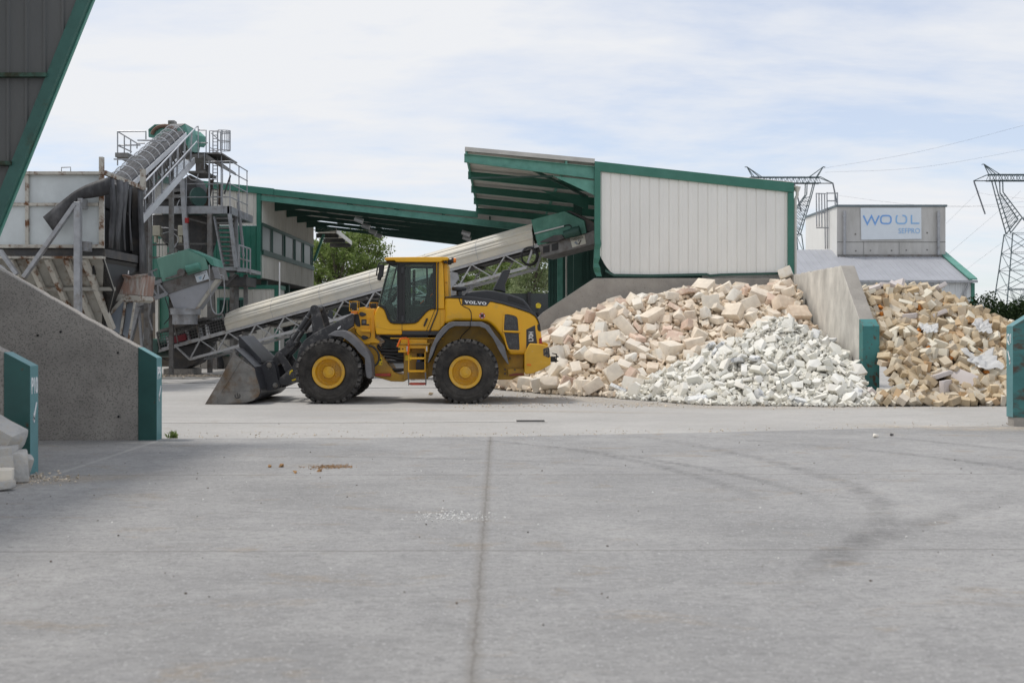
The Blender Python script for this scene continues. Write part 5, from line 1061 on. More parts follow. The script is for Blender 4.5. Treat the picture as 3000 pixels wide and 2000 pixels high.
for k in range(8):
    mb = MB(); mb.box((xa - .6 + k * .62, yc + .05, 0), (xa - .6 + k * .62 + .60, yc + .7, .52)); mb.build('base_block', M['conc'], sc_, bevel=.02)
p0, p1 = W(637, 872, yc), W(722, 932, yc)
wn = MB(); wn.ringprism([(p0.x, yc - .07, p0.z), (p1.x, yc - .07, p0.z), (p1.x, yc - .07, p1.z), (p0.x, yc - .07, p1.z)], [(p0.x + .09, yc - .07, p0.z - .09), (p1.x - .09, yc - .07, p0.z - .09), (p1.x - .09, yc - .07, p1.z + .09), (p0.x + .09, yc - .07, p1.z + .09)], (0, .08, 0)); wn = wn.build('window', M['greenlt'], sc_)
mb = MB(); mb.box((p0.x + .09, yc - .03, p1.z + .09), (p1.x - .09, yc - .015, p0.z - .09)); mb.build('pane', mat('dark_pane', (.03, .04, .045), .1), wn)
mb = MB(); x = p0.x + .12
while x < p1.x - .1: mb.cyl((x, yc - .06, p1.z + .05), (x, yc - .06, p0.z - .05), .011, n=6); x += .085
mb.build('bar', M['greenlt'], wn)
p = W(608, 858, yc); mb = MB(); mb.box((p.x - .16, yc - .12, p.z - .16), (p.x + .16, yc - .02, p.z + .16)); mb.cyl((p.x, yc - .14, p.z), (p.x, yc - .1, p.z), .1, n=14); mb.build('alarm_box', M['redlens'], sc_)
p = W(640, 1060, yc - .15); mb = MB(); mb.sheet([[Vector((p.x - .2 + .4*u + .04*math.sin(v*5), yc - .12 - .05*math.sin(v*3), v * .55)) for u in (0, .5, 1)] for v in (0, .3, .6, .85, 1.0)]); o = mb.build('rubber_mat', M['rubber'], None, solid=.02, smooth=60); tag(o, 'dark rubber mat leaning on the cabin base blocks', 'mat')
# white pole and dark stored machinery beside the cabin
mb = MB(); a, b = W(819, 768, 38.5), W(819, 1010, 38.5); mb.cyl((a.x, 38.5, 0), a, .028, n=8); mb.build('marker_pole', M['white'], label='thin white upright pole standing beside the site cabin', cat='pole')
mc = thing('parked_machine', 'rusty cream beam and dark body of a machine stored under the hall', 'machine', (-7.4, 39.5, 0))
mb = MB(); a, b = W(805, 948, 39), W(905, 925, 39); mb.bar(a, b, .5, .42); a2, b2 = W(880, 940, 39), W(960, 938, 39); mb.bar(a2, b2, .4, .3); mb.build('cream_beam', M['hframe'], mc, bevel=.03)
mb = MB(); mb.prism([W(825, 975, 39.4), W(830, 905, 39.4), W(960, 880, 39.4), W(965, 990, 39.4), W(905, 1005, 39.4)], (0, 1.2, 0)); mb.build('dark_body', mat('near_black_body', (.018, .021, .03), .6, var=.3, vs=1.5), mc, bevel=.08)  # near-black body beside the cabin
mb = MB(); p = W(880, 1060, 39.2); mb.box((p.x - .5, 39.2, 0), (p.x + .4, 39.9, .9)); mb.box((p.x + .4, 39.3, 0), (p.x + 1.2, 40.0, .5)); mb.build('support_block', M['conc'], mc, bevel=.03)
gp = W(878, 1010, 38.9); mb = MB(); mb.box((gp.x - .35, 38.9, .35), (gp.x + .25, 38.95, 1.7)); mb.build('green_panel', M['greendk'], mc)
# ================================================================== LONG COVERED CONVEYOR
lc = thing('belt_conveyor', 'long inclined belt conveyor under a cream ribbed cover rising to the shed', 'conveyor', (-6, 34, 0))
A3 = W(454, 1027, 35.5); B3 = W(1735, 671, 30.2); uc = (B3 - A3).normalized(); lat = Vector((-uc.y, uc.x, 0)).normalized(); nup = uc.cross(lat) * (1 if uc.cross(lat).z > 0 else -1)
LC = (B3 - A3).length
def onp(px, py, off=0.0):
    """point on the conveyor's near vertical plane seen at that photo pixel"""
    k = (px - CX) / F; d = B3 - A3; o = A3 + lat * off
    t = (k * o.y - o.x) / (d.x - k * d.y); y = o.y + t * d.y
    return Vector((k * y, y, H - (py - CY) * y / F))
def sof(px): return (onp(px, 800) - A3).dot(Vector((uc.x, uc.y, 0)).normalized()) / Vector((uc.x, uc.y, 0)).length
def cp(s, w, n): return A3 + uc * s + lat * w + nup * n
WB = 1.05
s0, s1 = sof(664), sof(1568)
key = [(-.03, .0), (-.05, .34), (.02, .50), (.20, .66), (.52, .735), (.85, .66), (1.03, .50), (1.10, .34), (1.08, 0)]; prof = []
for (wa, na), (wb_, nb_) in zip(key, key[1:]):
    d_ = Vector((wb_ - wa, nb_ - na)); q_ = Vector((-d_.y, d_.x)).normalized(); q_ = q_ if q_.dot(Vector((wa - .52, na - .2))) > 0 else -q_; m_ = 1
    for k in range(m_):
        u0 = k / m_; st = d_.length / m_
        for a_, h_ in ((0, 0), (.55, 0), (.62, .022), (.80, .022), (.86, 0)):
            p_ = Vector((wa, na)) + d_ * (u0 + a_ / m_) + q_ * h_; prof.append((p_.x, p_.y))
prof.append(key[-1])
g = [[cp(s, w, n * (1.0 if s > s0 + .1 else .93)) for w, n in prof] for s in [s0, s0 + .05, s0 + .6] + [s0 + (s1 - s0) * k / 8 for k in range(1, 9)]]
mb = MB(); mb.sheet(g); mb.build('belt_cover', M['cover'], lc, solid=.006, recalc=False)
mb = MB(); g = [cp(s0 - .02, w, n * .95) for w, n in prof]; mb.tube(g, .03, 6); mb.build('cover_hoop', M['black'], lc, smooth=60)
for k in range(1, 6):
    s = s0 + (s1 - s0) * k / 6; mb = MB(); mb.tube([cp(s, w, n * 1.006) for w, n in prof], .008, 5); mb.build('cover_seam', M['galv'], lc, smooth=60)
# truss: two sides
def chord(px, py): v = onp(px, py); return (v - A3).dot(nup)
sb0, sb1 = sof(545), sof(1529); nb0, nb1 = -.62, -.60
tr = MB()
for w in (.02, WB - .02):
    tr.bar(cp(-.2, w, -.03), cp(sof(1600), w, -.03), .07, .12, nup)
    tr.bar(cp(sb0, w, nb0), cp(sb1, w, nb1), .07, .09, nup)
    n = 11
    for k in range(n):
        a = sb0 + (sb1 - sb0) * k / n; b = sb0 + (sb1 - sb0) * (k + 1) / n; m_ = (a + b) / 2
        tr.bar(cp(a, w, nb0), cp(m_, w, -.06), .04, .04); tr.bar(cp(m_, w, -.06), cp(b, w, nb1), .05, .03)
    tr.bar(cp(sb0, w, nb0), cp(sb0 - .45, w, -.06), .06); tr.bar(cp(sb1, w, nb1), cp(sb1 + .35, w, -.06), .06)
n = 11
for k in range(n + 1):
    a = sb0 + (sb1 - sb0) * k / n; tr.bar(cp(a, 0, nb0), cp(a, WB, nb0), .045)
    if k < n and k % 2: tr.bar(cp(a, 0, nb0), cp(a + (sb1 - sb0) / n, WB, nb0), .03)
tr.build('lattice_truss', M['galvl'], lc)
mb = MB(); mb.bar(cp(-.1, WB/2, -.02), cp(sof(1640), WB/2, -.02), WB - .1, .02, nup); mb.bar(cp(.4, WB/2, -.12), cp(sof(1600), WB/2, -.12), WB - .3, .015, nup); mb.build('belt', M['rubber'], lc)
for k in range(13): s = sb0 + (sb1 - sb0) * (k + .3) / 13; mb = MB(); mb.cyl(cp(s, .12, -.18), cp(s, WB - .12, -.18), .045, n=8); mb.build('roller', M['galvd'], lc)
# caged tail section
s_a, s_b = .25, s0 - .02; cage = uvsheet('mesh_cage', [[cp(s, -.02, n) for n in (.04, .58)] for s in (s_a, s_b)], M['cage'], lc, [0, s_b - s_a], [0, .58])
uvsheet('mesh_cage', [[cp(s, WB + .02, n) for n in (.04, .58)] for s in (s_a, s_b)], M['cage'], lc, [0, s_b - s_a], [0, .58])
mb = MB()
for s in (s_a, s_a + .8, s_a + 1.7, s_b): mb.bar(cp(s, -.03, 0), cp(s, -.03, .60), .05)
mb.bar(cp(s_a, -.03, .60), cp(s_b, -.03, .60), .05); mb.build('cage_frame', M['galvd'], lc)
mb = MB()
for s in (.5, .95, 1.35, 1.9, 2.2): mb.prism([cp(s, .05, .02), cp(s + .14, .05, .02), cp(s + .12, .05, .35), cp(s + .02, .05, .42)], lat * .04)
mb.build('idler_bracket', M['alu'], lc)
mb = MB(); a = cp(.9, .1, .18); mb.obox(a + uc*.25, uc*.5, lat*.3, nup*.22); mb.build('red_guard', mat('dull_red', (.20, .02, .03), .6), lc)
mb = MB(); mb.prism([cp(s_a, .42, .02), cp(s_b, .42, .02), cp(s_b, .42, .52), cp(s_a, .42, .40)], lat * .2); mb.build('cage_dark_plate', M['black'], lc)  # black plate added so the cage inside looks dark
mb = MB(); mb.obox(cp(s_a + 1.1, .5, .62), uc*1.9, lat*1.1, nup*.1); mb.build('feed_skirt', M['galvd'], lc)
c = cp(-.15, 0, .12); mb = MB(); mb.cyl(c - lat*.05, c + lat*1.15, .34, n=20); mb.build('tail_pulley_guard', M['greendk'], lc, smooth=40)
# tail support
mb = MB(); p = W(545, 1097, 35.9); mb.box((p.x - .62, 35.3, 0), (p.x + .42, 36.4, .22)); mb.build('foot_block', M['conc_dk'], lc, bevel=.03)
mb = MB(); q = cp(1.0, .3, -.15); mb.prism([Vector((q.x - .5, 35.3, q.z)), Vector((q.x + .9, 35.3, q.z + .2)), Vector((q.x + .55, 35.3, q.z - .5)), Vector((p.x + .15, 35.3, .22)), Vector((p.x - .3, 35.3, .22))], (0, .9, 0)); mb.build('tail_stand', M['darkm'], lc, bevel=.02)
# head drive
hd = MB(); Q = [onp(*zoom(1300, 400, .31881)(x, y), -.06) for x, y in [(800, 765), (1110, 685), (1292, 772), (1312, 885), (862, 1000)]]
hd.prism(Q, lat * (WB + .2)); hh = hd.build('head_hood', mat('faded_green_hood', (.06, .20, .15), .5, var=.2, vs=2, col2=(.10, .27, .21), cov=.55, soft=.1), lc, bevel=.02)
zh = zoom(1300, 400, .31881)
def hp(pts, off): return [onp(*zh(x, y), off) for x, y in pts]
mb = MB(); mb.prism(hp([(868, 1002), (1310, 886), (1366, 866), (1420, 860), (1420, 980), (1366, 992), (902, 1112)], -.02), lat * (WB + .1)); mb.build('head_frame', M['galvd'], lc, bevel=.02)
mb = MB(); mb.prism(hp([(1120, 683), (1160, 680), (1340, 768), (1400, 800), (1400, 860), (1316, 885), (1296, 770)], .05), lat * WB); mb.build('head_cowl', M['darkm'], lc, bevel=.02)
mb = MB(); a, b, c = hp([(1110, 905), (1175, 885), (1252, 862)], -.18); mb.cyl(a, b, .13, n=14); mb.cyl(b, c, .15, n=14); mb.build('drive_motor', M['greendk'], lc, smooth=40)
mb = MB(); mb.prism(hp([(880, 968), (1010, 908), (1085, 900), (1110, 935), (1040, 965), (885, 972)], -.14), lat * .1); mb.build('gear_case', M['darkm'], lc, bevel=.02)
mb = MB(); a, b = hp([(835, 892), (1105, 822)], -.1); mb.cyl(a, b, .024, n=8); mb.build('conduit', M['alu'], lc)
mb = MB(); mb.tube(catmull(hp([(1105, 822), (1150, 812), (1172, 830), (1160, 860)], -.1), 4) , .016, 6); mb.tube(hp([(822, 900), (824, 990), (830, 1040)], -.1), .014, 6); mb.build('cable', M['black'], lc)
mb = MB()
for px, py in ((940, 1035), (1020, 1015)): mb.prism(hp([(px - 28, py - 25), (px + 32, py - 40), (px + 32, py + 25), (px - 28, py + 38)], -.03), lat * .02)
mb.build('frame_opening', M['black'], lc)
mp2 = MB(); mp2.prism(hp([(1160, 935), (1294, 902), (1308, 985), (1182, 1020)], -.035), lat * .015); mp2 = mp2.build('maker_plate', M['plate'], lc)
o_, x_, y_ = hp([(1172, 962), (1284, 933), (1168, 938)], -.05)
text_obj('lettering', 'SVEDALA', M['darkm'], mp2, o_, (x_ - o_).normalized(), (y_ - o_).normalized(), (x_ - o_).length, (y_ - o_).length * .8)
mb = MB(); mb.prism(hp([(1235, 992), (1258, 950), (1266, 950), (1244, 995)], -.05), lat*.01); mb.build('plate_mark', M['black'], mp2)
mb = MB(); mb.prism(hp([(1198, 975), (1212, 962), (1236, 985), (1224, 995)], -.05), lat*.01); mb.prism(hp([(1232, 950), (1248, 945), (1240, 965)], -.05), lat*.01); mb.build('plate_mark', M['bluegrey'], mp2)
c = onp(*zh(785, 1100), -.08); mb = MB()
for k in range(3): mb.tube([c + (uc*math.cos(t*.5) + nup*math.sin(t*.5)*1.05) * (.30 + .02*k - .06) + lat * .03 * k for t in range(13)], .022, 6, closed=True)
mb.build('cable_coil', M['black'], lc, smooth=60)
# mid support legs
mb = MB(); top = cp(sof(1318), .05, -.62); top2 = cp(sof(1318), WB - .05, -.62)
for tp, fx in ((top, -1.35), (top2, -1.35)):
    mb.bar(tp, Vector((tp.x + fx, tp.y, 0)), .14, .14); mb.bar(tp + Vector((.2, 0, .1)), Vector((tp.x - .55, tp.y, 1.9)), .18, .16)
mb.bar(Vector((top.x - .7, top.y, 1.6)), Vector((top2.x - .7, top2.y, 1.6)), .09); mb.build('support_leg', M['galv'], lc)
mb = MB(); mb.prism([onp(x, y, -.02) for x, y in ((1290, 820), (1322, 795), (1340, 800), (1345, 815), (1318, 852), (1300, 850))], lat * .04); mb.build('gusset_plate', M['galv'], lc)
# ================================================================== FEED HOPPER (left)
YH = 27.0
hp_ = thing('feed_hopper', 'large rusty grey hopper with framed panels and a dark rubber curtain mouth', 'hopper', (-13.5, 28.5, 0))
z3 = zoom(0, 300, .31893); z4 = zoom(0, 700, .4785); z8 = zoom(380, 340, .33171); z6 = zoom(430, 700, .2679); z7 = zoom(300, 700, .2231)
XH = W(306, 0, YH).x; zt, zb_ = W(0, 506, YH).z, W(0, 727, YH).z; XL_ = -17.0; YH2 = 29.9
mb = MB(); mb.box((XL_, YH, zb_), (XH - .02, YH + .06, zt)); mb.build('front_panel', M['hpanel'], hp_)
mb = MB(); mb.box((XL_, YH2 - .06, zb_ - .6), (XH - .02, YH2, zt)); mb.build('rear_panel', M['darkm'], hp_)
mb = MB(); mb.box((XL_, YH + .06, zt - .9), (XH - .3, YH2 - .06, zt - .85)); mb.build('inner_floor', M['darkm'], hp_)
def fbar(x0, x1, y0, y1, dy=.07): mb = MB(); mb.box((x0, YH - dy, y0), (x1, YH - .003, y1)); return mb
zc = lambda py: W(0, py, YH).z; xc = lambda px: W(px, 0, YH).x
fr = MB(); fr.box((XL_, YH - .12, zc(513)), (XH, YH - .003, zc(504))); fr.box((XL_, YH - .07, zc(604)), (XH - .14, YH - .003, zc(595))); fr.box((XL_, YH - .08, zc(727)), (XH, YH - .003, zc(717)))
fr.box((xc(77), YH - .075, zc(717)), (xc(87), YH - .004, zc(513))); fr.box((XH - .12, YH - .085, zc(717)), (XH, YH - .002, zc(513))); fr.build('rusty_frame', M['hframe'], hp_, bevel=.006)
mb = MB(); mb.box((xc(293), YH - .08, zc(520)), (xc(304), YH + .05, zc(461))); mb.bar((XH, YH, zt), (XH, YH2, zt - .02), .09, .12); mb.bar((XH, YH2, zt - .05), (XH, YH2, zt + .55), .14); mb.build('corner_post', M['hframe'], hp_)
mb = MB(); p = [W(180, 503, YH), W(180, 491, YH), W(207, 490, YH), W(207, 502, YH)]; mb.tube(p, .012, 6); mb.build('lifting_eye', M['galvd'], hp_)
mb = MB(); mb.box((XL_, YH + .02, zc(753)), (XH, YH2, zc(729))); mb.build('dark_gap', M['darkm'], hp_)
# ribbed lower funnel
yb = 28.3; zl = 1.2
mb = MB(); mb.box((XL_, YH - .22, zc(759)), (XH + .02, YH + .02, zc(752))); mb.build('funnel_flange', M['hframe'], hp_)
top = [Vector((XL_, YH - .05, zc(757))), Vector((XH, YH - .05, zc(757)))]; bot = [Vector((XL_ , yb, zl)), Vector((xc(240), yb, zl))]
mb = MB(); mb.prism([top[0], top[1], Vector((xc(322), YH + .3, zc(850))), bot[1], bot[0]], (0, .05, .02)); mb.build('funnel_plate', M['hlow'], hp_)
mb = MB(); mb.prism([top[1], Vector((xc(322), YH + .3, zc(850))), bot[1], Vector((bot[1].x, YH2, zl)), Vector((XH, YH2, zc(757)))], (-.05, 0, 0)); mb.build('funnel_side', M['black'], hp_)  # side blackened to stand for the dark void below the mouth
for px in (-20, 38, 92, 145, 200, 252):
    a = Vector((xc(px), YH - .12, zc(759))); b = Vector((xc(px + 42), yb - .1, zl + .1)); mb = MB(); mb.bar(a, a + (b - a) * .85, .16, .12); mb.build('funnel_rib', M['hframe'], hp_, bevel=.01)
mb = MB(); mb.bar(Vector((XL_, YH + .45, zc(845))), Vector((xc(322), YH + .35, zc(845))), .1, .1); mb.build('funnel_band', M['hlow'], hp_)
# rubber curtain on the mouth (plane X = XH)
def SH(px): return F * XH / (px - CX)
for i, (a, b, y0, y1) in enumerate([(317, 333, 522, 727), (336, 356, 527, 731), (358, 371, 532, 733), (375, 387, 537, 735), (400, 426, 545, 802)]):
    ya, yb2 = SH(a), SH(b); w_ = (yb2 - ya) * .14; ya += w_; yb2 -= w_; ym = (ya + yb2) / 2; za = H - (y0 - CY) * ym / F; zb2 = H - (y1 - CY) * ym / F; g = []
    for v in [k / 6 for k in range(7)]:
        z = za + (zb2 - za) * v; bow = .03 * math.sin(v * 4 + i); g.append([Vector((XH + .02 + bow + .05 * (u - .5) * math.sin(v * 3 + i), ya + (yb2 - ya) * (u + .05 * math.sin(v*5 + i)), z)) for u in (0, 1)])
    mb = MB(); mb.sheet(g); mb.build('curtain_strip', M['rubber'], hp_, solid=.02, smooth=60)
mb = MB(); mb.box((XH - .35, YH + .06, zb_ - .7), (XH - .30, YH2 - .06, zt - .1)); mb.build('dark_mouth_backing', M['black'], hp_)  # black sheet stands for the unlit hopper inside
# stand in front
mb = MB(); mb.box((W(220, 0, 26.5).x, 26.4, 0), (W(238, 0, 26.5).x, 26.58, W(0, 592, 26.5).z)); mb.build('stand_post', M['galv'], hp_, bevel=.01)
mb = MB(); mb.bar(W(221, 598, 26.45), W(70, 812, 26.45), .14, .1); mb.bar(W(0, 734, 26.45), W(50, 803, 26.45), .13, .1); mb.bar(W(0, 780, 26.45), W(45, 815, 26.45), .1, .1); mb.build('stand_brace', M['galv'], hp_)
for x, y in ((232, 596), (245, 722)): mb = MB(); mb.box(tuple(W(x, y + 14, 26.7) + Vector((0, -.1, 0))), tuple(W(x + 14, y - 14, 26.7) + Vector((0, .25, 0)))); mb.build('stand_bracket', M['galv'], hp_)
# draped belt offcut
up = [(322, 519), (300, 524), (270, 535), (240, 548), (215, 563), (190, 582), (165, 603), (126, 636)]; lo = [(319, 570), (300, 575), (270, 580), (243, 583), (228, 588), (214, 608), (190, 640), (157, 679)]
g = []
for i, (a, b) in enumerate(zip(up, lo)):
    y = 26.70 - .05 * math.sin(i * .45) ; g.append([W(a[0] + (b[0]-a[0])*u, a[1] + (b[1]-a[1])*u, y - .03 * math.sin(math.pi*u)) for u in (0, .25, .5, .75, 1)])
mb = MB(); mb.sheet(g); mb.build('rubber_offcut', M['rubber'], None, solid=.018, smooth=60, label='wide bent strip of black rubber belt draped over the hopper corner', cat='rubber strip')
# red chute under the mouth
ch = thing('chute', 'flaking red-brown chute with a bent rim below the hopper mouth', 'chute', (-10, 28.6, 0))
yq = 28.3
def qp(pts, y): return [W(*z7(a, b), y) for a, b in pts]
mb = MB(); a = qp([(85, 440), (150, 470), (220, 500), (380, 500), (520, 470), (490, 742), (130, 718)], yq); b = [v + Vector((0, 1.1, .05)) for v in a]; n = len(a)
mb.prism(a, (0, 1.1, 0)); mb.build('chute_body', M['chutered'], ch, bevel=.01)
mb = MB(); mb.sheet([[W(*z7(x, y), yq - .1) for x, y in ((70, 410), (150, 440), (215, 470), (300, 470), (380, 490), (450, 470), (595, 462))], [W(*z7(x, y + 34), yq - .02) for x, y in ((75, 410), (150, 440), (215, 470), (300, 470), (380, 490), (450, 470), (595, 462))]]); mb.build('bent_rim', M['chutered'], ch, solid=.03)
mb = MB(); mb.prism(qp([(100, 745), (130, 715), (490, 745), (495, 800), (440, 830), (120, 815)], yq - .05), (0, 1.2, 0)); mb.build('chute_collar', M['hframe'], ch, bevel=.02)
for pts in ([(300, 830), (262, 1080), (240, 1250), (50, 1130), (120, 1000), (200, 900), (265, 820)], [(425, 830), (385, 1080), (345, 1310), (268, 1255), (300, 1060), (320, 870), (360, 815)]):
    mb = MB(); mb.prism(qp(pts, yq + (.1 if pts[0][0] > 400 else -.1)), (0, .05, 0)); mb.build('guide_plate', M['bluegrey'], ch)
    mb = MB(); p = qp(pts[:3], yq - .12); mb.bar(p[0], p[1], .05); mb.bar(p[1], p[2], .05); mb.build('plate_edge', M['hframe'], ch)
mb = MB(); p = qp([(120, 730), (0, 950), (270, 800), (20, 1090)], yq - .05); mb.bar(p[0], p[1], .14, .1); mb.bar(p[2], p[3], .14, .1); mb.bar((p[0]+p[1])/2, (p[2]+p[3])/2, .1, .1); mb.build('chute_rail', M['hframe'], ch)
# lumps lying in the chute
for i, (x, y, s) in enumerate([(125, 380, .42), (190, 410, .3), (250, 420, .28), (85, 330, .45)]):
    vs, fs = hull(random.Random(40 + i), s*1.3, s, s*.9); p = W(*z7(x, y + 40), yq + .35); mb = MB(); mb.add([v + p for v in vs], fs)
    mb.build('stone_lump', mat('chute_stone%d' % i, [(.5, .44, .38), (.45, .36, .30), (.75, .73, .70), (.34, .33, .32)][i], .9, bump=.2), None, bevel=.02, label=['cream lump lying in the red chute', 'brownish lump in the middle of the red chute', 'white lump resting on the rim of the red chute', 'large grey lump leaning at the hopper end of the chute'][i], cat='lump of rubble')
# ================================================================== TRANSFER CONVEYOR with green head
tcv = thing('transfer_conveyor', 'short conveyor with a green hooded head dropping onto the long belt', 'conveyor', (-10.5, 34.2, 0))
yt = 33.9
def tp(zf, pts, y=yt): return [W(*zf(a, b), y) for a, b in pts]
mb = MB(); hpnts = tp(z6, [(105, 215), (440, 110), (640, 210), (672, 330), (170, 470)]); mb.prism(hpnts, (0, 1.1, 0)); mb.build('head_hood', mat('pale_green_hood', (.17, .34, .275), .5, var=.12, vs=1.5, stretch=(3, 3, .5), col2=(.24, .24, .16), cov=.68, soft=.06), tcv, bevel=.015)
mb = MB(); mb.prism(tp(z6, [(440, 108), (460, 105), (720, 215), (745, 300), (700, 285), (640, 208)]), (0, 1.1, 0)); mb.build('hood_lip', M['greenlt'], tcv, bevel=.01)
mb = MB(); mb.prism(tp(z6, [(170, 470), (672, 330), (765, 300), (805, 440), (745, 440), (470, 520), (240, 600), (200, 580)], yt + .02), (0, 1.05, 0)); mb.build('head_frame', M['galvd'], tcv, bevel=.015)
mb = MB(); mb.prism(tp(z6, [(710, 300), (770, 312), (808, 440), (745, 432)], yt - .02), (0, .1, 0)); mb.build('end_flange', M['galv'], tcv)
mb = MB(); mb.prism(tp(z6, [(235, 600), (470, 520), (748, 440), (530, 765), (300, 765)], yt + .06), (0, .9, 0)); mb.build('discharge_chute', mat('rust_spotted_grey', (.36, .37, .40), .6, var=.1, vs=2, col2=RUST, cov=.66, soft=.04, cs=3), tcv, bevel=.01)
mb = MB(); p = tp(z6, [(748, 440), (800, 442), (560, 760), (530, 765)]); mb.prism(p, (0, .12, 0)); mb.build('chute_edge', M['hframe'], tcv)
mb = MB(); c = W(*z6(418, 790), yt + .5); mb.cyl(c + Vector((0, 0, .10)), c + Vector((0, 0, -.12)), .52, n=24); mb.cyl(c + Vector((0, 0, -.12)), c + Vector((0, 0, -.45)), .42, n=24); mb.build('outlet_collar', M['galv'], tcv, smooth=40)
mb = MB(); a, b = tp(z6, [(435, 330), (580, 295)], yt - .15); mb.cyl(a, b, .13, n=14); mb.build('drive_motor', M['greenlt'], tcv, smooth=40)
mb = MB(); c = W(*z6(372, 365), yt - .2); mb.cyl(c, c + Vector((0, .2, 0)), .13, n=14); mb.prism(tp(z6, [(200, 430), (330, 385), (440, 370), (435, 400), (200, 440)], yt - .08), (0, .08, 0)); mb.build('gear_case', M['galvd'], tcv, smooth=40)
pm = MB(); pm.prism(tp(z6, [(522, 390), (655, 345), (682, 435), (550, 476)], yt + .0), (0, .015, 0)); pm = pm.build('maker_plate', M['sign'], tcv)
o_, x_, y_ = tp(z6, [(535, 408), (652, 370), (528, 385)], yt - .006); text_obj('lettering', 'SVEDALA', M['galvd'], pm, o_, (x_ - o_).normalized(), (y_ - o_).normalized(), (x_ - o_).length, (y_ - o_).length * .8)
mb = MB(); mb.prism(tp(z6, [(608, 446), (632, 390), (640, 392), (618, 446)], yt - .004), (0, .01, 0)); mb.build('plate_mark', M['black'], pm)
mb = MB(); mb.prism(tp(z6, [(565, 420), (600, 405), (595, 440), (580, 445)], yt - .004), (0, .01, 0)); mb.build('plate_mark', mat('pale_blue', (.35, .50, .62), .6), pm)
mb = MB()
tcw = 1.0
for yy in (yt, yt + tcw):
    a, b = W(*z7(250, 740), yy), W(*z7(780, 548), yy); c, d = W(*z7(300, 925), yy), W(*z7(850, 718), yy)
    mb.bar(a, b, .09, .12); mb.bar(c, d, .10, .13)
    for k in range(5):
        u0, u1, um = k/5, (k+1)/5, (k+.5)/5; mb.bar(c.lerp(d, u0), a.lerp(b, um), .06); mb.bar(a.lerp(b, um), c.lerp(d, u1), .06)
for k in range(5): u = k / 4; mb.bar(W(*z7(300, 925), yt).lerp(W(*z7(850, 718), yt), u), W(*z7(300, 925), yt + tcw).lerp(W(*z7(850, 718), yt + tcw), u), .06)
mb.build('lattice_truss', M['galv'], tcv)
a0, b0 = W(*z7(250, 735), yt), W(*z7(770, 545), yt); a1, b1 = W(*z7(230, 600), yt), W(*z7(720, 395), yt)
uvsheet('mesh_cage', [[a0, a1], [b0, b1]], M['mesh'], tcv, [0, (b0-a0).length], [0, .7])
mb = MB()
for u in (.3, .6, .85): mb.bar(a0.lerp(b0, u), a1.lerp(b1, u), .06)
mb.bar(a1, b1, .05); mb.build('cage_frame', M['galv'], tcv)
mb = MB(); mb.bar(a0 + Vector((0, .5, .02)), b0 + Vector((0, .5, .02)), .8, .03); mb.build('belt', M['rubber'], tcv)
mb = MB()
for yy in (yt + .05, yt + .95):
    p = W(*z7(475, 890), yy); q = Vector((W(*z7(370, 1330), yy).x - .35, yy, 0)); mb.bar(p, q, .22, .16); q2 = Vector((p.x + .2, yy, 0)); mb.bar(p, q2, .08)
    mb.bar(W(*z7(640, 850), yy), Vector((W(*z7(430, 1330), yy).x, yy, .1)), .045); mb.bar(W(*z7(560, 850), yy), W(*z7(660, 1200), yy), .04)
mb.build('support_leg', M['galv'], tcv)
mb = MB(); mb.tube(catmull(tp(z6, [(683, 285), (690, 500), (705, 720), (750, 815), (820, 800), (850, 650), (840, 430), (795, 390)], yt - .2), 5), .022, 6); mb.build('cable_loop', M['galv'], tcv, smooth=60)
mb = MB(); mb.tube(catmull(tp(z6, [(200, 640), (240, 760), (250, 850), (190, 930)], yt - .1), 5), .018, 6); mb.build('hanging_cable', M['black'], tcv, smooth=60); mb = MB(); mb.tube(catmull(tp(z6, [(150, 1290), (230, 1325), (270, 1290)], yt + .8), 4), .02, 6); mb.build('hanging_cable', M['black'], tcv, smooth=60)
# ================================================================== SCREENING TOWER
tw = thing('screening_tower', 'grey steel screening tower with platforms, caged ladder and stairs behind the hopper', 'tower', (-11, 38, 0))
YT = 37.0
def tz(pts, y=YT): return [W(*z8(a, b), y) for a, b in pts]
zm1, zm0 = W(*z8(0, 795), YT).z, W(*z8(0, 862), YT).z; xA, xB = W(*z8(110, 0), YT).x, W(*z8(890, 0), YT).x; D = 3.2
mb = MB(); mb.box((xA, YT, zm0), (xB, YT + .12, zm1)); mb.box((xA, YT + D, zm0), (xB, YT + D + .12, zm1)); mb.box((xB - .12, YT, zm0), (xB, YT + D, zm1)); mb.box((xA, YT + .12, zm1 - .06), (xB - .12, YT + D, zm1 - .02)); mb.build('mid_platform', M['galv'], tw)
zu1, zu0 = W(*z8(0, 322), YT).z, W(*z8(0, 372), YT).z; xu0, xu1 = W(*z8(405, 0), YT).x, W(*z8(812, 0), YT).x
mb = MB(); mb.box((xu0, YT, zu1 - .05), (xu1, YT + 2.2, zu1)); mb.box((xu0, YT, zu0), (W(*z8(670, 0), YT).x, YT + .1, zu1)); mb.prism(tz([(670, 330), (812, 430), (812, 455), (660, 372)]), (0, 2, 0)); mb.build('upper_platform', M['galvd'], tw)
mb = MB(); mb.box((W(*z8(510, 0), YT).x, YT + .1, W(*z8(0, 500), YT).z), (W(*z8(665, 0), YT).x, YT + 1.5, W(*z8(0, 480), YT).z)); mb.box((W(*z8(560, 0), YT).x, YT + .3, W(*z8(0, 480), YT).z), (W(*z8(635, 0), YT).x, YT + 1.0, W(*z8(0, 400), YT).z)); mb.build('drive_bracket', M['galvd'], tw)
def rail(name, posts, rails, y=YT, r=.022, m='galv', depth=None):
    mb = MB()
    for x, y0, y1 in posts: mb.tube(tz([(x, y0), (x, y1)], y), r, 6)
    for pts in rails: mb.tube(tz(pts, y), r, 6)
    return mb.build(name, M[m], tw)
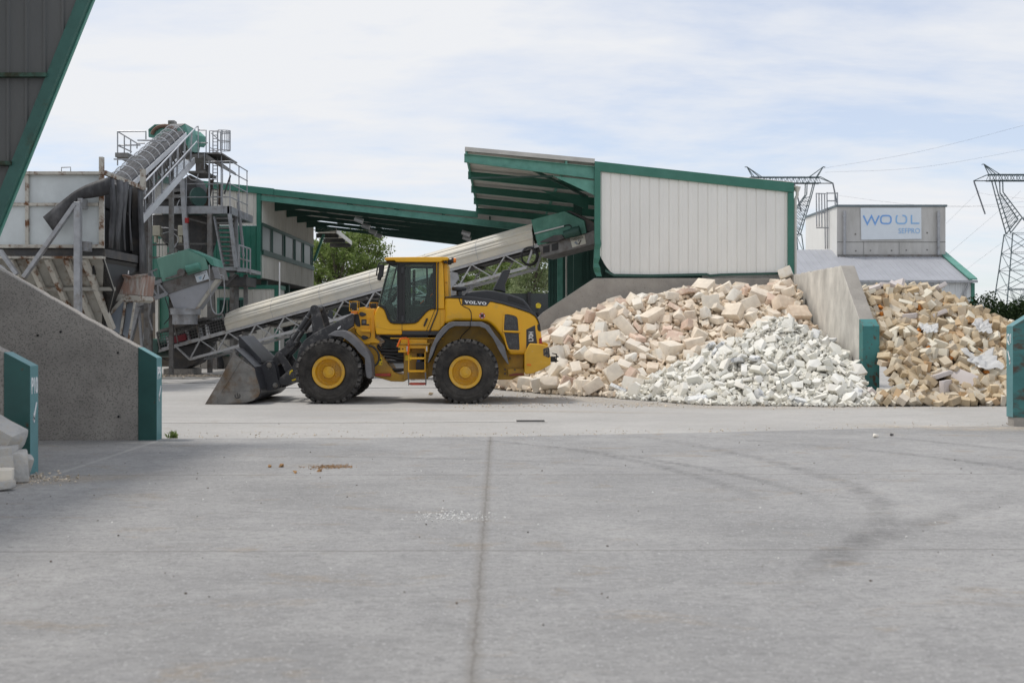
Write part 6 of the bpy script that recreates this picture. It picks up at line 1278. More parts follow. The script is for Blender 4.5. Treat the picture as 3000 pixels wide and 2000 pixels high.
rail('railing', [(465, 545, 860), (500, 545, 860), (700, 400, 795), (820, 400, 860), (885, 398, 860)], [[(430, 600), (885, 600)], [(430, 716), (885, 716)], [(670, 404), (885, 400)]], YT - .03)
mb = MB(); P0 = tz([(885, 398)], YT - .03)[0]
for zp in (398, 490, 600, 716):
    z = W(*z8(0, zp), YT).z; mb.tube([(xB, YT - .03, z), (xB + .02, YT + D * .75, z)], .022, 6)
for yy in (YT + 1.2, YT + 2.4): mb.tube([(xB, yy, zm0), (xB, yy, W(*z8(0, 398), YT).z)], .022, 6)
mb.build('railing', M['galv'], tw)
rail('railing', [(605, 90, 370), (675, 125, 330), (660, 330, 470)], [[(605, 125), (675, 125)], [(600, 238), (690, 238)]], YT - .02)
# caged ladder
cg = MB(); xc0, xc1 = 700, 810
for x in (705, 808): cg.tube(tz([(x, 130), (x, 800)], YT + .4), .024, 6)
for k in range(22): yy = 140 + k * 30; cg.tube(tz([(735, yy), (775, yy)], YT + 1.0), .014, 5)
for x in (735, 775): cg.tube(tz([(x, 130), (x, 800)], YT + 1.0), .022, 6)
for yy in (132, 150, 225, 305):
    c = W(*z8(790, yy), YT + .6); cg.tube([c + Vector((.42 * math.cos(t), .16 * math.sin(t), 0)) for t in [math.pi * (-.5 + k / 12) for k in range(13)]], .016, 5)
    if yy in (132, 305): cg.tube(tz([(705, yy), (790, yy)], YT + .1), .016, 5)
c0 = W(*z8(790, 132), YT + .6); c1 = W(*z8(790, 305), YT + .6)
for k in range(9): t = math.pi * (-.5 + k / 8); o_ = Vector((.42 * math.cos(t), .16 * math.sin(t), 0)); cg.tube([c0 + o_, c1 + o_], .014, 5)
cg.tube(tz([(720, 150), (806, 228)], YT), .018, 5); cg.tube(tz([(712, 280), (806, 335)], YT), .018, 5)
cg.build('caged_ladder', M['galv'], tw)
# far railing left of the head
mb = MB(); zl_ = z3
def t3(pts, y): return [W(*z3(a, b), y) for a, b in pts]
for pts in ([(1080, 268), (1080, 580)], [(1340, 265), (1340, 340)], [(1080, 268), (1340, 265)], [(1085, 272), (1260, 378)], [(1090, 395), (1290, 393)], [(1142, 310), (1142, 470)], [(1200, 345), (1200, 470)], [(1258, 375), (1258, 425)], [(1255, 376), (1330, 376)], [(1085, 398), (1210, 455)]): mb.tube(t3(pts, 37.5), .026, 6)
mb.build('railing', M['galv'], tw); mb = MB(); p = t3([(1085, 475), (1200, 515)], 37.5); mb.box((p[0].x, 37.2, p[1].z), (p[1].x, 38.5, p[0].z)); mb.build('platform_edge', M['galvd'], tw)
# legs
for x, y0 in ((165, 862), (488, 862), (705, 862)):
    a = tz([(x, y0)])[0]
    for yy in (YT + .05, YT + D - .1): mb = MB(); mb.bar((a.x, yy, zm0), (a.x + (.25 if x == 488 else 0), yy, 0), .16, .16); mb.build('leg', M['galvd'], tw)
a, b = tz([(465, 560), (505, 1180)], YT - .1); mb = MB(); mb.bar(a, b, .17, .12); mb.build('cable_duct', M['galv'], tw)
# cross bracing and mid rails
mb = MB()
for pts in ([(290, 1090), (395, 1200)], [(330, 1230), (450, 1100)], [(160, 1137), (480, 1132)], [(530, 1128), (760, 1130)], [(160, 1250), (330, 1250)], [(520, 905), (680, 950)], [(640, 870), (760, 910)]): mb.bar(*tz(pts, YT + .3), .06)
mb.build('brace', M['galvd'], tw)
# cream sheet slats behind
mb = MB()
for x in (238, 265, 290, 310): p = tz([(x, 1085), (x + 20, 1250)], YT + 1.2); mb.box((p[0].x, YT + 1.2, p[1].z), (p[1].x, YT + 1.24, p[0].z))
mb.build('cream_sheet', M['clad_old'], tw)
# dark screen box and funnel between the platforms
mb = MB(); mb.prism(tz([(240, 790), (330, 700), (410, 600), (520, 520), (540, 520), (600, 640), (620, 790)], YT + .8), (0, 1.6, 0)); mb.build('screen_box', M['darkm'], tw, bevel=.03)
mb = MB(); mb.prism(tz([(200, 870), (500, 870), (700, 880), (690, 1000), (640, 1180), (520, 1250), (420, 1180), (300, 1100), (200, 1000)], YT + 1.0), (0, 1.5, 0)); mb.build('funnel', M['darkm'], tw, bevel=.03)
mb = MB(); mb.prism(tz([(250, 700), (470, 690), (470, 720), (250, 735)], YT + .5), (0, .5, 0)); mb.prism(tz([(280, 650), (460, 640), (460, 665), (280, 680)], YT + .5), (0, .5, 0)); mb.build('vibrator_beam', M['galvd'], tw)
c = W(*z8(598, 715), YT + .5); mb = MB(); mb.lathe([(0, 0), (.36, 0), (.36, .1), (0, .1)], c, (.8, -.6, 0), 20); mb.build('belt_guard', M['greendk'], tw)
for pts in ([(700, 560), (735, 560), (690, 790), (655, 790)], [(785, 600), (815, 600), (812, 790), (780, 780)]):
    mb = MB(); mb.prism(tz(pts, YT + .8), (0, .15, 0)); mb.build('rusty_plate', mat('rust_brown', (.085, .06, .048), .85, var=.3), tw)
mb = MB(); mb.bar(*tz([(835, 690), (890, 525)], YT - .1), .05); mb.build('crowbar', M['darkm'], tw)
for x0, x1, y0, y1 in ((205, 275, 970, 1058), (432, 480, 968, 1058)):
    a, b = tz([(x0, y1), (x1, y0)], YT - .05); mb = MB(); mb.box((a.x, YT - .15, a.z), (b.x, YT + .15, b.z)); mb.box((a.x + .15, YT - .1, a.z - .25), (b.x - .25, YT + .1, a.z)); mb.build('switch_cabinet', mat('beige_box', (.36, .34, .27), .6), tw, bevel=.02)
a, b = tz([(490, 945), (520, 900)], YT - .15); mb = MB(); mb.box((a.x, YT - .2, a.z), (b.x, YT - .1, b.z)); mb.build('alarm_box', M['redlens'], tw)
mb = MB()
for pts in ([(280, 985), (350, 990), (420, 1010)], [(280, 1040), (360, 1025), (430, 1080), (400, 1150), (360, 1200)], [(440, 740), (420, 800), (460, 850)], [(500, 510), (540, 560), (590, 565), (605, 510)], [(160, 990), (190, 1010), (185, 1080)]): mb.tube(catmull(tz(pts, YT - .1), 4), .018, 6)
mb.build('cable', M['galv'], tw, smooth=60)
# stairs
stq = MB(); 
for y0 in (YT + .2, YT + 1.1):
    stq.bar(*tz([(750, 890), (832, 1335)], y0), .06, .22)
for y0 in (YT - .25,):
    stq.bar(*tz([(882, 865), (940, 1340)], y0), .1, .2); stq.bar(*tz([(940, 880), (950, 1330)], y0 + 1.6), .1, .15); stq.bar(*tz([(955, 690), (1005, 1150)], y0 + 1.4), .05); stq.bar(*tz([(955, 760), (1005, 1240)], y0 + 1.8), .08)
stq = stq.build('stair_stringer', M['galv'], tw)
for k in range(11):
    yy = 905 + k * 41; x0 = 765 + k * 6.6; a, b = tz([(x0, yy), (x0 + 135 - k * 3.5, yy)], YT + .25); mb = MB(); mb.box((a.x, YT + .2, a.z - .03), (b.x, YT + .5, a.z + .03)); mb.build('stair_tread', M['galvd'], tw)
a, b = tz([(770, 1365), (960, 1335)], YT); mb = MB(); mb.box((a.x, YT - .2, a.z), (b.x, YT + 1.4, b.z)); a, b = tz([(960, 1400), (1035, 1345)], YT); mb.box((a.x, YT - .2, a.z + .1), (b.x, YT + 2.2, b.z)); mb.build('landing', M['galv'], tw)
rail('railing', [(970, 1140, 1370), (1005, 1150, 1380), (1035, 1160, 1390), (1065, 1170, 1400)], [[(965, 1140), (1070, 1175)], [(965, 1255), (1070, 1285)], [(965, 1340), (1070, 1370)]], YT + .2, .03)
mb = MB(); mb.bar(*tz([(945, 1395), (845, 1500)], YT), .08); a, b = tz([(780, 1500), (1030, 1420)], YT + .3); mb.box((a.x, YT + .3, a.z), (b.x, YT + 1.8, b.z)); mb.build('landing_base', M['darkm'], tw)
mb = MB()
for x in (945, 1025): p = tz([(x, 1400)], YT + .8)[0]; mb.bar(p, (p.x, p.y, 0), .14)
mb.build('landing_leg', M['galvd'], tw)
# ================================================================== MESH-COVERED CONVEYOR up the tower
ic = thing('inclined_conveyor', 'steep conveyor under a hooped mesh tunnel climbing to a green head', 'conveyor', (-11.3, 33, 0))
S0 = W(365, 560, 29.5); S1 = W(545, 393, 36.8)   # right-hand edge channel
ui = (S1 - S0).normalized(); hi = Vector((ui.y, -ui.x, 0)).normalized(); ni = hi.cross(ui); ni = ni if ni.z > 0 else -ni; hi = hi if hi.x > 0 else -hi
Li = (S1 - S0).length; Wd = .74
def ip(s, w, n): return S0 + ui * s + hi * w + ni * n
mb = MB(); mb.bar(ip(-.3, 0, -.02), ip(Li, 0, -.02), .05, .16, ni); mb.bar(ip(-.3, -Wd, -.02), ip(Li, -Wd, -.02), .05, .16, ni); mb.build('side_channel', M['alu'], ic)
mb = MB()
n = 11
for k in range(n + 1):
    s = Li * (.02 + .94 * k / n); mb.tube([ip(s, -Wd/2 + Wd/2 * math.cos(t), Wd/2 * math.sin(t) * 1.05) for t in [math.pi * j / 12 for j in range(13)]], .016, 5)
mb.build('hoop', M['alu'], ic, smooth=60)
g = [[ip(Li * k / 8, -Wd/2 + Wd/2 * math.cos(t), Wd/2 * math.sin(t) * 1.03) for t in [math.pi * j / 10 for j in range(11)]] for k in range(9)]
uvsheet('mesh_tunnel', g, M['mesh'], ic, [Li * k / 8 for k in range(9)], [1.16 * j / 10 for j in range(11)])
mb = MB(); mb.bar(ip(-.3, -Wd/2, .06), ip(Li, -Wd/2, .06), Wd - .06, .10, ni); mb.build('belt', M['rubber'], ic)
mb = MB()
for k in range(8):
    s = Li * (k + .5) / 8; mb.bar(ip(s, .02, -.1), ip(s - .2, .06, -.6), .05); mb.bar(ip(s, .02, -.1), ip(s + .35, .06, -.6), .04)
mb.bar(ip(-.3, .06, -.62), ip(Li, .06, -.62), .08, .1, ni); mb.bar(ip(-.3, -Wd, -.62), ip(Li, -Wd, -.62), .08, .1, ni); mb.build('lattice_truss', M['galvd'], ic)
mb = MB(); mb.obox(ip(Li/2, -Wd/2, -.40), ui * Li * .9, hi * (Wd - .1), ni * .3); mb.build('return_belt', mat('dirty_grey_belt', (.11, .105, .10), .8, var=.3), ic)
for k in (3, 7):
    s = Li * (.02 + .94 * k / n); mb = MB(); mb.bar(ip(s, -Wd - .15, Wd/2 + .05), ip(s, .1, Wd/2 + .05), .04); mb.build('cross_tie', M['galv'], ic)
# green head box
yhd = 37.2; zq = z3
fr_ = t3([(1360, 250), (1420, 203), (1545, 200), (1600, 250), (1600, 320), (1580, 350), (1362, 320)], yhd); mb = MB()
mb.prism(fr_, (.75, 1.5, 0)); mb.build('head_box', M['greenlt'], ic, bevel=.015)
mb = MB(); mb.prism(t3([(1598, 252), (1702, 197), (1740, 320), (1722, 425), (1640, 430), (1600, 380)], yhd + .02), (0, 1.4, 0)); mb.build('head_side', M['greenlt'], ic, bevel=.015)
mb = MB(); mb.prism(t3([(1545, 202), (1700, 195), (1600, 250)], yhd + .0), (0, 1.3, .03)); mb.build('head_lid', M['clad_old'], ic)
mb = MB(); mb.prism(t3([(1420, 203), (1545, 200), (1600, 250), (1590, 262), (1535, 214), (1425, 216), (1372, 262), (1360, 250)], yhd - .03), (0, .06, 0)); mb.build('head_rim', M['green'], ic)
c = t3([(1492, 300)], yhd - .06)[0]; mb = MB(); mb.tube([c + Vector((.46 * math.cos(t) + .08, 0, .34 * math.sin(t))) for t in [math.pi * (.02 + .96 * k / 12) for k in range(13)]], .07, 6); mb.build('rusty_arch', mat('rust_arch', (.14, .085, .06), .8, var=.3), ic)
mb = MB(); mb.tube(t3([(1555, 198), (1560, 185), (1580, 178), (1605, 190)], yhd + .5), .02, 6); a = t3([(1572, 195)], yhd + .5)[0]; mb.box((a.x - .12, a.y, a.z - .05), (a.x + .12, a.y + .3, a.z + .12)); mb.build('junction_box', M['galvd'], ic)
# walkway with hand rails beside it
wk = MB(); s_lo, s_hi = W(*z8(108, 918), 30.2), W(*z8(570, 395), 36.8)
uw = (s_hi - s_lo); wk.bar(s_lo, s_hi, .06, .24); wk = wk.build('walkway_channel', M['alu'], ic)
a0, a1 = W(*z8(108, 910), 30.2), W(*z8(570, 385), 36.8); m0, m1 = W(*z8(125, 735), 30.2), W(*z8(592, 225), 36.8); r0, r1 = W(*z8(105, 612), 30.2), W(*z8(585, 100), 36.8)
mb = MB(); mb.tube([m0, m1], .022, 6); mb.tube([r0, r1, W(*z8(605, 90), 36.8)], .026, 6); mb.build('hand_rail', M['alu'], ic)
for k in range(7): u = (k + .35) / 7; mb = MB(); mb.bar(a0.lerp(a1, u) + Vector((0, 0, -.15)), r0.lerp(r1, u), .045); mb.build('rail_post', M['galv'], ic)
off = Vector((-.75, .1, .05)); b0, b1, c0, c1 = r0 + off, r1 + off, a0 + off, a1 + off
mb = MB(); mb.tube([b0, b1], .02, 6); mb.tube([m0 + off, m1 + off], .018, 6)
for k in range(7): u = (k + .35) / 7; mb.bar(c0.lerp(c1, u), b0.lerp(b1, u), .04)
mb.build('far_rail', M['galv'], ic)
uvsheet('walkway_deck', [[a0, c0], [a1, c1]], M['meshfine'], ic, [0, uw.length], [0, .75])
mb = MB()
for y, z in ((31.5, None), (34.5, None)):
    u = (y - S0.y) / (S1.y - S0.y); p = S0.lerp(S1, u) + ni * -.65; mb.bar(p, (p.x, p.y, 0), .14); mb.bar(p + hi * -Wd, Vector((p.x - Wd, p.y, 0)), .14)
mb.build('support_leg', M['galvd'], ic)
# ================================================================== GREY BUILDING WITH SIGN (right, far)
wb = thing('sign_building', 'grey concrete tower with the WOOL SEFPRO sign on a ribbed metal roofed building', 'building', (21, 58, 0))
z4r = zoom(2150, 350, .36139)
YW = 58.3; x0, x1 = W(2452, 0, YW).x, W(2770, 0, YW).x; zt = W(0, 606, YW).z; zb2 = W(0, 752, YW).z
mb = MB(); mb.box((x0, YW, zb2 - 1.2), (x1, YW + 6, zt)); o = mb.build('tower_wall', [M['conc_wool'], M['clad']], wb)
for p in o.data.polygons:
    if p.normal.x < -.9: p.material_index = 1
mb = MB(); mb.box((x0 - .06, YW - .06, zt), (x1 + .08, YW + 6.06, zt + .12)); mb.build('parapet_cap', mat('slate_cap', (.13, .17, .19), .5), wb)
for px in (2474, 2749):
    p = W(px, 0, YW - .12).x; mb = MB(); mb.cyl((p, YW - .14, zb2 + .1), (p, YW - .14, zt - .25), .075, n=12)
    for zz in (zb2 + 1.0, zb2 + 2.3): mb.cyl((p, YW - .14, zz), (p, YW - .14, zz + .08), .10, n=12)
    mb.build('downpipe', M['galv'], wb, smooth=40)
mb = MB(); 
zj = W(0, 709, YW).z; mb.box((x0, YW - .012, zj - .02), (x1, YW - .002, zj + .02))
for px in (2530, 2634): p = W(px, 0, YW).x; mb.box((p - .012, YW - .012, zb2), (p + .012, YW - .002, zj))
mb.build('panel_joint', mat('panel_joint_dark', (.20, .20, .19), .9), wb)
mb = MB()
for px, py in ((2507, 735), (2550, 734), (2612, 734), (2655, 733), (2716, 732), (2506, 686), (2716, 682)): p = W(px, py, YW); mb.cyl(p - Vector((0, .012, 0)), p + Vector((0, .02, 0)), .05, n=10)
mb.build('tie_hole', M['galvd'], wb)
zw = zoom(2440, 590, .15306)
sgn = MB(); sgn.prism([W(*zw(a, b), YW - .06) for a, b in ((533, 125), (1692, 122), (1697, 718), (545, 735))], (0, .05, 0)); sgn = sgn.build('sign_board', M['sign'], wb)
def wl(zpts, w, m, name='lettering', closed=False):
    P = [W(*zw(a, b), YW - .064) for a, b in zpts]; mb = ribbon(MB(), P, w, (0, -1, 0), .01, closed)
    return mb.build(name, m, sgn)
def rr(x0, y0, x1, y1, r): 
    out = []
    for cx, cy, a in ((x1-r, y0+r, -90), (x1-r, y1-r, 0), (x0+r, y1-r, 90), (x0+r, y0+r, 180)):
        for k in range(5): t = R(a + k*22.5); out.append((cx + r*math.cos(t), cy + r*math.sin(t)))
    return out
wl([(585, 272), (660, 435), (740, 280), (808, 435), (885, 272)], .09, M['blue1'])
wl(rr(918, 274, 1112, 425, 55), .085, M['blue1'], closed=True)
o2 = rr(1212, 272, 1408, 425, 55); wl([(1330, 272)] + o2[:15] + [(1215, 320), (1222, 285), (1240, 268)], .08, M['blue2'])
wl([(1505, 262), (1505, 420), (1655, 420)], .075, M['blue2'])
a = W(*zw(1258, 612), YW - .072); b = W(*zw(1668, 605), YW - .072); text_obj('lettering', 'SEFPRO', M['blue2'], sgn, a, (1, 0, 0), (0, 0, 1), b.x - a.x, .30, bold=-.004)
# roof & walls
ye, yr = 55.0, 59.45; ze, zr = 4.29, 6.33; xe0, xe1 = W(2300, 0, 58).x - 1.5, W(2853, 0, ye).x
mb = MB(); ribbed(mb, (xe0, ye - .15, ze - .05), (1, 0, 0), (0, -.4, .9), xe1 - xe0 - .3, .36, 'x', lambda t: Vector((0, 0, 0)), lambda t: Vector((0, yr - ye, zr - ze))); mb.build('roof_sheet', M['roofgrey'], wb, solid=.004, recalc=False)
mb = MB(); mb.box((x0 + .02, YW - .10, zb2 - .02), (x1 - .02, YW - .003, zb2 + .12)); mb.build('roof_flashing', M['galvd'], wb)
mb = MB(); mb.prism([(xe1 - .32, ye - .2, ze), (xe1 + .1, ye - .2, ze), (xe1 + .1, yr, zr + .06), (xe1 - .32, yr, zr + .06)], (0, 0, .08)); mb.build('verge_trim', M['greenlt'], wb)
mb = MB(); mb.box((xe0, ye - .30, ze - .16), (xe1 + .08, ye - .14, ze - .03)); mb.build('gutter', M['galv'], wb)
mb = MB(); ribbed(mb, (xe0, ye, 0), (1, 0, 0), (0, -1, 0), xe1 - xe0 - .1, .3, 'trap', lambda t: Vector((0, 0, 0)), lambda t: Vector((0, 0, ze - .1))); mb.build('front_cladding', mat('cool_white_cladding', (.60, .62, .63), .5, var=.04), wb, solid=.003, recalc=False)
mb = MB(); mb.box((xe1 - .16, ye - .05, 0), (xe1 + .03, ye + .2, ze - .17)); mb.prism([(xe1, ye + .2, 0), (xe1, yr, 0), (xe1, yr, zr), (xe1, ye + .2, ze)], (.03, 0, 0)); mb.build('corner_trim', M['green'], wb)
px = W(2826, 0, ye - .2).x; mb = MB(); mb.tube([(px + .2, ye - .2, ze - .15), (px + .2, ye - .2, ze - .35), (px, ye - .12, ze - .75), (px, ye - .12, 0)], .06, 8); mb.build('downpipe', M['galv'], wb, smooth=50)
for p, m in ((W(2606, 836, ye - .1), 'black'), (W(2731, 845, ye - .1), 'darkm')): mb = MB(); mb.box((p.x - .10, p.y - .12, p.z - .13), (p.x + .10, p.y + .09, p.z + .13)); mb.build('wall_lamp', M[m], wb)
# caged roof ladder
zk = z4r; mb = MB(); yl = YW + 1.5
for pts in ([(668, 600), (672, 870)], [(690, 597), (692, 870)], [(712, 597), (714, 880)], [(735, 600), (742, 1050)], [(755, 590), (758, 1050)], [(840, 592), (840, 712)], [(818, 592), (822, 700)], [(665, 600), (745, 602)], [(668, 755), (745, 755)], [(668, 878), (770, 878)], [(750, 598), (842, 598)], [(755, 660), (840, 660)]): mb.tube([W(*zk(a, b), yl) for a, b in pts], .035, 6)
mb.build('roof_ladder', M['galv'], wb)
# ================================================================== PYLONS AND LINES
def pylon(label, px, Y, name='electricity_pylon'):
    t = thing(name, label, 'pylon', (W(px, 0, Y).x, Y, 0), 'high voltage pylons beyond the site'); X0 = W(px, 0, Y).x
    s = 1.0; mb = MB(); w = .19
    def P(x, z, y=0): return Vector((X0 + x, Y + y, z))
    lv = [0, 5.5, 10.5, 15, 19, 23.5]; hw = [6.1, 5.4, 4.8, 4.25, 3.8, 3.3]
    for sy in (-1, 1):
        for sx in (-1, 1):
            for i in range(5): mb.bar(P(sx*hw[i], lv[i], sy*hw[i]*.6), P(sx*hw[i+1], lv[i+1], sy*hw[i+1]*.6), w)
        for i in range(5):
            mb.bar(P(-hw[i], lv[i], sy*hw[i]*.6), P(hw[i+1], lv[i+1], sy*hw[i+1]*.6), w*.6); mb.bar(P(hw[i], lv[i], sy*hw[i]*.6), P(-hw[i+1], lv[i+1], sy*hw[i+1]*.6), w*.6); mb.bar(P(-hw[i+1], lv[i+1], sy*hw[i+1]*.6), P(hw[i+1], lv[i+1], sy*hw[i+1]*.6), w*.55)
    for sx in (-1, 1):
        for i in range(5): mb.bar(P(sx*hw[i], lv[i], -hw[i]*.6), P(sx*hw[i+1], lv[i+1], hw[i+1]*.6), w*.5)
    mb.build('tower_legs', M['pylon'], t)
    for sx in (-1, 1):
        mb = MB(); o0, o1, i0, i1 = P(sx*3.3, 23.5), P(sx*6.9, 36), P(sx*.6, 27), P(sx*5.0, 36)
        k1 = P(sx*6.0, 32.5); 
        for yy in (-.7, .7):
            v = Vector((0, yy, 0)); mb.bar(o0 + v*1.5, k1 + v, w); mb.bar(k1 + v, o1 + v, w); mb.bar(i0 + v*1.5, P(sx*4.9, 33) + v, w); mb.bar(P(sx*4.9, 33) + v, i1 + v, w); mb.bar(o0 + v*1.5, i0 + v*1.5, w*.7)
            n = 8
            for k in range(n):
                a = o0.lerp(k1, k/n) + v; b = i0.lerp(P(sx*4.9, 33), k/n) + v; c = o0.lerp(k1, (k+1)/n) + v; mb.bar(a, b, w*.45); mb.bar(b, c, w*.45)
        mb.build('upper_arm', M['pylon'], t)
    mb = MB()
    for yy in (-.7, .7):
        mb.bar(P(-8.2, 37.1, yy), P(8.2, 37.1, yy), w); mb.bar(P(-11.4, 35.7, 0), P(11.4, 35.7, 0), w); mb.bar(P(-8.2, 37.1, yy), P(-11.4, 35.7, 0), w*.8); mb.bar(P(8.2, 37.1, yy), P(11.4, 35.7, 0), w*.8); mb.bar(P(-8.2, 35.7, yy), P(8.2, 35.7, yy), w)
        n = 12
        for k in range(n): x = -8.2 + 16.4*k/n; d = 16.4/n; mb.bar(P(x, 35.7, yy), P(x + d/2, 37.1, yy), w*.5); mb.bar(P(x + d/2, 37.1, yy), P(x + d, 35.7, yy), w*.5)
        for sx in (-1, 1): mb.bar(P(sx*7.4, 37.1, yy), P(sx*9.0, 39.6), w*.8); mb.bar(P(sx*5.6, 37.1, yy), P(sx*9.0, 39.6), w*.8); mb.bar(P(sx*9.0, 39.6), P(sx*9.5, 39.5), w*.8)
    mb.build('cross_beam', M['pylon'], t)
    for x in (-11.3, 2.2, 11.3):
        mb = MB(); mb.cyl(P(x, 35.6), P(x + (2.6 if x < 0 else 1.6), 28.0 if abs(x) > 5 else 29), .16, n=6); mb.build('insulator', M['wire'], t)
    return t
pylon('dark lattice pylon rising above the hedge near the picture edge', 2996, 232)
pylon('dark lattice pylon partly hidden behind the white shed', 2300, 236)
pylon('small distant pylon behind the larger lattice pylon above the hedge', 2982, 900)
for i, (pts, lab) in enumerate([([(2403, 495), (2700, 443), (3060, 352)], 'thin top power line sweeping up towards the picture edge'), ([(2417, 505), (2700, 490), (3060, 428)], 'thin second power line sagging below the topmost one'), ([(2457, 573), (2600, 592), (2730, 602), (3100, 608)], 'power line from the far pylon passing just above the sign building roof'), ([(2770, 607), (2870, 603), (3060, 584)], 'power line leaving the sign building roofline towards the near pylon'), ([(2772, 655), (2862, 566), (2866, 564)], 'steep power line from the near pylon insulator down behind the sign building'), ([(2775, 747), (2927, 617), (2990, 560)], 'long diagonal power line crossing behind the near pylon waist'), ([(2830, 790), (2945, 704), (3040, 640)], 'lowest diagonal power line behind the near pylon legs'), ([(2868, 565), (2925, 574), (3060, 588)], 'power line hanging from the near pylon tip along the beam')]):
    P = catmull([W(a, b, 245 + i * 1.5) for a, b in pts], 8); mb = MB(); mb.tube(P, .02, 5); mb.build('power_line', M['wire'], None, label=lab, cat='power line', group='high voltage lines')
# ================================================================== TREES AND HEDGE
def blob_leaves(mb, rr_, centre, rad, n, size, droop=.2):
    for _ in range(n):
        d = Vector((rr_.gauss(0, 1), rr_.gauss(0, 1), rr_.gauss(0, 1))).normalized() * (rr_.random() ** .45); p = centre + Vector((d.x * rad.x, d.y * rad.y, d.z * rad.z))
        u = Vector((rr_.gauss(0, 1), rr_.gauss(0, 1), rr_.gauss(0, .7))).normalized(); v = u.cross(Vector((rr_.gauss(0, 1), rr_.gauss(0, 1), rr_.gauss(0, 1)))).normalized(); s = size * rr_.uniform(.6, 1.3)
        mb.add([p - u*s*.5, p + v*s*.32, p + u*s*.5, p - v*s*.32], [(0, 1, 2, 3)])
def make_tree(name, label, loc, h, w, lm, seed, group, leaf=.20, n=115, per=85, tall=1.0):
    rr_ = random.Random(seed); t = thing(name, label, 'tree', loc, group); L0 = Vector(loc); tb_ = MB(); cr = MB()
    top = L0 + Vector((rr_.uniform(-.3, .3), 0, h * .8)); pts = [L0 + (top - L0) * (k / 6) + Vector((rr_.uniform(-.12, .12), rr_.uniform(-.12, .12), 0)) * (k > 0) for k in range(7)]
    for k in range(6): tb_.cyl(pts[k], pts[k+1], .20 * h / 9 * (1 - k / 7), .20 * h / 9 * (1 - (k+1) / 7), 8)
    for _ in range(n):
        a = rr_.random() * 6.283; zz = rr_.random() ** .8; z = h * (.22 + .76 * zz); env = w / 2 * (math.sin(math.pi * (.12 + .80 * zz)) ** .7); r = env * rr_.random() ** .5
        c = L0 + Vector((math.cos(a) * r, math.sin(a) * r, z)); s = rr_.uniform(.38, .85) * w / 5.5
        if rr_.random() < .5: b = pts[min(6, int(zz * 5))]; tb_.cyl(b, c, .05, .012, 5)
        blob_leaves(cr, rr_, c, Vector((s, s, s * .75 * tall)), int(per * (s / .6) ** 1.6), leaf)
    tb_.build('trunk', M['trunk'], t); cr.build('crown', M[lm], t, recalc=False); return t
def tree_at(src, label, x, y, s, rot):
    r = dup(src); r.location = (x, y, 0); r.scale = (s, s, s); r.rotation_euler = (0, 0, rot); r['label'] = label; return r
TG = 'trees beyond the yard wall'
x_at = lambda px, y: (px - CX) * y / F
T1 = make_tree('tree', 'bushy green tree beside the ribbon windows, seen under the hall roof', (x_at(985, 70), 70, 0), 8.4, 4.6, 'leaf', 11, TG)
T2 = make_tree('tree', 'tallest dark green tree showing above the conveyor cover', (x_at(1065, 74), 74, 0), 8.9, 5.6, 'leaf', 12, TG, n=130)
T3 = make_tree('tree', 'pale grey-green tree behind the conveyor head support', (x_at(1565, 66), 66, 0), 7.2, 4.4, 'leaf2', 13, TG)
for src, lab, px, y, s, r in [(T1, 'slim tree close against the corner of the hall', 935, 72, .92, 2.1), (T2, 'round green tree just above the loader cab mirror', 1125, 80, .78, 1.0), (T3, 'low tree behind the loader windscreen', 1180, 68, .72, .5), (T2, 'dark tree behind the loader cab and truss', 1255, 76, .72, 2.5), (T1, 'green tree behind the loader air intake', 1330, 70, .78, .3), (T3, 'pale tree behind the truss gusset plate', 1395, 72, .90, 1.7), (T2, 'broad tree behind the exhaust fin of the loader', 1455, 78, .86, 3.4), (T1, 'green tree between the exhaust fin and the pale tree', 1510, 82, .95, 4.1), (T3, 'leafy tree behind the green canopy screen', 1622, 74, .88, 5.0), (T1, 'low tree seen through the bucket linkage', 900, 66, .55, 5.3), (T3, 'low tree behind the loader lift arm', 1010, 64, .58, 3.0), (T2, 'low dark tree behind the loader headlamps', 1085, 70, .56, 4.4)]:
    tree_at(src, lab, x_at(px, y), y, s, r)
def shrub(label, x, y, h, w, seed):
    rr_ = random.Random(seed); t = thing('hedge_shrub', label, 'shrub', (x, y, 0), 'dark conifer hedge'); cr = MB(); st = MB(); L0 = Vector((x, y, 0)); st.cyl(L0, L0 + Vector((0, 0, h * .8)), .08, .03, 6)
    for _ in range(46):
        z = h * (.08 + .9 * rr_.random()); r = w / 2 * (1 - (z / h) ** 2.2 * .65) * rr_.random() ** .4; a = rr_.random() * 6.283
        blob_leaves(cr, rr_, L0 + Vector((math.cos(a)*r, math.sin(a)*r, z)), Vector((.34, .34, .40)), 80, .13)
    st.build('stem', M['trunk'], t); cr.build('foliage', M['leaf3'], t, recalc=False); return t
for i, (px, y, h, w, lab) in enumerate([(2880, 46, 3.2, 2.2, 'tall feathery dark shrub at the start of the hedge beside the green building corner'), (2925, 45, 2.7, 2.0, 'dark hedge shrub below the pylon leg'), (2965, 46, 2.9, 2.2, 'dense hedge shrub under the pylon centre'), (3005, 45, 2.8, 2.2, 'dark hedge shrub above the Q1 wall end'), (2850, 48, 2.6, 1.8, 'low hedge shrub against the green building corner'), (3050, 46, 2.8, 2.4, 'last hedge shrub at the picture edge')]):
    shrub(lab, x_at(px, y), y, h, w, 90 + i)
# ================================================================== RUBBLE HEAPS
def interp(t, pts):
    if t <= pts[0][0]: return pts[0][1]
    for (a, b), (c, d) in zip(pts, pts[1:]):
        if t <= c: return b + (d - b) * (t - a) / (c - a)
    return pts[-1][1]
def wob(x, y, s, k): return k * mnoise.noise(Vector((x * s, y * s, 3.7)))
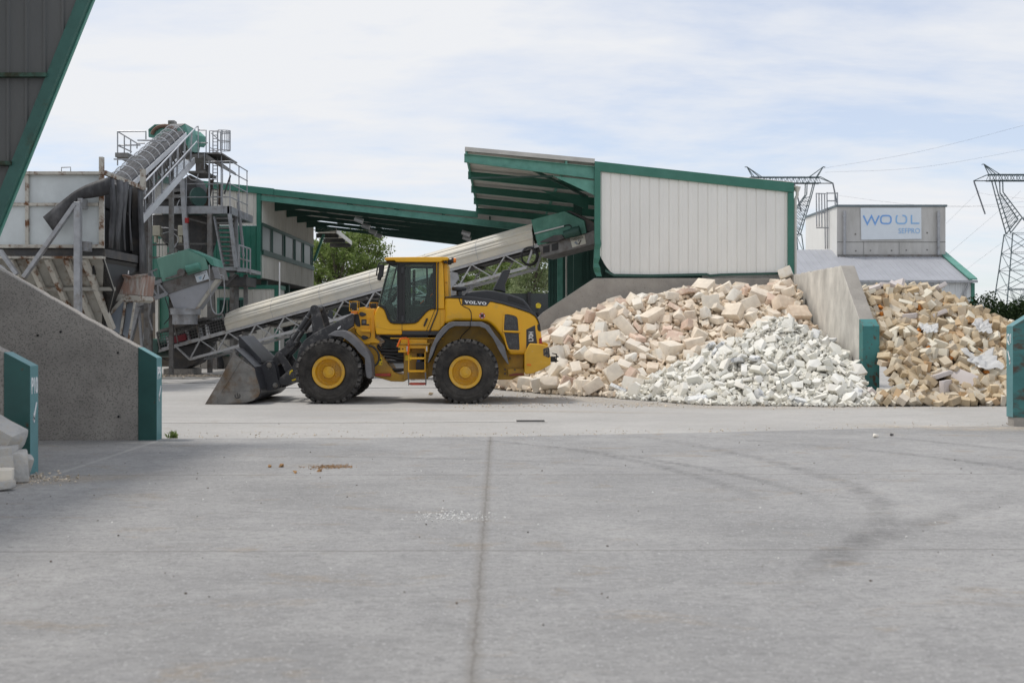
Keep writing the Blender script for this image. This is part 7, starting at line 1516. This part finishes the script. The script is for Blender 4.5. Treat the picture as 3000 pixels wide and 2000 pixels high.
# heap B: white ceramic sherds (in front, against the divider)
def hB(x, y):
    d = math.hypot((x - 6.9) * (.78 if x < 6.9 else .9), (y - 24.35) * (1.0 if y < 24.35 else .8))
    return 1.93 - d * .60 + wob(x, y, .8, .15)
# heap A: cream and pinkish blocks against the back wall
TOE = [(-.4, 27.6), (.2, 26.3), (.8, 25.5), (1.9, 24.2), (3.0, 23.7), (8.2, 23.4)]
HL = [(-.4, .0), (.2, .25), (.7, .7), (1.3, 1.35), (1.9, 1.75), (2.5, 2.0), (3.7, 2.25), (4.5, 2.5), (5.6, 2.72), (6.6, 2.72), (7.1, 2.5), (8.2, 2.9)]
def hA(x, y):
    f = (y - interp(x, TOE)) * .74; return min(f, interp(x, HL)) + wob(x, y, .7, .22)
# heap C: tan bricks in the bay right of the divider
def hC(x, y):
    f = (y - 21.25) * .80
    if x < 8.58: return min(f, (x - 7.8) * .8, .16) + wob(x, y, 2, .04) if y < 22.3 else -1
    r = interp(x, [(8.5, 2.45), (9.2, 2.62), (10.6, 2.6), (11.1, 2.3), (11.6, 1.85), (12.2, 1.4), (13.0, .6)]); return min(f, r, 2.62) + wob(x, y, .9, .14)
def normal(h, x, y):
    e = .12; return Vector((-(h(x+e, y) - h(x-e, y)) / (2*e), -(h(x, y+e) - h(x, y-e)) / (2*e), 1)).normalized()
def rot_on(n, rr, tilt, yaw=None):
    q = Vector((0, 0, 1)).rotation_difference(n).to_matrix(); return q @ Matrix.Rotation(rr.gauss(0, tilt), 3, 'X') @ Matrix.Rotation(rr.gauss(0, tilt), 3, 'Y') @ Matrix.Rotation(rr.random()*6.283, 3, 'Z')
def variants(kind, n, seed, sharp=.02):
    """unit-size lump meshes"""
    out = []
    for i in range(n):
        rr = random.Random(seed + i)
        if kind == 'brick': vs, fs = hull(rr, 1, 1, 1, 0)if 0 else (None, None)
        bm = bmesh.new()
        if kind in ('brick', 'block'):
            j = .015 if kind == 'brick' else .10
            P = [Vector((sx*(.5 - rr.random()*j), sy*(.5 - rr.random()*j), sz*(.5 - rr.random()*j))) for sx in (-1, 1) for sy in (-1, 1) for sz in (-1, 1)]
            if kind == 'block' and rr.random() < .6:     # a broken corner or end
                c = rr.choice(P); P = [p for p in P if p is not c]; P += [c * Vector((1, 1, .2)).length / 1.43 * .8 if 0 else Vector((c.x, c.y*.35, c.z)), Vector((c.x*.4, c.y, c.z)), Vector((c.x, c.y, c.z*.2))]
            if kind == 'brick' and rr.random() < .25:
                c = P.pop(rr.randrange(8)); P += [Vector((c.x*.6, c.y, c.z)), Vector((c.x, c.y*.5, c.z)), Vector((c.x, c.y, c.z*.3))]
        elif kind == 'rock':
            P = [Vector((rr.uniform(-.5, .5), rr.uniform(-.5, .5), rr.uniform(-.5, .5))).normalized() * rr.uniform(.42, .56) for _ in range(14)]
            P = [Vector((max(-.42, min(.42, p.x)), max(-.42, min(.42, p.y)), max(-.4, min(.4, p.z)))) * 1.15 for p in P]
        else:  # sherd: flat slab with a ragged outline
            m = rr.randint(4, 6); P = []
            for k in range(m):
                t = 2*math.pi*(k + rr.uniform(-.25, .25))/m; r = rr.uniform(.38, .56)
                for z in (-.5, .5): P.append(Vector((r*math.cos(t)*(1 - .06*(z > 0)), r*math.sin(t), z + rr.uniform(-.1, .1))))
        for p in P: bm.verts.new(p)
        r = bmesh.ops.convex_hull(bm, input=bm.verts); bmesh.ops.delete(bm, geom=[g for g in r['geom_interior'] if isinstance(g, bmesh.types.BMVert)], context='VERTS')
        bmesh.ops.dissolve_limit(bm, angle_limit=R(7), verts=bm.verts, edges=bm.edges)
        bm.verts.index_update(); raw = ([v.co.copy() for v in bm.verts], [[v.index for v in f.verts] for f in bm.faces])
        out.append(raw); bm.free()
    return out
def mesh_of(raw, dims, name, m, bev, seed=0, rough=0.0):
    """one lump mesh of true size, worn edges"""
    bm = bmesh.new(); vs = [bm.verts.new((v.x*dims[0], v.y*dims[1], v.z*dims[2])) for v in raw[0]]
    for f in raw[1]:
        try: bm.faces.new([vs[i] for i in f])
        except ValueError: pass
    if bev: bmesh.ops.bevel(bm, geom=list(bm.edges), offset=bev, segments=2, affect='EDGES', profile=.6, clamp_overlap=True)
    if rough:
        bmesh.ops.triangulate(bm, faces=bm.faces); bmesh.ops.subdivide_edges(bm, edges=[e for e in bm.edges if e.calc_length() > .12], cuts=1, use_grid_fill=False)
        for v in bm.verts: v.co += v.normal * rough * mnoise.noise(v.co * 9 + Vector((seed*3.1, 0, 0)))
    bmesh.ops.recalc_face_normals(bm, faces=bm.faces)
    me = bpy.data.meshes.new(name); bm.to_mesh(me); bm.free(); me.materials.append(m)
    for p in me.polygons: p.use_smooth = True
    me.set_sharp_from_angle(angle=R(38)); return me
def place(mesh, name, label, cat, group, loc, rot, scale=1.0):
    o = bpy.data.objects.new(name, mesh); COL.objects.link(o); o.matrix_world = Matrix.Translation(loc) @ rot.to_4x4() @ Matrix.Scale(scale, 4); return tag(o, label, cat, group, 'thing')
class Pack:
    """spots on a heap's face that keep their distance"""
    def __init__(s): s.cells = {}; s.c = .6
    def ok(s, p, r, k):
        i, j, l = (int(math.floor(v / s.c)) for v in p)
        for a in (-1, 0, 1):
            for b in (-1, 0, 1):
                for d in (-1, 0, 1):
                    for q, rq in s.cells.get((i+a, j+b, l+d), ()):
                        if (p - q).length < (r + rq) * k: return False
        return True
    def put(s, p, r): s.cells.setdefault(tuple(int(math.floor(v / s.c)) for v in p), []).append((p, r))
def heap_core(mb, h, x0, x1, y0, y1, lower, step=.22):
    nx, ny = int((x1-x0)/step), int((y1-y0)/step)
    mb.sheet([[Vector((x0 + i*step, y0 + j*step, max(-.08, h(x0 + i*step, y0 + j*step) - lower))) for i in range(nx + 1)] for j in range(ny + 1)])
def visible(p):   # inside the picture and not behind the loader
    return True
RR = random.Random(2024)
SUNK = .10
def heap(h, area, kinds, fill, coremat, fillmat, name_fill, lower, other=None, limit=300, spread=.62):
    """kinds: list of dicts(n, name, label, cat, group, meshes, r, tilt, lift)"""
    x0, x1, y0, y1 = area; pk = Pack(); total = 0
    for kd in kinds:
        got = tries = 0
        while got < kd['n'] and tries < kd['n'] * 220 and total < limit:
            tries += 1; x, y = RR.uniform(x0, x1), RR.uniform(y0, y1)
            if 'where' in kd and not kd['where'](x, y): continue
            z = h(x, y)
            if z < -.02 or (other and other(x, y) > z - .05): continue
            me, r = RR.choice(kd['meshes']); p = Vector((x, y, max(z, .02)))
            if not pk.ok(p, r, spread): continue
            n = normal(h, x, y) if z > .12 else Vector((0, 0, 1)); n = (n + Vector((0, 0, .5))).normalized()
            rot = rot_on(n, RR, kd.get('tilt', .45)); low = min((rot @ v.co).z for v in me.vertices)
            c = p + n * kd.get('lift', .03); c.z = max(c.z, -low + .002) if z < .35 else c.z
            x_ext = max(abs((rot @ v.co).x) for v in me.vertices)
            if c.x + x_ext > area[1] + .12: continue
            place(me, kd['name'], kd['label'], kd['cat'], kd['group'], c, rot); pk.put(p, r); got += 1; total += 1
    mb = MB(); heap_core(mb, h, x0 - .3 if x0 < 5 else 8.6, x1, y0 - .1, y1 + .1, lower); ncore = len(mb.f)
    mb.cur = 1
    for (n, raws, dims, k) in fill:
        got = 0; tries = 0
        while got < n and tries < n * 8:
            tries += 1; x, y = RR.uniform(x0 - (.1 if x0 < 5 else .0), x1 - .05), RR.uniform(y0 - .25, y1); z = h(x, y)
            if z < -.10 or (other and other(x, y) > z + .02): continue
            s = RR.uniform(.65, 1.35); p = Vector((x, y, max(z - lower * .75, 0)))
            r = max(dims) * s * .5
            if k and not pk.ok(p, r, k): continue
            if k: pk.put(p, r)
            nn = normal(h, x, y) if z > .1 else Vector((0, 0, 1)); m3 = rot_on((nn + Vector((0, 0, .4))).normalized(), RR, .6); raw = RR.choice(raws)
            q = [m3 @ Vector((v.x*dims[0]*s, v.y*dims[1]*s, v.z*dims[2]*s)) for v in raw[0]]; lo = min(v.z for v in q); c = p + nn * (.2 * r)
            if p.z < .1: c.z = -lo + .001
            mb.add([v + c for v in q], raw[1]); got += 1
    mb.build(name_fill, [coremat, fillmat], None, kind='stuff')
    return total
cream = mat('cream_fired_block', (.74, .64, .52), .88, var=.14, vs=4, hue=((.78, .70, .59), (.67, .54, .42), (.75, .64, .51), (.80, .75, .66), (.65, .54, .43)), col2=(.78, .70, .58), cov=.6, soft=.15, cs=5, bump=.25, bs=25, spec=.2)
pink = mat('pinkish_fired_block', (.62, .46, .37), .88, var=.10, vs=4, rnd=.12, col2=(.70, .59, .48), cov=.56, soft=.15, cs=4, bump=.25, bs=25, spec=.2)
pale = mat('off_white_block', (.79, .75, .67), .85, var=.08, vs=4, rnd=.08, col2=(.58, .50, .40), cov=.62, soft=.12, cs=4, bump=.25, bs=22, spec=.2)
cream_i = mat('cream_rubble_bits', (.69, .58, .44), .9, var=.1, vs=5, isl=1, hue=((.76, .67, .54), (.58, .45, .33), (.79, .72, .61), (.66, .54, .41)), bump=.2, spec=.2)
coreA = mat('cream_core_shade', (.36, .285, .205), .95, var=.35, vs=7, bump=.8, bs=14, spec=.1)  # heap core darkened to act as shadow between the blocks
white = mat('white_ceramic', (.73, .72, .655), .75, var=.10, vs=5, hue=((.83, .81, .76), (.77, .75, .67), (.81, .78, .71), (.72, .71, .65)), col2=(.66, .65, .60), cov=.64, soft=.1, cs=5, bump=.12, bs=30, spec=.3)
white_i = mat('white_ceramic_bits', (.74, .725, .66), .8, var=.08, vs=6, isl=1, hue=((.81, .79, .73), (.66, .645, .57), (.78, .75, .67), (.70, .67, .59), (.60, .60, .56)), bump=.1, spec=.25)
coreB = mat('ceramic_core_shade', (.40, .38, .335), .95, var=.35, vs=8, bump=.9, bs=16, spec=.1)  # core colour carries the shade between sherds
bluish = mat('blue_rimmed_slab', (.73, .73, .71), .6, var=.08, vs=5, col2=(.30, .315, .34), cov=.56, soft=.06, cs=6, spec=.4, bump=.1)
tan = mat('tan_brick', (.52, .41, .27), .88, var=.12, vs=4, hue=((.61, .49, .33), (.42, .33, .22), (.64, .56, .43), (.49, .41, .31), (.55, .42, .26)), col2=(.64, .57, .46), cov=.63, soft=.08, cs=5, bump=.2, bs=28, spec=.2)
bone = mat('ivory_brick', (.68, .63, .52), .85, var=.06, vs=4, rnd=.10, col2=(.55, .47, .34), cov=.64, soft=.08, cs=4, bump=.15, bs=28, spec=.2)
lilac = mat('pale_lilac_slab', (.58, .53, .51), .8, var=.06, vs=3, rnd=.06, bump=.15, spec=.25)
orng = mat('orange_brick_stub', (.52, .20, .05), .9, var=.2, vs=6, rnd=.15, bump=.2, spec=.2)
tan_i = mat('tan_brick_bits', (.49, .39, .26), .9, var=.08, vs=5, isl=1, hue=((.57, .46, .31), (.40, .32, .22), (.72, .67, .57), (.56, .46, .33), (.70, .65, .56), (.52, .34, .18), (.60, .50, .36)), bump=.2, spec=.2)
coreC = mat('brick_core_shade', (.13, .09, .06), .95, var=.35, vs=8, bump=.8, bs=14, spec=.1)  # very dark core paints the shadow gaps among the bricks
vb = variants('block', 10, 100); vr = variants('rock', 8, 200); vs_ = variants('sherd', 10, 300); vk = variants('brick', 8, 400)
def meshes(raws, dims_list, name, m, bev, rough=0.0):
    out = []
    for i, raw in enumerate(raws):
        d = dims_list[i % len(dims_list)]; out.append((mesh_of(raw, d, name, m, bev, i, rough), sorted(d)[1] * .5 + sorted(d)[2] * .12))
    return out
# --- heap A
bigA = meshes(vb[:6], [(.62, .42, .36), (.55, .48, .30), (.72, .36, .30), (.5, .45, .4)], 'cream_block', cream, .022, .012)
midA = meshes(vb + vr[:4], [(.40, .28, .22), (.34, .30, .24), (.44, .26, .18), (.30, .26, .22), (.36, .24, .16)], 'cream_block', cream, .014, .008)
smlA = meshes(vb[3:] + vr, [(.24, .18, .14), (.22, .16, .12), (.27, .17, .11), (.20, .18, .15)], 'cream_block', cream, .009)
pnkA = meshes(vb[2:8], [(.40, .30, .12), (.36, .26, .20), (.30, .22, .10), (.46, .34, .14)], 'pinkish_block', pink, .012, .006)
palA = meshes(vr[:5] + vb[:3], [(.50, .42, .34), (.36, .30, .26), (.42, .34, .3)], 'pale_lump', pale, .02, .016)
GA = 'cream blocks heaped against the concrete back wall'
kA = [dict(n=34, name='cream_block', label='large cream fired block, among the biggest in the heap behind the loader', cat='block', group='large cream blocks in the heap behind the loader', meshes=bigA, lift=.06),
      dict(n=16, name='pale_lump', label='off-white rounded lump among cream blocks in the heap behind the loader', cat='block', group='off-white lumps among the cream blocks', meshes=palA, lift=.05),
      dict(n=34, name='pinkish_block', label='pinkish flat block among cream blocks in the heap against the back wall', cat='block', group='pinkish blocks among the cream blocks', meshes=pnkA, lift=.05),
      dict(n=110, name='cream_block', label='medium cream fired block in the heap against the concrete back wall', cat='block', group='medium cream blocks against the back wall', meshes=midA, lift=.04),
      dict(n=102, name='cream_block', label='small cream block fragment lying in the heap against the back wall', cat='block', group='small cream fragments against the back wall', meshes=smlA, lift=.02)]
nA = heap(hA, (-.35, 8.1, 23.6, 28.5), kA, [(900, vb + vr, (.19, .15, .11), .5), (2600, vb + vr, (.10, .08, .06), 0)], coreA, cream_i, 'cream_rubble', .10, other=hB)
# named individuals standing out at the foot and crest of heap A
for i, (px, py, y, d, m, lab) in enumerate([(1487, 1120, 26.6, (.62, .34, .30), cream, 'long cream block lying alone under the loader counterweight'), (1545, 1108, 26.0, (.50, .40, .36), cream, 'cream block at the heap toe just behind the rear wheel'), (1585, 1125, 25.4, (.46, .42, .38), pale, 'pale cube-like lump at the foot of the heap under the tow hitch'), (1625, 1055, 25.9, (.62, .55, .70), pale, 'big white rounded lump right behind the loader tow hitch'), (1715, 1135, 24.4, (.56, .42, .42), cream, 'squarish cream block standing at the front toe of the heap'), (1855, 1128, 24.1, (.60, .40, .36), pale, 'pale block with a ragged face at the toe beside the white sherds'), (1940, 895, 27.8, (.62, .42, .36), pink, 'pinkish smooth slab resting high on the heap face'), (1985, 960, 27.0, (.42, .50, .55), pink, 'upright pinkish slab in the middle of the heap'), (2150, 900, 27.2, (.72, .44, .44), cream, 'largest cream block tilted near the crest of the heap'), (2205, 862, 28.0, (.62, .45, .42), pale, 'large white block on the crest under the white cladding'), (2285, 838, 28.2, (.52, .44, .42), cream, 'cream boulder wedged in the corner at the top of the divider wall'), (2300, 800, 28.3, (.42, .36, .28), pale, 'topmost lump of the heap touching the divider wall'), (1790, 1000, 25.6, (.66, .50, .46), cream, 'large square-faced cream block in the middle of the heap face'), (1945, 1040, 25.2, (.66, .50, .34), cream, 'broad cream block just above the white sherds')]):
    raw = (vb[:3] + vb[4:7] + vr[:2])[i % 6]; me = mesh_of(raw, d, 'cream_block', m, .022, i, .012); rr = random.Random(500 + i)
    rot = Matrix.Rotation(rr.uniform(-.35, .35), 3, 'X') @ Matrix.Rotation(rr.uniform(-.4, .4), 3, 'Y') @ Matrix.Rotation(rr.uniform(-.8, .8), 3, 'Z'); p = W(px, py, y); low = min((rot @ v.co).z for v in me.vertices); p.z = max(p.z, -low + .002) if py < 1100 else -low + .002
    place(me, 'cream_block', lab, 'block', None, p, rot)
# --- heap B
bigB = meshes(vs_, [(.42, .36, .10), (.36, .30, .08), (.46, .30, .12), (.30, .30, .07)], 'white_sherd', white, .010)
midB = meshes(vs_ + vb[:5], [(.27, .20, .07), (.30, .17, .065), (.23, .19, .10), (.32, .14, .08)], 'white_sherd', white, .008)
bluB = meshes(vs_[:4] + vk[:4], [(.36, .28, .08), (.42, .22, .10), (.30, .26, .07)], 'blue_slab', bluish, .008)
kB = [dict(n=44, name='white_sherd', label='large flat white ceramic sherd on the pale heap beside the divider wall', cat='sherd', group='large white ceramic sherds', meshes=bigB, lift=.05, tilt=.6),
      dict(n=20, name='blue_slab', label='white ceramic slab with grey-blue stained rim on the pale heap', cat='sherd', group='blue-rimmed slabs on the white heap', meshes=bluB, lift=.07, tilt=.5),
      dict(n=236, name='white_sherd', label='small white ceramic sherd on the pale heap beside the divider wall', cat='sherd', group='small white ceramic sherds', meshes=midB, lift=.03, tilt=.7)]
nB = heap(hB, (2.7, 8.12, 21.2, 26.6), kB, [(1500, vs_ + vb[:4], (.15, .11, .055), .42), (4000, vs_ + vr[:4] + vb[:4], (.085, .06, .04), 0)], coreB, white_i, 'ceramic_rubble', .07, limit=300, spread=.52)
# --- heap C
brkC = meshes(vk, [(.30, .17, .13), (.28, .16, .15), (.32, .18, .12), (.26, .20, .14)], 'tan_brick', tan, .007)
bonC = meshes(vk[:5], [(.32, .18, .10), (.28, .18, .12), (.36, .19, .09)], 'ivory_brick', bone, .007)
lilC = meshes(vk[:4], [(.46, .32, .10), (.42, .28, .12), (.50, .34, .09)], 'lilac_slab', lilac, .009)
orgC = meshes(vr[:4], [(.16, .12, .11), (.14, .13, .10)], 'orange_stub', orng, .010)
kC = [dict(n=12, name='lilac_slab', label='wide pale lilac-grey slab among the tan bricks right of the divider', cat='slab', group='pale lilac slabs among the tan bricks', meshes=lilC, lift=.08, tilt=.5),
      dict(n=60, name='ivory_brick', label='ivory-white brick among the tan bricks in the bay by Q1', cat='brick', group='ivory bricks in the tan heap', meshes=bonC, lift=.05, tilt=.8),
      dict(n=11, name='orange_stub', label='orange broken brick stub tucked among the tan bricks', cat='brick', group='orange stubs in the tan heap', meshes=orgC, lift=.05, tilt=.8),
      dict(n=212, name='tan_brick', label='tan brick tumbled in the heap between the divider wall and Q1', cat='brick', group='tan bricks in the bay by Q1', meshes=brkC, lift=.04, tilt=.9)]
for k in kC: k['where'] = lambda x, y: x < 8.6 + (y - 21) * .12 + 2.4 + .9
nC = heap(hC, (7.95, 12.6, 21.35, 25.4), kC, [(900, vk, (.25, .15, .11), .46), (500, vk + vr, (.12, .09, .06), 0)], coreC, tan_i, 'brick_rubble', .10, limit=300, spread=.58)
def filmmat():
    m = mat('plastic_film', (.72, .72, .71), .3, var=.08); t = m.node_tree; b = t.nodes['Principled BSDF']; out = t.nodes['Material Output']; tr = N(t, 'ShaderNodeBsdfTransparent'); mx = N(t, 'ShaderNodeMixShader'); mx.inputs[0].default_value = .62
    t.links.new(tr.outputs[0], mx.inputs[1]); t.links.new(b.outputs[0], mx.inputs[2]); t.links.new(mx.outputs[0], out.inputs[0]); return m
# torn white plastic film on the brick heap
for i, (px, py, y, w_, h_, lab) in enumerate([(2865, 1020, 22.3, .62, .42, 'crumpled translucent white plastic film draped over the tan bricks'), (2870, 925, 23.2, .34, .26, 'torn white plastic scrap at the shoulder of the tan brick heap'), (2720, 975, 23.0, .30, .22, 'small crumpled white plastic bag halfway up the tan bricks')]):
    rr = random.Random(70 + i); c = W(px, py, y); n = 22; g = []
    for a in range(n + 1):
        row = []
        for b in range(n + 1):
            u, v = a / n - .5, b / n - .5; k = mnoise.noise(Vector((u*2.5 + i*7, v*2.5, 1.3))); k2 = mnoise.noise(Vector((u*6 + i*7, v*6, 5.3)))
            x = c.x + u * w_ * (1 + .9*k) + .06*k2; yy = c.y - .14 + v * h_ * (1 + .8*k); row.append(Vector((x, yy, max(hC(x, yy), 0) + .26 + .06*k2 + .05 * k)))
        g.append(row)
    mb = MB(); mb.sheet(g); m = M.get('film') or filmmat()
    M['film'] = m; o = mb.build('plastic_film', m, None, solid=.003, smooth=70); tag(o, lab, 'plastic film')
greyblk = mat('chalky_grey_block', (.50, .49, .47), .9, var=.22, vs=7, col2=(.40, .36, .30), cov=.58, soft=.1, cs=7, bump=.7, bs=22, spec=.15)
# --- white lumps by the P10 post
for i, (px, py, y, d, lab) in enumerate([(-6, 1335, 10.8, (.52, .36, .34), 'topmost grey-white block leaning against the P10 wall end'), (34, 1400, 10.7, (.34, .32, .34), 'white wedge block at the foot of the P10 post'), (56, 1405, 10.95, (.26, .24, .26), 'grey corner block nearest the P10 post foot'), (-10, 1385, 10.5, (.34, .3, .3), 'white rounded block below the topmost one by the P10 wall'), (6, 1420, 10.3, (.22, .2, .22), 'cream lump at the toe of the white blocks'), (12, 1440, 10.15, (.22, .14, .09), 'small grey slab lying flat in front of the white blocks'), (-30, 1395, 10.6, (.5, .4, .4), 'white block cut by the picture edge')]):
    rr = random.Random(820 + i); me = mesh_of((vb[i % 8]), d, 'white_block', [greyblk, greyblk, greyblk, greyblk, cream, greyblk, greyblk][i], .02, i, .012); p = W(px, py, y)
    rot = Matrix.Rotation(rr.uniform(-.3, .3), 3, 'Y') @ Matrix.Rotation(rr.uniform(-.6, .6), 3, 'Z') if i else Matrix.Rotation(.5, 3, 'Y') @ Matrix.Rotation(.2, 3, 'X')
    low = min((rot @ v.co).z for v in me.vertices); p.z = -low + .010 if i else .50
    place(me, 'white_block', lab, 'block', 'white blocks by the P10 wall', p, rot)
for px, py, s, lab, m in ((1262, 1157, .15, 'single tan stone lying on the road under the loader', tan), (2565, 1283, .12, 'white stone on the yard near the Q1 wall end', pale), (2612, 1278, .08, 'dark stone on the yard near the white stone', M['darkm'])):
    me = mesh_of(vr[2], (s, s*.7, s*.6), 'stone', m, .006); low = min(v.co.z for v in me.vertices); p = G(px, py); p.z = -low + (.01 if p.y < 16 else 0); place(me, 'stone', lab, 'stone', None, p, Matrix.Rotation(.5, 3, 'Z'))
print('heaps', nA, nB, nC)
